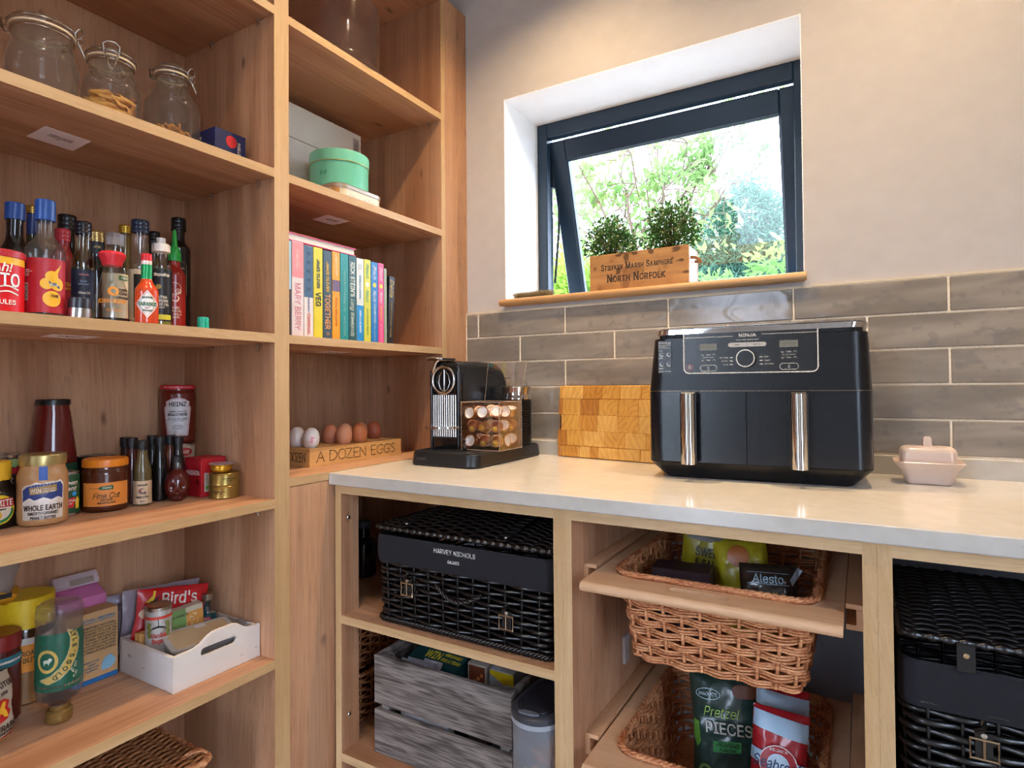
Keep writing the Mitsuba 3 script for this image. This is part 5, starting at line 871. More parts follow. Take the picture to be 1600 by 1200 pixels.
# ---------------------------------------------------------------- the narrow unit: dome, boxes, tins, books, eggs
z = 1.9466
k = new('glass_dome', 'large rose-tinted glass cake dome on the top shelf of the narrow unit', 'cake dome')
P(k, 'glass', lathe([(.127, z+.001), (.131, z+.003), (.132, z+.008), (.1265, z+.014), (.124, z+.03), (.124, z+.185)]+ease(.124, z+.185, .03, z+.235, 8)+[(.012, z+.240), (.012, z+.250)], 48, (-1.222, 1.139, 0)), 'glass_rose', 50)
P(k, 'rim', lathe([(.1265, z+.0004), (.1325, z+.0004), (.1335, z+.005), (.1275, z+.010)], 48, (-1.222, 1.139, 0)), 'glass_rose', 50, 'thick glass rim')
P(k, 'knob', lathe([(.012, z+.250), (.022, z+.262), (.024, z+.275), (.016, z+.290), (0, z+.294)], 28, (-1.222, 1.139, 0)), 'glass_rose', 50)
k = new('glass_cloche', 'smaller rose glass cloche with a round knob, nested inside the cake dome', 'cake dome')
P(k, 'glass', lathe([(.098, z+.001), (.0985, z+.05), (.094, z+.12)]+ease(.094, z+.12, .012, z+.150, 8), 44, (-1.225, 1.142, 0)), 'glass_rose', 50); P(k, 'knob', lathe([(0, z+.149), (.010, z+.152), (.021, z+.166), (.0225, z+.178), (.016, z+.192), (0, z+.197)], 28, (-1.225, 1.142, 0)), 'glass_rose', 50, 'round glass knob')
z = 1.5904
k = new('storage_box', 'big white lidded storage box standing behind the green tin', 'box')
P(k, 'body', box(-1.42, -1.3315, .905, 1.353, z, 1.795, .0012), M('#d9d8d3', .55), False); P(k, 'lid', box(-1.4205, -1.3300, .9045, 1.3545, 1.7962, 1.890, .0012), M('#dcdbd6', .55), False, 'white lid'); P(k, 'paper_tag', onto(prism(sbox(-.012, -.026, .012, .026), .0004), (-1.3300, 1.333, 1.848), *FX), M('#9a938d', .6), False, 'grey printed tag'); P(f'{k}__paper_tag', 'print', onto(mv(J(*[prism(sbox(-.016, y, .016-.003*(i % 3), y+.0012), .0002) for i, y in enumerate(np.arange(-.007, .007, .0028))]), rz=90), (-1.3295, 1.333, 1.848), *FX), M('#5a5550', .6), False)
k = new('game_box', 'dark box with a cream edge, standing behind the white storage box', 'box'); P(k, 'carton', box(-1.408, -1.368, 1.372, 1.412, z, 1.803, .0008), M('#c4b39a', .55), False); P(k, 'dark_panel', onto(prism(sbox(-.016, .01, .016, .195), .0004), (-1.368, 1.390, z), *FX), M('#22262a', .5), False, 'dark printed panel')
P(k, 'side_panel', onto(prism(sbox(-.016, .01, .016, .195), .0004), (-1.388, 1.372, z), *FY), M('#22262a', .5), False)
k = new('biscuit_tin', 'square cream tin with rounded corners, under the round green tin', 'tin')
P(k, 'body', loft([ring(-1.315, -1.147, 1.088, 1.256, z, .030), ring(-1.315, -1.147, 1.088, 1.256, z+.047, .030)]), M('#cfc8ae', .4, .2), 40); P(k, 'lid', loft([ring(-1.317, -1.145, 1.086, 1.258, z+.0405, .031), ring(-1.317, -1.145, 1.086, 1.258, z+.0495, .031), ring(-1.315, -1.147, 1.088, 1.256, z+.0515, .03)]), M('#b3a99a', .3, .6), 40, 'silvery lid rim')
P(k, 'picture', J(onto(prism(sbox(-.050, .003, .050, .037), .0004), (-1.232, 1.088, z), *FY)), M('#a9805c', .5), False, 'brown picture on the side'); P(k, 'corner_print', lathe([(.0303, z+.003), (.0303, z+.038)], 8, (-1.177, 1.118, 0), -78, -40), M('#b8894c', .5), True)
P(k, 'scroll_print', onto(J(*[prism(disc(x, .020+.006*math.sin(x*90), .005).difference(disc(x, .020+.006*math.sin(x*90), .0042)), .0004) for x in np.linspace(-.045, .045, 9)]), (-1.147, 1.178, z), *FX), M('#a9a386', .5), False)
k = new('cake_tin', 'round mint green tin with a lid, on top of the square cream tin', 'tin'); c = (-1.232, 1.172)
P(k, 'body', lathe([(0, z+.0530), (.0765, z+.0530), (.0775, z+.0545), (.0775, z+.150), (0, z+.150)], 48, (*c, 0)), M('#66bda3', .25, 0, .3), 40); P(k, 'lid', lathe([(.0776, z+.120), (.0795, z+.1202), (.0797, z+.149), (.0785, z+.151), (.0770, z+.1515), (.074, z+.150), (0, z+.150)], 48, (*c, 0)), M('#70c4aa', .25, 0, .3), 40); P(k, 'gold_line', J(lathe([(.0798, z+.1197), (.0801, z+.1215)], 48, (*c, 0)), ), M('#b9a04f', .35, .6), True, 'gold line'); P(k, 'gold_foot', lathe([(.0776, z+.0531), (.0782, z+.0550)], 48, (*c, 0)), M('#b9a04f', .35, .6), True)
P(k, 'mark', wrap(J(*[mv(txt('n', .012), (x, 0, 0)) for x in (-.006, .006)]), c, .0777, -75, z+.090), M('#3b9a82', .4), False)
# cookbooks
BK_ = [(.8932, .9185, 1.448, '#9fc7d6', 'pale blue cookbook with a dark brown lower spine, leftmost in the row', [('half', '#4a3732', 1.231, 1.337)]),
 (.9200, .9532, 1.4495, '#d9cfd2', 'pink and white cookbook with thin pink capitals', [('half', '#d98b93', 1.367, 1.448), ('t', 'Everyday', .0105, .045, 1.408, '#e8d3d3', .3, 0), ('t', 'MARY BERRY', .0165, .108, 1.300, '#c9808c', 0, 0)]),
 (.9545, .9816, 1.447, '#dcdadc', 'cookbook with a blue illustrated top and a white lower spine', [('half', '#3f607f', 1.325, 1.446), ('t', 'CARNEVAL', .008, .050, 1.262, '#c9685c', 0, 1), ('t', 'ITALIAN FEASTS', .0045, .032, 1.308, '#7b86b5', 0, 1), ('dots', '#2f4a66')]),
 (.9830, 1.0104, 1.448, '#d6c832', 'bright yellow cookbook with dark lettering', [('t', 'JAMIE OLIVER', .0085, .070, 1.385, '#2c3b4a', 0, 1), ('t', 'VEG', .0150, .034, 1.324, '#27343c', 0, 1)]),
 (1.0120, 1.0390, 1.446, '#3d5260', 'slate blue cookbook with yellow and orange lettering', [('t', 'JAMIE OLIVER', .0085, .074, 1.382, '#d9b04a', 0, 1), ('t', 'TOGETHER', .0150, .085, 1.297, '#dd9a5c', 0, 1), ('t', 'O', .008, None, 1.243, '#c08a5a', 0, 1)]),
 (1.0405, 1.0660, 1.4483, '#e09a24', 'orange cookbook with a small purple picture on the spine', [('patch', '#6d5a78', 1.350, 1.378), ('t', 'JAMIE OLIVER', .0058, .050, 1.415, '#f0dcb8', 0, 1), ('t', 'FOOD ESCAPES', .0058, .070, 1.300, '#c9703a', 0, 0)]),
 (1.0672, 1.0943, 1.4487, '#1f8a8c', 'plain teal cookbook with pale thin lettering', [('t', 'THE RETURN OF THE NAKED CHEF', .0062, .105, 1.355, '#8fc7c2', 0, 0), ('t', 'JAMIE OLIVER', .0062, .052, 1.268, '#8fc7c2', 0, 0)]),
 (1.0956, 1.1210, 1.4487, '#24565c', 'dark green-blue cookbook with heavy white lettering', [('t', "RICK STEIN'S", .0135, .088, 1.388, '#e2e5df', 0, 1), ('t', 'Long Weekends', .0125, .096, 1.290, '#cfd8c8', .35, 0)]),
 (1.1224, 1.1480, 1.447, '#cfd6d8', 'cookbook with a white top and a blue lower spine', [('half', '#1f86c4', 1.231, 1.325), ('t', 'NIGELLA LAWSON', .0058, .062, 1.373, '#7aa0b8', 0, 1), ('t', 'NIGELLA SUMMER', .0060, .058, 1.283, '#dfe8ee', 0, 1), ('ring', '#6f93a8', 1.425)]),
 (1.1494, 1.1742, 1.4487, '#c6c845', 'lime yellow cookbook with a pale script title', [('t', 'Pinch', .0110, .038, 1.418, '#5fa08c', .3, 0), ('t', 'Nom', .0110, .032, 1.352, '#5fa08c', .3, 0), ('dot', '#e8e8d8', 1.383), ('t', '100 SLIMMING RECIPES', .0050, .070, 1.285, '#8fa54a', 0, 1)]),
 (1.1756, 1.2010, 1.4465, '#1f74b8', 'blue cookbook with a white script title', [('t', 'Pinch', .0110, .036, 1.418, '#e6ecef', .3, 0), ('t', 'Nom', .0110, .030, 1.355, '#e6ecef', .3, 0), ('dot', '#e0c63a', 1.385), ('t', 'COMFORT FOOD', .0062, .052, 1.310, '#cfe0ea', 0, 1), ('t', 'KATE ALLINSON', .0046, .050, 1.258, '#a9c8de', 0, 0)]),
 (1.2024, 1.2240, 1.4478, '#d94a86', 'hot pink cookbook with a white script title', [('t', 'Pinch', .0110, .036, 1.418, '#f0dfe6', .3, 0), ('t', 'Nom', .0110, .030, 1.355, '#f0dfe6', .3, 0), ('dot', '#e0c63a', 1.385), ('t', 'QUICK EASY', .0062, .040, 1.312, '#d9b85a', 0, 1), ('t', 'KATE ALLINSON', .0046, .050, 1.258, '#eebfd2', 0, 0)]),
 (1.2252, 1.2360, 1.4363, '#8f9d84', 'thin grey-green cookbook without lettering', []),
 (1.2380, 1.2600, 1.4190, '#181416', 'black cookbook with gold lettering, leaning at the right end of the row', [('t', 'Delia', .0150, .050, 1.385, '#c2a24e', .3, 0), ('t', 'COMPLETE COOKERY COURSE', .0050, .100, 1.300, '#a3853f', 0, 0)])]
for y0, y1, zt, col, lb, art in BK_:
    k = new('cookbook', lb, 'book', 'cookbooks in the narrow unit'); labels[k]['group'] = 'cookbooks standing in a row'
    zb, x0, x1 = 1.2309, -1.355, -1.120; ym = (y0+y1)/2; t = .0022
    tl = (lambda m: mv(mv(m, (0, -y0, -zb)), (0, y0, zb+.0004), rx=-2.6)) if col == '#181416' else (lambda m: m)
    P(k, 'cover', tl(J(box(x1-t, x1, y0+.0004, y1-.0004, zb, zt), box(x0, x1-t, y0+.0004, y0+t, zb, zt), box(x0, x1-t, y1-t, y1-.0004, zb, zt))), M(col, .4), False); P(k, 'page_block', tl(box(x0+.003, x1-t, y0+t+.0002, y1-t-.0002, zb+.002, zt-.002)), M('#d8cfbd', .8), False, 'cream page block')
    for a in art:
        if a[0] in ('half', 'patch'): P(k, 'spine_panel', tl(box(x1, x1+.0003, y0+.0005, y1-.0005, a[2], min(a[3], zt))), M(a[1], .4), False, 'second colour of the spine')
        elif a[0] == 't': P(k, 'lettering', tl(onto(mv(txt(a[1], min(a[2], (y1-y0)*.62), a[3], bool(a[7]), a[6]), (0, 0, .0003)), (x1, ym, a[4]), *SPINE)), M(a[5], .4), False)
        elif a[0] in ('dot', 'ring'):
            g = disc(0, 0, .0062); P(k, 'emblem', tl(onto(prism(g.difference(disc(0, 0, .005)) if a[0] == 'ring' else g, .0005), (x1, ym, a[2]), *FX)), M(a[1], .4), False)
        elif a[0] == 'dots':
            for i in range(5): P(k, 'print', tl(onto(prism(E_(.006, .0035).union(sbox(-.001, -.006, .001, 0)), .0005), (x1+.0002, ym, 1.345+i*.021), *FX)), M(a[1], .4), False)
k = new('cookbook', 'pink-covered cookbook lying flat on top of the standing row', 'book')
P(k, 'cover', J(box(-1.345, -1.121, .8932, 1.1225, 1.4500, 1.4520), box(-1.345, -1.121, .8932, 1.1225, 1.4670, 1.4690), box(-1.345, -1.343, .8932, 1.1225, 1.452, 1.467)), M('#d4527f', .4), False); P(k, 'page_block', box(-1.342, -1.124, .8955, 1.1185, 1.4522, 1.4668), M('#d9d4cc', .8), False, 'white page block'); P(k, 'yellow_print', box(-1.30, -1.1205, .92, .99, 1.4690, 1.4693), M('#d9a933', .4), False)
# egg tray
k = new('egg_tray', 'oak egg tray carved with words, on the lowest shelf of the narrow unit', 'egg tray'); ET = (-1.1944, 1.0336, ZR4+.0006); er = -2.05
eg = lambda m: mv(m, ET, rz=er)
pol = sbox(-.112, 0, 0, .330)
eggs = [(x, .0275+.055*i) for x in (-.0285, -.0835) for i in range(6)]
for x, y in eggs: pol = pol.difference(disc(x, y, .0178))
scene['tray_oak'] = pr(proc(wood_fn(1, '#8a5a2c', '#bd8746', '#d2a266', 1.4, False)), .45, 0, .35)
P(k, 'board', eg(prism(pol, .0460)), 'tray_oak', False); P(k, 'underside', eg(box(-.111, -.001, .001, .329, -.0003, .0006)), M('#6b4520', .7), False)
eggs_in = {0: ('#e5e4e6', 'white egg with a pink stamp at the front left corner of the tray'), 6: ('#e3e3e6', 'plain white egg in the back row of the tray'), 2: ('#c88a67', 'light brown egg in the front row, nearer the white eggs'), 3: ('#bb6f45', 'orange-brown egg in the front row, farther from the white eggs'), 8: ('#b87455', 'brown egg in the back row next to the gap'), 9: ('#c08f70', 'pale brown egg in the back row behind the light brown egg'), 10: ('#b5785a', 'brown egg in the back row behind the orange-brown egg'), 11: ('#9a4f35', 'dark reddish brown egg at the far end of the back row')}
cvw = M('#59360f', .7)
STK = {'A': [[(0, 0), (.42, 1), (.84, 0)], [(.17, .38), (.68, .38)]], 'D': [[(0, 0), (0, 1)], [(0, 1), (.45, .97), (.75, .75), (.82, .5), (.75, .25), (.45, .03), (0, 0)]], 'O': [[(.45+.45*math.cos(a), .5+.5*math.sin(a)) for a in np.linspace(0, 6.2832, 20)]], 'Z': [[(0, 1), (.75, 1), (0, 0), (.78, 0)]], 'E': [[(.55, 1), (0, 1), (0, 0), (.58, 0)], [(0, .52), (.45, .52)]], 'N': [[(0, 0), (0, 1), (.75, 0), (.75, 1)]], 'G': [[(.82, .85), (.6, .99), (.3, .96), (.05, .72), (.02, .4), (.2, .08), (.5, 0), (.8, .15), (.8, .45), (.55, .45)]], 'S': [[(.52, .86), (.35, 1), (.1, .92), (.05, .72), (.3, .52), (.52, .34), (.5, .1), (.28, 0), (.05, .1)]]}
def carve(word, h, w, o, xd, yd, r=.0011):
    adv = [(.95 if ch in 'AO' else .98 if ch in 'DZNG' else .75) if ch != ' ' else .55 for ch in word]; tot = sum(adv); x, out = 0, []
    for ch, a in zip(word, adv):
        for st in STK.get(ch, []):
            pts = A([(x+px*1.0, py) for px, py in st]); pts = np.vstack([pts[:-1][i:i+1]*(1-t)+pts[1:][i:i+1]*t for i in range(len(pts)-1) for t in np.linspace(0, 1, 4, endpoint=False)]+[pts[-1:]])
            out.append(tube(np.column_stack([(pts[:, 0]/tot-.5)*w, (pts[:, 1]-.5)*h, np.zeros(len(pts))]), r, 4))
            for e in (st[0], st[-1]):
                if ch not in 'OS': out.append(box((((x+e[0])/tot-.5)*w)-.0025, (((x+e[0])/tot-.5)*w)+.0025, (e[1]-.5)*h-.0006, (e[1]-.5)*h+.0006, -.0006, .0006))
        x += a
    return onto(J(*out), o, xd, yd)
P(k, 'carved_words', eg(carve('A DOZEN EGGS', .026, .285, (.0002, .165, .0235), *FX)), cvw, False, 'carved lettering'); P(k, 'carved_words', eg(carve('A DOZEN', .022, .085, (-.056, -.0002, .0225), *FY)), cvw, False)
egp = [(0, -.029)]+[(.0212*math.sin(t)*(1-.10*math.cos(math.pi-t)*-1), -.029*math.cos(t)*(1.0 if t < 1.57 else 1.08)) for t in np.linspace(.15, 3.0, 18)]+[(0, .0313)]
for i, (col, lb) in eggs_in.items():
    key = new('egg', lb, 'egg', None); px, py = eggs[i]
    scene[key+'__shell'] = mikit.ply(lathe(egp, 28), M(col, .5), True, to_world=T4().translate(list(ET)).rotate([0, 0, 1], er).translate([px, py, .0660]).rotate([1, 0, 0], 6 if i % 2 else -5)); _N[key] = 1
    if i == 0: put(key+'__stamp', eg(mv(wrap(blob(unary_union([sbox(-.004, -.009, .001, .006), sbox(-.001, 0, .006, .009), Point(-.002, -.008).buffer(.004)]), .002), (0, 0), lambda zz: .0212*np.sqrt(np.clip(1-(zz/.0295)**2, .02, 1)), -28, .004), (px, py, .066))), M('#d99aa8', .5), True); labels[key+'__stamp'] = {'label': 'smudged pink stamp'}
# ---------------------------------------------------------------- wicker
def peri(x0, x1, y0, y1, r, s):
    c = ring(x0, x1, y0, y1, 0, r, 6)[:, :2]; c = np.vstack([c, c[:1]]); d = np.r_[0, np.cumsum(np.linalg.norm(np.diff(c, axis=0), axis=1))]; d /= d[-1]
    p = np.column_stack([np.interp(s, d, c[:, 0]), np.interp(s, d, c[:, 1])]); t = np.roll(p, -1, 0)-np.roll(p, 1, 0); t /= np.linalg.norm(t, axis=1, keepdims=True)+1e-12
    return p, np.column_stack([t[:, 1], -t[:, 0]])
def wicker(k, x0, x1, y0, y1, z0, z1, mat, mat2, tp=.012, N=40, pitch=.0165, strands=3, r=.0023, amp=.0048, cr=.03, stake=.0034, floor=True, border=0, rnd=None):
    rnd = rnd or random.Random(17); S = np.linspace(0, 1, N*4, endpoint=False); W, ST = [], []
    rows = int((z1-z0)/pitch)
    for i in range(rows+1):
        zr = z0+.004+i*(z1-z0-.008)/rows; f = (zr-z0)/(z1-z0); q = tp*(1-f)
        p, n = peri(x0+q, x1-q, y0+q, y1-q, cr, S)
        for j in range(strands):
            o = amp*np.cos(math.pi*(S*N+i)) + (strands > 1)*.0006*np.cos(math.pi*(S*N)/2+j*2.1+i); zz = zr+(j-(strands-1)/2)*2*r*1.02+.0004*np.sin(S*40+i*3+j)+rnd.uniform(-.0003, .0003)
            W.append(tube(np.column_stack([p+n*o[:, None], zz]), r*(1+.12*np.sin(S*23+i*7+j*3)), 5, True))
    for s in np.arange(N)/N:
        pts = []
        for f in (0, .5, 1): q = tp*(1-f); p, n = peri(x0+q, x1-q, y0+q, y1-q, cr, A([s-.004, s, s+.004]) % 1); pts.append((*p[1], z0+(z1-z0)*f))
        ST.append(tube(pts, stake, 5))
    P(k, 'weave', J(*W), mat, True, 'woven willow sides', stuff=True); P(k, 'stakes', J(*ST), mat2, True, stuff=True)
    if floor: P(k, 'floor', box(x0+tp+.004, x1-tp-.004, y0+tp+.004, y1-tp-.004, z0+.001, z0+.005), mat2, False)
def twist(k, x0, x1, y0, y1, z, mat, r=.0035, w=.0045, turns=40, n=3, cr=.03, name='rim', flat=.6):
    S = np.linspace(0, 1, turns*5, endpoint=False); p, nn = peri(x0, x1, y0, y1, cr, S); B = []
    for j in range(n):
        a = 2*math.pi*(turns*S+j/n); B.append(tube(np.column_stack([p+nn*(w*np.cos(a))[:, None], z+flat*w*np.sin(a)]), r, 5, True))
    P(k, name, J(*B), mat, True, 'plaited rim')
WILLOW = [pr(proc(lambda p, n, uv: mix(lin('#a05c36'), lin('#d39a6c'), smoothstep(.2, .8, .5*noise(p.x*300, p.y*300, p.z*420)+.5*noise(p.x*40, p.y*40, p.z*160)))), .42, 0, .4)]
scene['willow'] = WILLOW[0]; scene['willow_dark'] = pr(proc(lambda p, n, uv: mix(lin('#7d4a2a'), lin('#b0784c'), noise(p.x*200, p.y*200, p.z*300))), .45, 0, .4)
BW, BW2, LEA, CLO = M('#0c0c0e', .28, 0, 0, .6), M('#09090a', .35), M('#0d0c0c', .4), M('#131319', .9)
for i, dz in enumerate((0, -.327)):
    k = new('pull_out_basket', ('upper', 'lower')[i]+' pull-out willow basket in a beech frame with a slotted front rail', 'basket')
    fr_ = sbox(-.4430, .997, -.0290, 1.4650).difference(rrect(-.4030, -.0690, 1.060, 1.4450, .02)).difference(rrect(-.2950, -.1930, 1.020, 1.040, .0098))
    P(k, 'frame', mv(prism(fr_, .018), (0, 0, .7420+dz)), 'beech_x', False, 'beech frame with a hand slot'); P(k, 'rail_nose', tube([(-.4432, .9985, .7510+dz), (-.0288, .9985, .7510+dz)], .0092, 10), 'beech_x', 40, 'rounded front edge')
    wicker(k, -.4010, -.0710, 1.062, 1.4430, .606+dz, .764+dz, 'willow', 'willow', tp=.020, N=40, cr=.035); twist(k, -.4045, -.0675, 1.0585, 1.4465, .7655+dz, 'willow', cr=.037)
    for sx in (-1, 1):
        a, b = ((-.4718, -.4450) if sx < 0 else (-.0270, -.0038))
        P(c2, 'runner', J(box(a, b, 1.075, 1.50, .760+dz, .7680+dz, .0008), box(a, a+.009 if sx < 0 else b, 1.075, 1.50, .728+dz, .7600+dz) if sx < 0 else box(b-.009, b, 1.075, 1.50, .728+dz, .7600+dz), box(a, b, 1.075, 1.50, .728+dz, .7360+dz)), 'beech_y', False, 'beech runner')
P(c2, 'socket_plate', box(-.4718, -.4650, 1.284, 1.314, .488, .549, .001), M('#c9c6c8', .4), False, 'small white socket plate')
# packets in the baskets
def pk(name, lb, cat, w, h, t, loc, yaw, tilt, roll, mat, art, seed=0, wr=.004): k = new(name, lb, cat); packet(k, w, h, t, at_(loc, yaw, tilt, roll), mat, art, seed, wr); return k
bl = lambda p, c_, dz=0, lb=None: (lb or 'print', mv(blob(p, .008), (0, 0, dz)), M(c_, .35))
tx_ = lambda s, h, w, x, y, c_, dz=.0004, nm='lettering', **q: (nm, mv(txt(s, h, w, **q), (x, y, dz)), M(c_, .4))
pk('popcorn_bag', 'yellow popcorn bag with bold black lettering, at the back of the upper basket', 'snack bag', .110, .165, .040, (-.300, 1.345, .7150), -84, 4, -6, M('#b5a826', .3, 0, .2), [tx_('SWEET', .018, .056, .006, .034, '#1d1a12', grid=.008), tx_('& SALTY', .018, .064, .010, .010, '#1d1a12', grid=.008), bl(E_(.020, .012), '#6b6a60', 0, 'face_print'), bl(Polygon([(-.05, .058), (-.02, .075), (.03, .07), (.02, .056)]), '#8f8d86', 0, 'grey_print')], 51)
pk('crisp_bag', 'crumpled plain yellow bag with an orange dot, in the middle of the upper basket', 'snack bag', .100, .185, .045, (-.203, 1.250, .7100), -82, 6, 8, M('#a89c22', .3, 0, .2), [bl(disc(-.004, .066, .020), '#a8602c', .0004, 'orange_dot'), bl(Polygon([(-.03, -.02), (.01, .0), (.02, -.03), (-.01, -.05)]), '#b9b284')], 57, .006)
k = pk('nut_bag', 'glossy fruit and nut bag with a black top, right in the upper basket', 'snack bag', .100, .115, .036, (-.1520, 1.180, .7240), -84, 22, 2, M('#2a221c', .15, 0, .6), [tx_('Alesto', .015, .052, .0, .030, '#8fa9b5', grid=.008), tx_('Fruit & Nut', .0085, .060, -.004, .004, '#a58a3a', bold=False, shear=.2), bl(E_(.044, .020).intersection(sbox(-.05, -.025, .05, -.002)), '#a58f1e', -.0004, 'yellow_panel'), bl(sbox(-.035, .020, .035, .0212).union(sbox(-.035, .040, .035, .0412)), '#7d96a3', 0, 'frame_lines'), bl(Polygon([(.040, .02), (.058, .05), (.05, .055), (.036, .03)]), '#8b97a0', 0, 'foil_fold')], 61, .006)
k = new('chocolate_box', 'dark maroon box at the front left of the upper basket', 'box'); P(k, 'carton', mv(box(-.056, .056, -.030, .030, 0, .140, .0015), (-.312, 1.200, .6125), rz=4), M('#2a1218', .4), False); P(k, 'print', mv(onto(prism(sbox(-.028, .11, -.008, .114), .0004), (0, -.030, 0), *FY), (-.312, 1.200, .6125), rz=4), M('#7c7682', .5), False)
pk('pretzel_bag', 'dark green pretzel bag with pale lettering, standing in the lower basket', 'snack bag', .135, .215, .045, (-.240, 1.240, .4280), -84, 12, 4, M('#15302a', .25, 0, .5), [tx_('Pretzel', .018, .068, -.006, .038, '#7fa03a', bold=False, shear=.3, grid=.01), tx_('PIECES', .020, .086, .006, .010, '#a7a79c', grid=.01), bl(Polygon([(-.026, -.034), (.026, -.030), (.028, -.010), (-.024, -.014)]), '#2d7a3c', 0, 'green_panel'), tx_('JALAPENO', .0070, .042, .002, -.018, '#12301c', .0009), tx_('FLAVOUR', .0056, .030, .002, -.0275, '#12301c', .0009), bl(E_(.022, .012).difference(E_(.020, .0105)), '#8fa9b2', 0, 'logo_ring')][:5]+[('snack_brand', mv(txt('SNACKRITE', .0060, .036), (-.030, .068, .0006)), M('#9fb4bb', .4)), ('snack_ring', mv(blob(E_(.024, .0105).difference(E_(.0222, .009)), .005), (-.030, .068, 0)), M('#8fa9b2', .4)), ('nuts_print', mv(blob(unary_union([Point(.002*i, 0).buffer(.008+.002*(i % 3)).buffer(0) for i in range(-3, 12)]), .008), (.030, .078, 0)), M('#5a3322', .4)), ('chilli_print', mv(blob(Polygon([(-.060, .020), (-.050, .016), (-.048, -.020), (-.056, -.030), (-.062, -.010)]), .008), (0, 0, 0)), M('#4d7a2a', .4)), ('slice_print', mv(blob(Point(-.042, -.070).buffer(.013).difference(Point(-.042, -.070).buffer(.007)), .008), (0, 0, 0)), M('#58753a', .4)), ('leaf_print', mv(blob(Polygon([(.045, .012), (.060, .022), (.062, .0), (.050, -.004)]), .008), (0, 0, 0)), M('#4f8a2f', .4)), ('small_print', mv(txt('V  NO COLOURS', .0060, .050), (.012, -.085, .0004)), M('#9aa8a0', .4))], 71, .005)
for i, (lc, tl, lb) in enumerate((((-.1370, 1.150, .4420), 13, 'red and pale blue crisp bag in front of its twin, lower basket'), ((-.1370, 1.213, .4530), 13, 'red and pale blue crisp bag standing behind its twin in the lower basket'))):
    stripes = [bl(Polygon([(-.045, -.060), (.045, -.070), (.045, -.046), (-.045, -.036)]), '#8fa9bd', 0, 'blue_stripe'), bl(Polygon([(-.045, .004), (.045, -.008), (.045, .012), (-.045, .024)]), '#8fa9bd', 0, 'blue_stripe'), bl(Polygon([(-.045, .058), (.045, .048), (.045, .078), (-.045, .085)]), '#8fa9bd', 0, 'blue_stripe')]
    pk('crisp_bag', lb, 'snack bag', .092, .180, .036, lc, -84, tl, -4+3*i, M('#8f1620', .22, 0, .5), stripes+[bl(disc(0, .006, .031).difference(disc(0, .006, .0293)), '#c9b9b9', .0006, 'emblem_ring'), bl(disc(0, .006, .0293), '#8f1620', .0004, 'emblem'), bl(disc(0, .006, .018), '#a9bccb', .0008, 'emblem_centre'), tx_('Seabrook', .017, .080, 0, .006, '#182a4d', .0013, bold=False, shear=.25, grid=.01), tx_('BRILLIANT BY', .0044, .030, 0, .029, '#c9b9b9', .0010), tx_('THE BAGFUL', .0044, .030, 0, -.017, '#c9b9b9', .0010), tx_('SEA SALTED', .0075, .060, 0, -.048, '#c0424a', .0008)], 81+i*5, .005)
# black hampers
def strap(k, x, y, z, l=.036):
    P(k, 'strap', J(box(x-.0105, x+.0105, y-.004, y-.0015, z-l/2, z+l/2, .0006), tube([(x-.009+.018*0, y-.0035, z+l/2), (x, y-.009, z+l/2+.008), (x, y+.001, z+l/2+.013)], .004, 5)), LEA, False, 'black leather strap')
    P(k, 'buckle', J(tube([(x-.0160, y-.006, z-.018), (x+.0160, y-.006, z-.018), (x+.0160, y-.006, z+.009), (x-.0160, y-.006, z+.009)], .0023, 6, True), tube([(x, y-.0065, z+.008), (x, y-.0065, z-.017)], .0016, 5)), M('#b5a184', .25, .9), False, 'pale metal buckle'); P(k, 'rivet', mv(lathe([(0, 0), (.0042, 0), (.0036, .0018), (0, .0024)], 12), (x, y-.0042, z+.0145), rx=90), M('#c9c2b4', .25, .9), 40)
def hamper(k, x0, x1, y0, y1, zb, zw, zl, N, pitch, r, bandz, lidrise, seed, ls=0):
    wicker(k, x0, x1, y0, y1, zb+.012, zw, BW, BW2, tp=.004, N=N, pitch=pitch, strands=1, r=r, amp=.0042, cr=.022, stake=.0030, rnd=random.Random(seed)); twist(k, x0-.001, x1+.001, y0-.001, y1+.001, zb+.007, BW, .0036, .0036, turns=56, n=3, cr=.024, name='foot_border', flat=.9)
    a, b = bandz
    P(k, 'lining_band', loft([ring(x0-.001-i*.001, x1+.001+i*.001, y0-.001-i*.001, y1+.001+i*.001, z, .024) for z, i in ((a, 4), (a+.006, 6), ((a+b)/2, 7), (b-.006, 6), (b, 3))], False), CLO, 50, 'folded-over black cloth lining')
    L_, n_ = [], int((y1-y0)/(r*2.05)); xs = np.linspace(x0, x1, 60)
    dome = lambda x, y: lidrise*np.clip(1-((x-(x0+x1)/2)/((x1-x0)/2))**2, 0, 1)*np.clip(1-((y-(y0+y1)/2)/((y1-y0)/2))**2, 0, 1)
    for i in range(n_):
        y = y0+.004+i*(y1-y0-.008)/(n_-1); L_.append(tube(np.column_stack([xs, np.full(60, y), zl+.004+dome(xs, y)+.0030*np.cos(math.pi*(xs-x0)/.030+i*math.pi)]), r*.92, 5))
    P(k, 'lid', J(*L_), BW, True, 'woven black lid', stuff=True); P(k, 'lid_liner', loft([A([(x, y, zl+h+float(dome(x, y))) for x, y, _ in ring(x0+.004+q, x1-.004-q, y0+.004+q, y1-.004-q, 0, .012)]) for h, q in ((0, 0), (.0015, 0), (.002, .05), (.002, .12))]), BW2, 50); Sx = np.linspace(x0-.002, x1+.002, 4); pp_, _n = peri(x0-.003, x1+.003, y0-.003, y1+.003, .012, np.linspace(0, 1, 400, endpoint=False))
    P(k, 'lid_border', tube(np.column_stack([pp_, np.full(400, zl+.0035)]), .0056+.0012*np.sign(np.sin(np.arange(400)*1.35)), 7, True), BW, 50, 'wrapped rim of the lid'); return dome
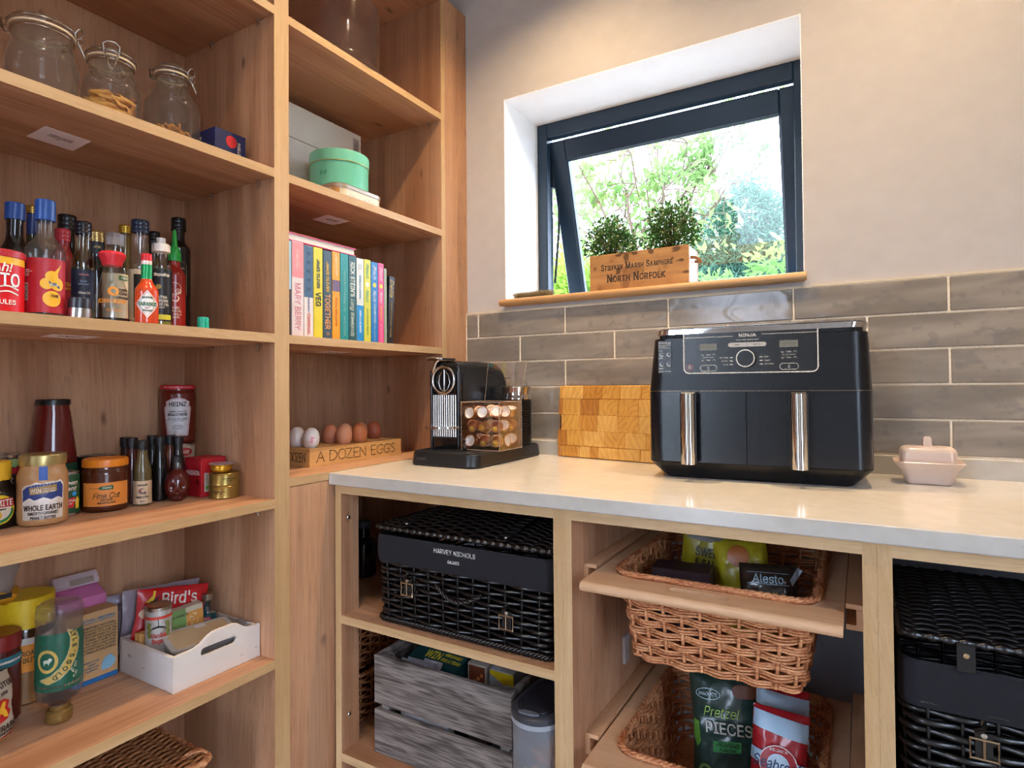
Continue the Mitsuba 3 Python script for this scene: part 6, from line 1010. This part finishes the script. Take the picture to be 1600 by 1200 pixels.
k = new('wicker_hamper', 'black wicker hamper with white lettering on its cloth band, on the corner cabinet shelf', 'hamper')
hx0, hx1, hy0, hy1 = -.978, -.5245, 1.046, 1.405
dm_ = hamper(k, hx0, hx1, hy0, hy1, .5735, .712, .7850, 40, .0118, .0044, (.710, .773), .030, 5)
P(k, 'lettering', onto(J(mv(txt('HARVEY NICHOLS', .0098, .108, bold=False), (0, .008, 0)), mv(txt('Est.1831', .0062, .030), (-.002, -.012, 0))), (-.7545, hy0-.0082, .749), *FY), M('#d9dadd', .5), False, 'white printed lettering')
strap(k, -.884, hy0-.004, .664); strap(k, -.626, hy0-.004, .640)
for x, lz in ((-.905, .790), (-.640, .790)):
    P(k, 'lid_strap', J(*[box(x-.011, x+.011, y, y+.021, float(dm_(A([x]), y+.01)[0])+lz+.0045, float(dm_(A([x]), y+.01)[0])+lz+.0068) for y in np.arange(hy0-.004, hy0+.20, .02)]), LEA, False, 'black leather strap over the lid'); P(k, 'rivet', mv(lathe([(0, 0), (.0040, 0), (.0034, .0018), (0, .0024)], 12), (x, hy0+.016, lz+.0085)), M('#c9c2b4', .25, .9), 40)
tt = np.linspace(0, 1, 40); hp_ = [np.column_stack([-.800+.115*tt, hy0-.012-.008*np.sin(math.pi*tt)+.003*np.cos(22*tt+q), .684-.022*np.sin(math.pi*tt)+.003*np.sin(22*tt+q)-.004*tt]) for q in (0, 2.1, 4.2)]
P(k, 'carry_handle', J(*[tube(p, .0032, 5) for p in hp_]), BW, True, 'twisted willow handle')
k = new('wicker_hamper', 'black wicker hamper in the right cabinet, its lid strap hanging loose', 'hamper')
hamper(k, .047, .560, 1.062, 1.420, .4455, .652, .7400, 42, .0145, .0052, (.640, .708), .010, 8)
strap(k, .1395, 1.058, .606, .036); P(k, 'hanging_strap', J(box(.110, .132, 1.0515, 1.054, .704, .742, .0006), box(.110, .132, 1.0515, 1.075, .742, .7445, .0006)), LEA, False, 'loose leather strap'); P(k, 'rivet', mv(lathe([(0, 0), (.0042, 0), (.0036, .0018), (0, .0024)], 12), (.121, 1.0512, .728), rx=90), M('#c2a882', .25, .9), 40)
for i in range(16): pass
# crate and its contents
def greywood(p, n, uv):
    g = noise(p.x*6, p.z*60+noise(p.x*9, p.z*9, 1.0)*3, p.y*60); f = noise(p.x*30, p.z*420, p.y*420)
    return mix(mix(lin('#4a423e'), lin('#857b74'), smoothstep(.2, .85, .6*g+.4*f)), lin('#2d2724'), .6*smoothstep(.72, .9, noise(p.x*14, p.z*190, 3.0)))
scene['grey_wood'] = pr(proc(greywood), .6, 0, .3)
k = new('wooden_crate', 'weathered grey slatted wooden crate full of packets, on the floor of the corner cabinet', 'crate')
qx0, qx1, qy0, qy1, qz = -1.008, -.630, 1.062, 1.370, .2507
for a, b in ((qz+.001, .3515), (.3665, .4800)):
    for y in (qy0, qy1-.012): P(k, 'slat', box(qx0, qx1, y, y+.012, a, b, .0012), 'grey_wood', False)
    for x in (qx0+.0005, qx1-.0125): P(k, 'slat', box(x, x+.012, qy0+.0122, qy1-.0122, a, b, .0012), 'grey_wood', False)
for x in (qx0+.013, qx1-.035):
    for y in (qy0+.0122, qy1-.034): P(k, 'corner_post', box(x, x+.022, y, y+.0218, qz+.001, .476), 'grey_wood', False)
P(k, 'bottom_board', box(qx0+.0126, qx1-.0126, qy0+.0125, qy1-.0125, qz, qz+.0095), 'grey_wood', False)
qb = qz+.010
k = new('cereal_box', 'dark teal box with yellow lettering on its top, in the crate', 'box'); tr = lambda m: mv(m, (-.8920, 1.197, qb), rz=-3)
P(k, 'carton', tr(loft([A([(x, y, z) for y, z in ((-.06, 0), (.06, 0), (.06, .226), (-.06, .192))]) for x in (-.076, .076)])), M('#123a3c', .45), False)
P(k, 'lettering', tr(onto(J(mv(txt('WIN', .024, .046), (-.014, 0, 0)), mv(txt('GROCERIES', .009, .050), (.040, .010, 0)), mv(txt('FOR A YEAR!', .010, .056), (.043, -.007, 0))), (0, -.034, .1996), (1, 0, 0), (0, .962, .272))), M('#c9b42a', .5), False, 'yellow lettering')
k = new('paper_leaflets', 'crumpled white papers tucked in the front of the crate', 'paper'); pp_ = []
for i in range(4):
    u, v = np.meshgrid(np.linspace(-1, 1, 9), np.linspace(-1, 1, 7)); q = np.stack([u*.030, v*.026, .004*np.sin(u*5+i)+.003*np.cos(v*4+i*2)], -1).reshape(-1, 3); ii, jj = np.meshgrid(np.arange(6), np.arange(8), indexing='ij'); ff = np.stack([ii*9+jj, ii*9+jj+1, (ii+1)*9+jj+1, (ii+1)*9+jj], -1).reshape(-1, 4)
    P(k, 'sheet', mv((q, np.vstack([ff[:, [0, 1, 2]], ff[:, [0, 2, 3]]])), (-.936+i*.016, 1.104+.006*i, .437+.003*(i % 2)), rx=62), M('#a9aab5', .6), True)
k = new('food_carton', 'carton with a warm brown food picture, in the middle of the crate', 'box'); P(k, 'carton', box(-.803, -.751, 1.155, 1.235, qb, .470, .001), M('#b0a79c', .5), False); P(k, 'picture', onto(prism(sbox(-.022, .150, .022, .205), .0004), (-.777, 1.155, qb), *FY), M('#5f2d1a', .5), False, 'brown food picture'); P(f'{k}__picture', 'pieces', onto(J(*[prism(disc(-.014+.009*i, .162+.008*((i*5) % 4), .0045), .0003) for i in range(4)]), (-.777, 1.1545, qb), *FY), M('#b06a34', .5), False); P(k, 'yellow_edge', onto(prism(Polygon([(-.022, .10), (.022, .10), (.022, .148), (0, .135), (-.022, .12)]), .0004), (-.777, 1.155, qb), *FY), M('#c9a54a', .5), False)
k = new('cereal_box', 'white and yellow cereal box with a curved yellow panel, right in the crate', 'box'); P(k, 'carton', mv(box(-.045, .018, -.028, .028, 0, .205, .001), (-.702, 1.195, qb+.0012), rx=2), M('#bcc3cb', .5), False); P(k, 'yellow_panel', mv(onto(prism(Polygon([(-.045, .2045), (-.045, .196), (-.012, .180), (.0, .166), (.018, .154), (.018, .2045)]), .0005), (0, -.028, 0), *FY), (-.700, 1.195, qb), rx=2), M('#d3b616', .45), False, 'yellow panel'); P(k, 'lettering', mv(onto(mv(mv(txt('SPECIAL', .0085, .040), rz=-38), (-.020, .158, .0006)), (0, -.028, 0), *FY), (-.700, 1.195, qb), rx=2), M('#8f8a4a', .5), False)
k = new('cloth_bundle', 'white folded cloth seen through the gap of the crate', 'cloth'); P(k, 'cloth', loft([ring(-.955+i_, -.815-i_, 1.088+i_*.5, 1.126-i_*.5, z, .012) for i_, z in ((.006, qb+.001), (0, qb+.02), (0, qb+.10), (.01, qb+.125))]), M('#e6e7ec', .7), 50)
# cereal container
k = new('cereal_container', 'tall cloudy plastic cereal container with a dark grey lid, beside the wooden crate', 'container')
oval = lambda i, z: A([(-.5690+(.0520-i)*math.cos(a), 1.102+.036*np.sign(math.sin(a))*(abs(math.sin(a)) > 1e-9)+(.0520-i)*math.sin(a), z+(.021 if z > .3 else 0)) for a in np.linspace(0, 2*math.pi, 40, endpoint=False)])
P(k, 'body', loft([oval(.004, .2508), oval(.001, .256), oval(.0, .425), oval(-.0, .437)]), 'frosted', 40, 'cloudy clear body'); P(k, 'collar', loft([oval(-.003, .4290), oval(-.003, .4385)]), M('#8f939b', .4), 40)
P(k, 'lid', loft([oval(-.002, .4388), oval(-.0035, .441), oval(-.003, .4490), oval(.002, .4530), oval(.010, .4535), oval(.012, .4515), oval(.03, .4518)]), M('#33363d', .35, 0, .2), 40, 'dark grey lid'); P(k, 'flap', loft([oval(.0125, .4522), oval(.0128, .4562), oval(.016, .4572), oval(.035, .4575)]), M('#24262c', .35), 40); P(k, 'thumb_lip', mv(loft([A([(.022*math.cos(a), .006*math.sin(a), z) for a in np.linspace(0, 6.283, 20, endpoint=False)]) for z in (0, .0035)]), (-.5690, 1.0240, .4748), rz=6), M('#5b6068', .3), 40)
rr2 = random.Random(4); ci = []
for i in range(260):
    a, q = rr2.uniform(0, 6.283), .036*math.sqrt(rr2.random()); yy = rr2.uniform(-.036, .036); zz = .259+rr2.random()*(.085+.6*yy+.03*(q*math.cos(a) > 0))
    t = np.linspace(0, 2*math.pi, 8, endpoint=False); ci.append(mv(tube([(.0062*math.cos(s), .0062*math.sin(s), 0) for s in t], .0022, 4, True), (-.5690+q*math.cos(a), 1.102+yy+q*math.sin(a), zz), rx=rr2.uniform(0, 180), rz=rr2.uniform(0, 180)))
put('cereal_loops', J(*ci), M('#b98456', .6), True); labels['cereal_loops'] = {'label': 'light brown breakfast cereal loops inside the clear container', 'category': 'cereal', 'kind': 'stuff'}
# the dark corner behind
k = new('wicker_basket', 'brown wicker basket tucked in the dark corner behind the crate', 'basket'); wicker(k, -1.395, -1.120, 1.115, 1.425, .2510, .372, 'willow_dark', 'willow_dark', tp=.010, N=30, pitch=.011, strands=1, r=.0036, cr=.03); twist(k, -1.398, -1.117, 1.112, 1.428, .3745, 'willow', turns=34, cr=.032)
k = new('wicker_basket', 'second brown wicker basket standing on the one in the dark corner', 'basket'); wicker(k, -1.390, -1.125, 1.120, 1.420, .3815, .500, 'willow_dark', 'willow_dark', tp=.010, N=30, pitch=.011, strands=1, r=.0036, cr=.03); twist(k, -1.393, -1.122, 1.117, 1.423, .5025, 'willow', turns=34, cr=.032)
bottle('dark bottle with a grey cap in the shadow beside the lettered hamper', (-1.245, 1.27), bp(.5736, .665, .69, .712, .036, .020), DGLASS, (.0225, .710, .728, M('#3b3d42', .4)), name='storage_bottle')
# hamper under the wide unit
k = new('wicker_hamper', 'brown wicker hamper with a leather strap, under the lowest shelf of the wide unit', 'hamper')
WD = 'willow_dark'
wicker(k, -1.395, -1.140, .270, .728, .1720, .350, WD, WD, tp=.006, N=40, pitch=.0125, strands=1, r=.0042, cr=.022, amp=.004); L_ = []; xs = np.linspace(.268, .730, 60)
for i in range(33):
    x = -1.393+i*.2515/32; L_.append(tube(np.column_stack([np.full(60, x), xs, .374+.0034*np.cos(math.pi*(xs-.27)/.030+i*math.pi)]), .0040, 5))
P(k, 'lid', J(*L_), WD, True, 'woven lid', stuff=True); P(k, 'lid_base', box(-1.393, -1.141, .270, .728, .362, .3685), WD, False); pp_, _n = peri(-1.400, -1.136, .264, .734, .014, np.linspace(0, 1, 300, endpoint=False)); P(k, 'lid_border', tube(np.column_stack([pp_, np.full(300, .371)]), .0068+.0014*np.sign(np.sin(np.arange(300)*1.4)), 7, True), 'willow', 50, 'wrapped rim of the lid'); P(k, 'strap', J(box(-1.1300, -1.1270, .42, .70, .345, .367, .001), box(-1.1330, -1.1262, .66, .685, .340, .372, .001)), LEA, False, 'dark leather strap')
P(k, 'corner_loop', J(*[tube([(-1.180+.006*j, .700, .376), (-1.160+.006*j, .706, .392), (-1.150+.006*j, .722, .392), (-1.152+.006*j, .738, .374)], .0030, 5) for j in range(2)]), 'willow', True)
# ---------------------------------------------------------------- on the window sill
k = new('planter_box', 'old wooden planter box with black printed lettering, on the window sill', 'planter')
def oldwood(p, n, uv):
    c = mix(lin('#8c5f36'), lin('#b88c58'), .55*noise(p.x*8, p.z*110, p.y*110)+.45*fbm(p.x*22, p.z*50, p.y*22, 2)); c = mix(c, lin('#5a3114'), .55*smoothstep(.55, .8, fbm(p.x*26, p.z*32, p.y*30, 3)))
    return mix(c, lin('#2b170b'), .75*smoothstep(.66, .78, fbm(p.x*42+5, p.z*60, p.y*42, 2)))
scene['old_wood'] = pr(proc(oldwood), .55, 0, .3)
px0, px1, py0, py1, pz_ = -.683, -.397, 1.622, 1.730, 1.3798; zt = 1.4905
for y in (py0, py1-.010): P(k, 'long_board', box(px0, px1, y, y+.010, pz_, zt, .0012), 'old_wood', False)
PAINTW = M('#cdd2da', .5)
for x in (px0+.0005, px1-.0105): P(k, 'end_board', box(x, x+.010, py0+.0102, py1-.0102, pz_, zt-.001, .001), PAINTW if x > -.5 else 'old_wood', False, 'whitish end board' if x > -.5 else None)
P(k, 'bottom_board', box(px0+.011, px1-.011, py0+.0105, py1-.0105, pz_, pz_+.008), 'old_wood', False)
P(k, 'rope_handle', tube([(px1-.002, 1.650, zt-.030), (px1+.010, 1.652, zt-.031), (px1+.018, 1.664, zt-.036), (px1+.019, 1.680, zt-.039), (px1+.012, 1.694, zt-.036), (px1-.002, 1.698, zt-.033)], .0042, 7), M('#8a6036', .8), True, 'rope handle')
def caps(s, h, x=0): 
    """small capitals: a taller first letter in each word"""
    out, cx = [], 0
    for w_ in s.split():
        for i, ch in enumerate(w_):
            hh = h*(1.32 if i == 0 else 1.0); t = txt(ch, hh, None, True, 0, 1.3); wd = t[0][:, 0].max()-t[0][:, 0].min(); out.append(mv(t, (cx+wd/2, hh/2, 0))); cx += wd+.11*h
        cx += .62*h
    m = J(*out); return mv(m, (-cx/2, 0, 0)), cx
for s, h, zz, tw in (('STIEFKEY MARSH SAMPHIRE', .0125, .0640, .214), ('NORTH NORFOLK', .0165, .0290, .180)):
    m, cw = caps(s, h); P(k, 'lettering', onto((m[0]*A([tw/cw, 1, 1]), m[1]), (-.5405, py0, pz_+zz), *FY), M('#23150c', .6), False, 'black serif lettering')
P(k, 'soil', box(px0+.012, px1-.012, py0+.012, py1-.012, pz_+.009, zt-.022), M('#2a1f17', .9), False)
leaf_mat('box_leaf', '#3f5f2e', .7); leaf_mat('box_leaf_pale', '#9fa06c', .8)
def leaves(pts, nrm, size, rnd, asp=.5):
    """diamond leaves, slightly folded, at points"""
    n = len(pts); d = rnd.normal(size=(n, 3)); d += nrm*1.2; d /= np.linalg.norm(d, axis=1, keepdims=True); q = rnd.normal(size=(n, 3)); q -= d*(q*d).sum(1, keepdims=True); q /= np.linalg.norm(q, axis=1, keepdims=True); up_ = np.cross(d, q)
    s = size*(.7+.6*rnd.random((n, 1))); a = pts; b = pts+d*s*.5+q*s*asp*.5+up_*s*.10; c_ = pts+d*s; e = pts+d*s*.5-q*s*asp*.5+up_*s*.10
    v = np.stack([a, b, c_, e], 1).reshape(-1, 3); i = np.arange(n)[:, None]*4; return v, np.vstack([i+[0, 1, 2], i+[0, 2, 3]])
def ball(c, rx, ry, rz, n, rnd, shell=.45, lump=.25):
    d = rnd.normal(size=(n, 3)); d /= np.linalg.norm(d, axis=1, keepdims=True); f = (1-shell*rnd.random((n, 1))**1.5)*(1+lump*(meshkit.noise(d*2.3+c[0]*7, 3)[:, None]-.5)*2); return A(c)+d*f*A([rx, ry, rz]), d
for i, (cx, cz, rx_, rz_, lb) in enumerate(((-.635, 1.525, .074, .074, 'small leafy green shrub at the left of the planter box'), (-.456, 1.535, .074, .086, 'taller leafy green shrub at the right of the planter box'))):
    rn = np.random.default_rng(20+i); k = new('potted_shrub', lb, 'plant'); c = (cx, 1.676, cz)
    st_ = []
    for j in range(46):
        a, b = rn.uniform(0, 6.283), rn.uniform(.1, .92); e = A([cx+rx_*b*math.cos(a), 1.676+.058*b*math.sin(a), cz+rz_*(.95-.5*b*b)*rn.uniform(.5, 1.05)]); s0 = A([cx+.15*(e[0]-cx), 1.676+.15*(e[1]-1.676), zt-.0212]); st_.append(tube([s0, s0*.45+e*.55+A([0, 0, .01]), e], [.0014, .0010, .0006], 4))
    P(k, 'stems', J(*st_), M('#4a3a25', .7), True, stuff=True)
    p, d = ball(c, rx_, .060, rz_, 2600, rn, .5, .4); keep = (p[:, 2] > zt+.012) | ((p[:, 2] > zt-.010) & (np.abs(p[:, 1]-1.676) < .034) & (p[:, 0] > px0+.022) & (p[:, 0] < px1-.022)); p, d = p[keep], d[keep]; pale = rn.random(len(p)) < .16
    P(k, 'leaves', leaves(p[~pale], d[~pale], .0105, rn, .55), 'box_leaf', False, stuff=True); P(k, 'pale_tips', leaves(p[pale], d[pale], .0095, rn, .55), 'box_leaf_pale', False, 'pale new leaves', stuff=True)
k = new('bristle_brush', 'flat bristly dried brush head lying at the left end of the window sill', 'brush'); rn = np.random.default_rng(3)
P(k, 'back', loft([ring(-.925, -.800, 1.592, 1.622, 1.3796, .012), ring(-.925, -.800, 1.592, 1.622, 1.3835, .012)]), M('#6b5a3a', .8), 40)
P(k, 'bristles', J(*[tube([(x, y, 1.3830), (x+rn.normal()*.004, y+rn.normal()*.004, 1.3830+h_*.6), (x+rn.normal()*.010, y+rn.normal()*.008, 1.3830+h_)], [.0006, .0005, .0003], 3) for x, y, h_ in zip(rn.uniform(-.924, -.801, 900), rn.uniform(1.593, 1.621, 900), rn.uniform(.008, .020, 900))]), M('#8a7a56', .8), False, stuff=True)
# ---------------------------------------------------------------- the garden outside
struct('garden_ground', box(-14, 10, WY+.32, 30, -.25, -.2), M('#bdb9ae', .9)); struct('terrace', J(box(-6, 9, -12, FY0-.105, -.08, -.02), box(RX+.06, 9, FY0-.105, WY+.3, -.08, -.02)), M('#8f8f8c', .8))
leaf_mat('leaf_cherry', '#8aab68', .9); leaf_mat('leaf_conifer', '#5f8870', .9); leaf_mat('leaf_bush', '#93b04c', .9); leaf_mat('leaf_bush2', '#84a862', .9); BARK = M('#6a5a4a', .9)
def branch(p0, p1, r0, r1, rn, n=6, w=.05):
    t = np.linspace(0, 1, n)[:, None]; pts = A(p0)*(1-t)+A(p1)*t; pts[1:-1] += rn.normal(size=(n-2, 3))*w; return tube(pts, np.linspace(r0, r1, n), 5), pts
rn = np.random.default_rng(8); k = new('garden_tree', 'slender open deciduous tree with drooping pale leaves, outside the window', 'tree')
B_, tips = [], []
ends = [(-2.55, 5.2, 3.15), (-2.2, 4.7, 3.3), (-1.95, 5.3, 3.45), (-1.65, 4.8, 3.35), (-1.35, 5.1, 3.25), (-1.15, 4.7, 3.0), (-.75, 4.9, 3.15), (-2.4, 4.6, 2.7), (-.55, 4.8, 2.85), (-1.0, 5.2, 2.75), (-2.0, 5.0, 2.6), (-.55, 4.7, 3.35), (-1.55, 5.2, 2.9)]
b, pts = branch((-1.70, 5.0, -.2), (-1.66, 5.0, 2.15), .05, .028, rn, 6, .02); B_.append(b)
for e in ends:
    s0 = (-1.66+rn.normal()*.01, 5.0, rn.uniform(1.95, 2.2)); b, pts = branch(s0, e, .014, .004, rn, 8, .045); B_.append(b)
    for j in range(2, 8):
        for _ in range(3):
            e2 = pts[j]+rn.normal(size=3)*A([.20, .12, .15])+A([0, 0, .06]); b, p2 = branch(pts[j], e2, .005, .002, rn, 5, .02); B_.append(b); tips += [p2[-1], p2[-2], p2[3]*.5+p2[2]*.5]
tips = A(tips); pt = np.repeat(tips, 9, 0)+rn.normal(size=(len(tips)*9, 3))*.045; keep = rn.random(len(pt)) < (.12+.62*(meshkit.noise(pt*2.4, 5) > .52)); pt = pt[keep]
P(k, 'trunk', J(*B_), BARK, True, 'grey trunk and twigs'); P(k, 'leaves', leaves(pt, np.tile([0, 0, -.9], (len(pt), 1)), .085, rn, .42), 'leaf_cherry', False, stuff=True)
def leafy(name, lb, blobs, mat, size, asp, seed, trunk, droop=0, sc=1.35):
    rn = np.random.default_rng(seed); k = new(name, lb, 'bush' if 'bush' in name else 'tree'); vs = []
    blobs = [((c[0]*sc, c[1]*sc, 1.113+(c[2]-1.113)*sc), a*sc, b*sc, d*sc, n) for c, a, b, d, n in blobs]; size *= sc; trunk = [(x*sc, y*sc, z if z < 0 else 1.113+(z-1.113)*sc) for x, y, z in trunk]
    for c, rx_, ry_, rz_, n in blobs: p, d = ball(c, rx_, ry_, rz_, n, rn, .5, .35); vs.append(leaves(p, d+A([0, 0, droop]), size, rn, asp))
    P(k, 'trunk', tube(trunk, .05, 6), BARK, True); P(k, 'leaves', J(*vs), mat, False, stuff=True)
leafy('conifer_tree', 'soft bluish green conifer at the right, beyond the slender tree', [((-1.35, 9, 3.4), .42, .4, .75, 5200), ((-1.75, 9.2, 3.1), .45, .4, .7, 4600), ((-1.05, 9.1, 2.9), .35, .35, .8, 3600), ((-1.5, 9, 2.5), .75, .4, .6, 5200), ((-2.15, 9.3, 2.7), .4, .4, .6, 3000)], 'leaf_conifer', .11, .16, 11, [(-1.5, 9.1, -.2), (-1.5, 9.1, 3.0)], -.6)
leafy('garden_bush', 'bright yellow-green bush at the lower left of the window view', [((-2.30, 4.9, 1.65), .5, .45, .70, 3800), ((-2.0, 4.7, 1.55), .4, .35, .6, 2400)], 'leaf_bush', .085, .38, 12, [(-2.2, 4.8, -.2), (-2.2, 4.8, 1.7)], -.3)
leafy('garden_bush', 'pale green bush at the lower right of the window view', [((-.95, 4.5, 1.45), .5, .4, .45, 2600), ((-.40, 4.6, 1.6), .4, .35, .5, 2200), ((-.7, 4.6, 1.35), .6, .3, .5, 2000)], 'leaf_bush2', .075, .40, 13, [(-.8, 4.5, -.2), (-.8, 4.5, 1.5)], -.3)
leafy('garden_bush', 'hazy rounded bush low behind the planter box', [((-1.6, 7.5, 1.55), 1.1, .5, .6, 4200), ((-3.1, 7.6, 1.8), .8, .5, .7, 3000)], 'leaf_bush2', .10, .40, 14, [(-1.9, 7.5, -.2), (-1.9, 7.5, 1.7)], -.2)
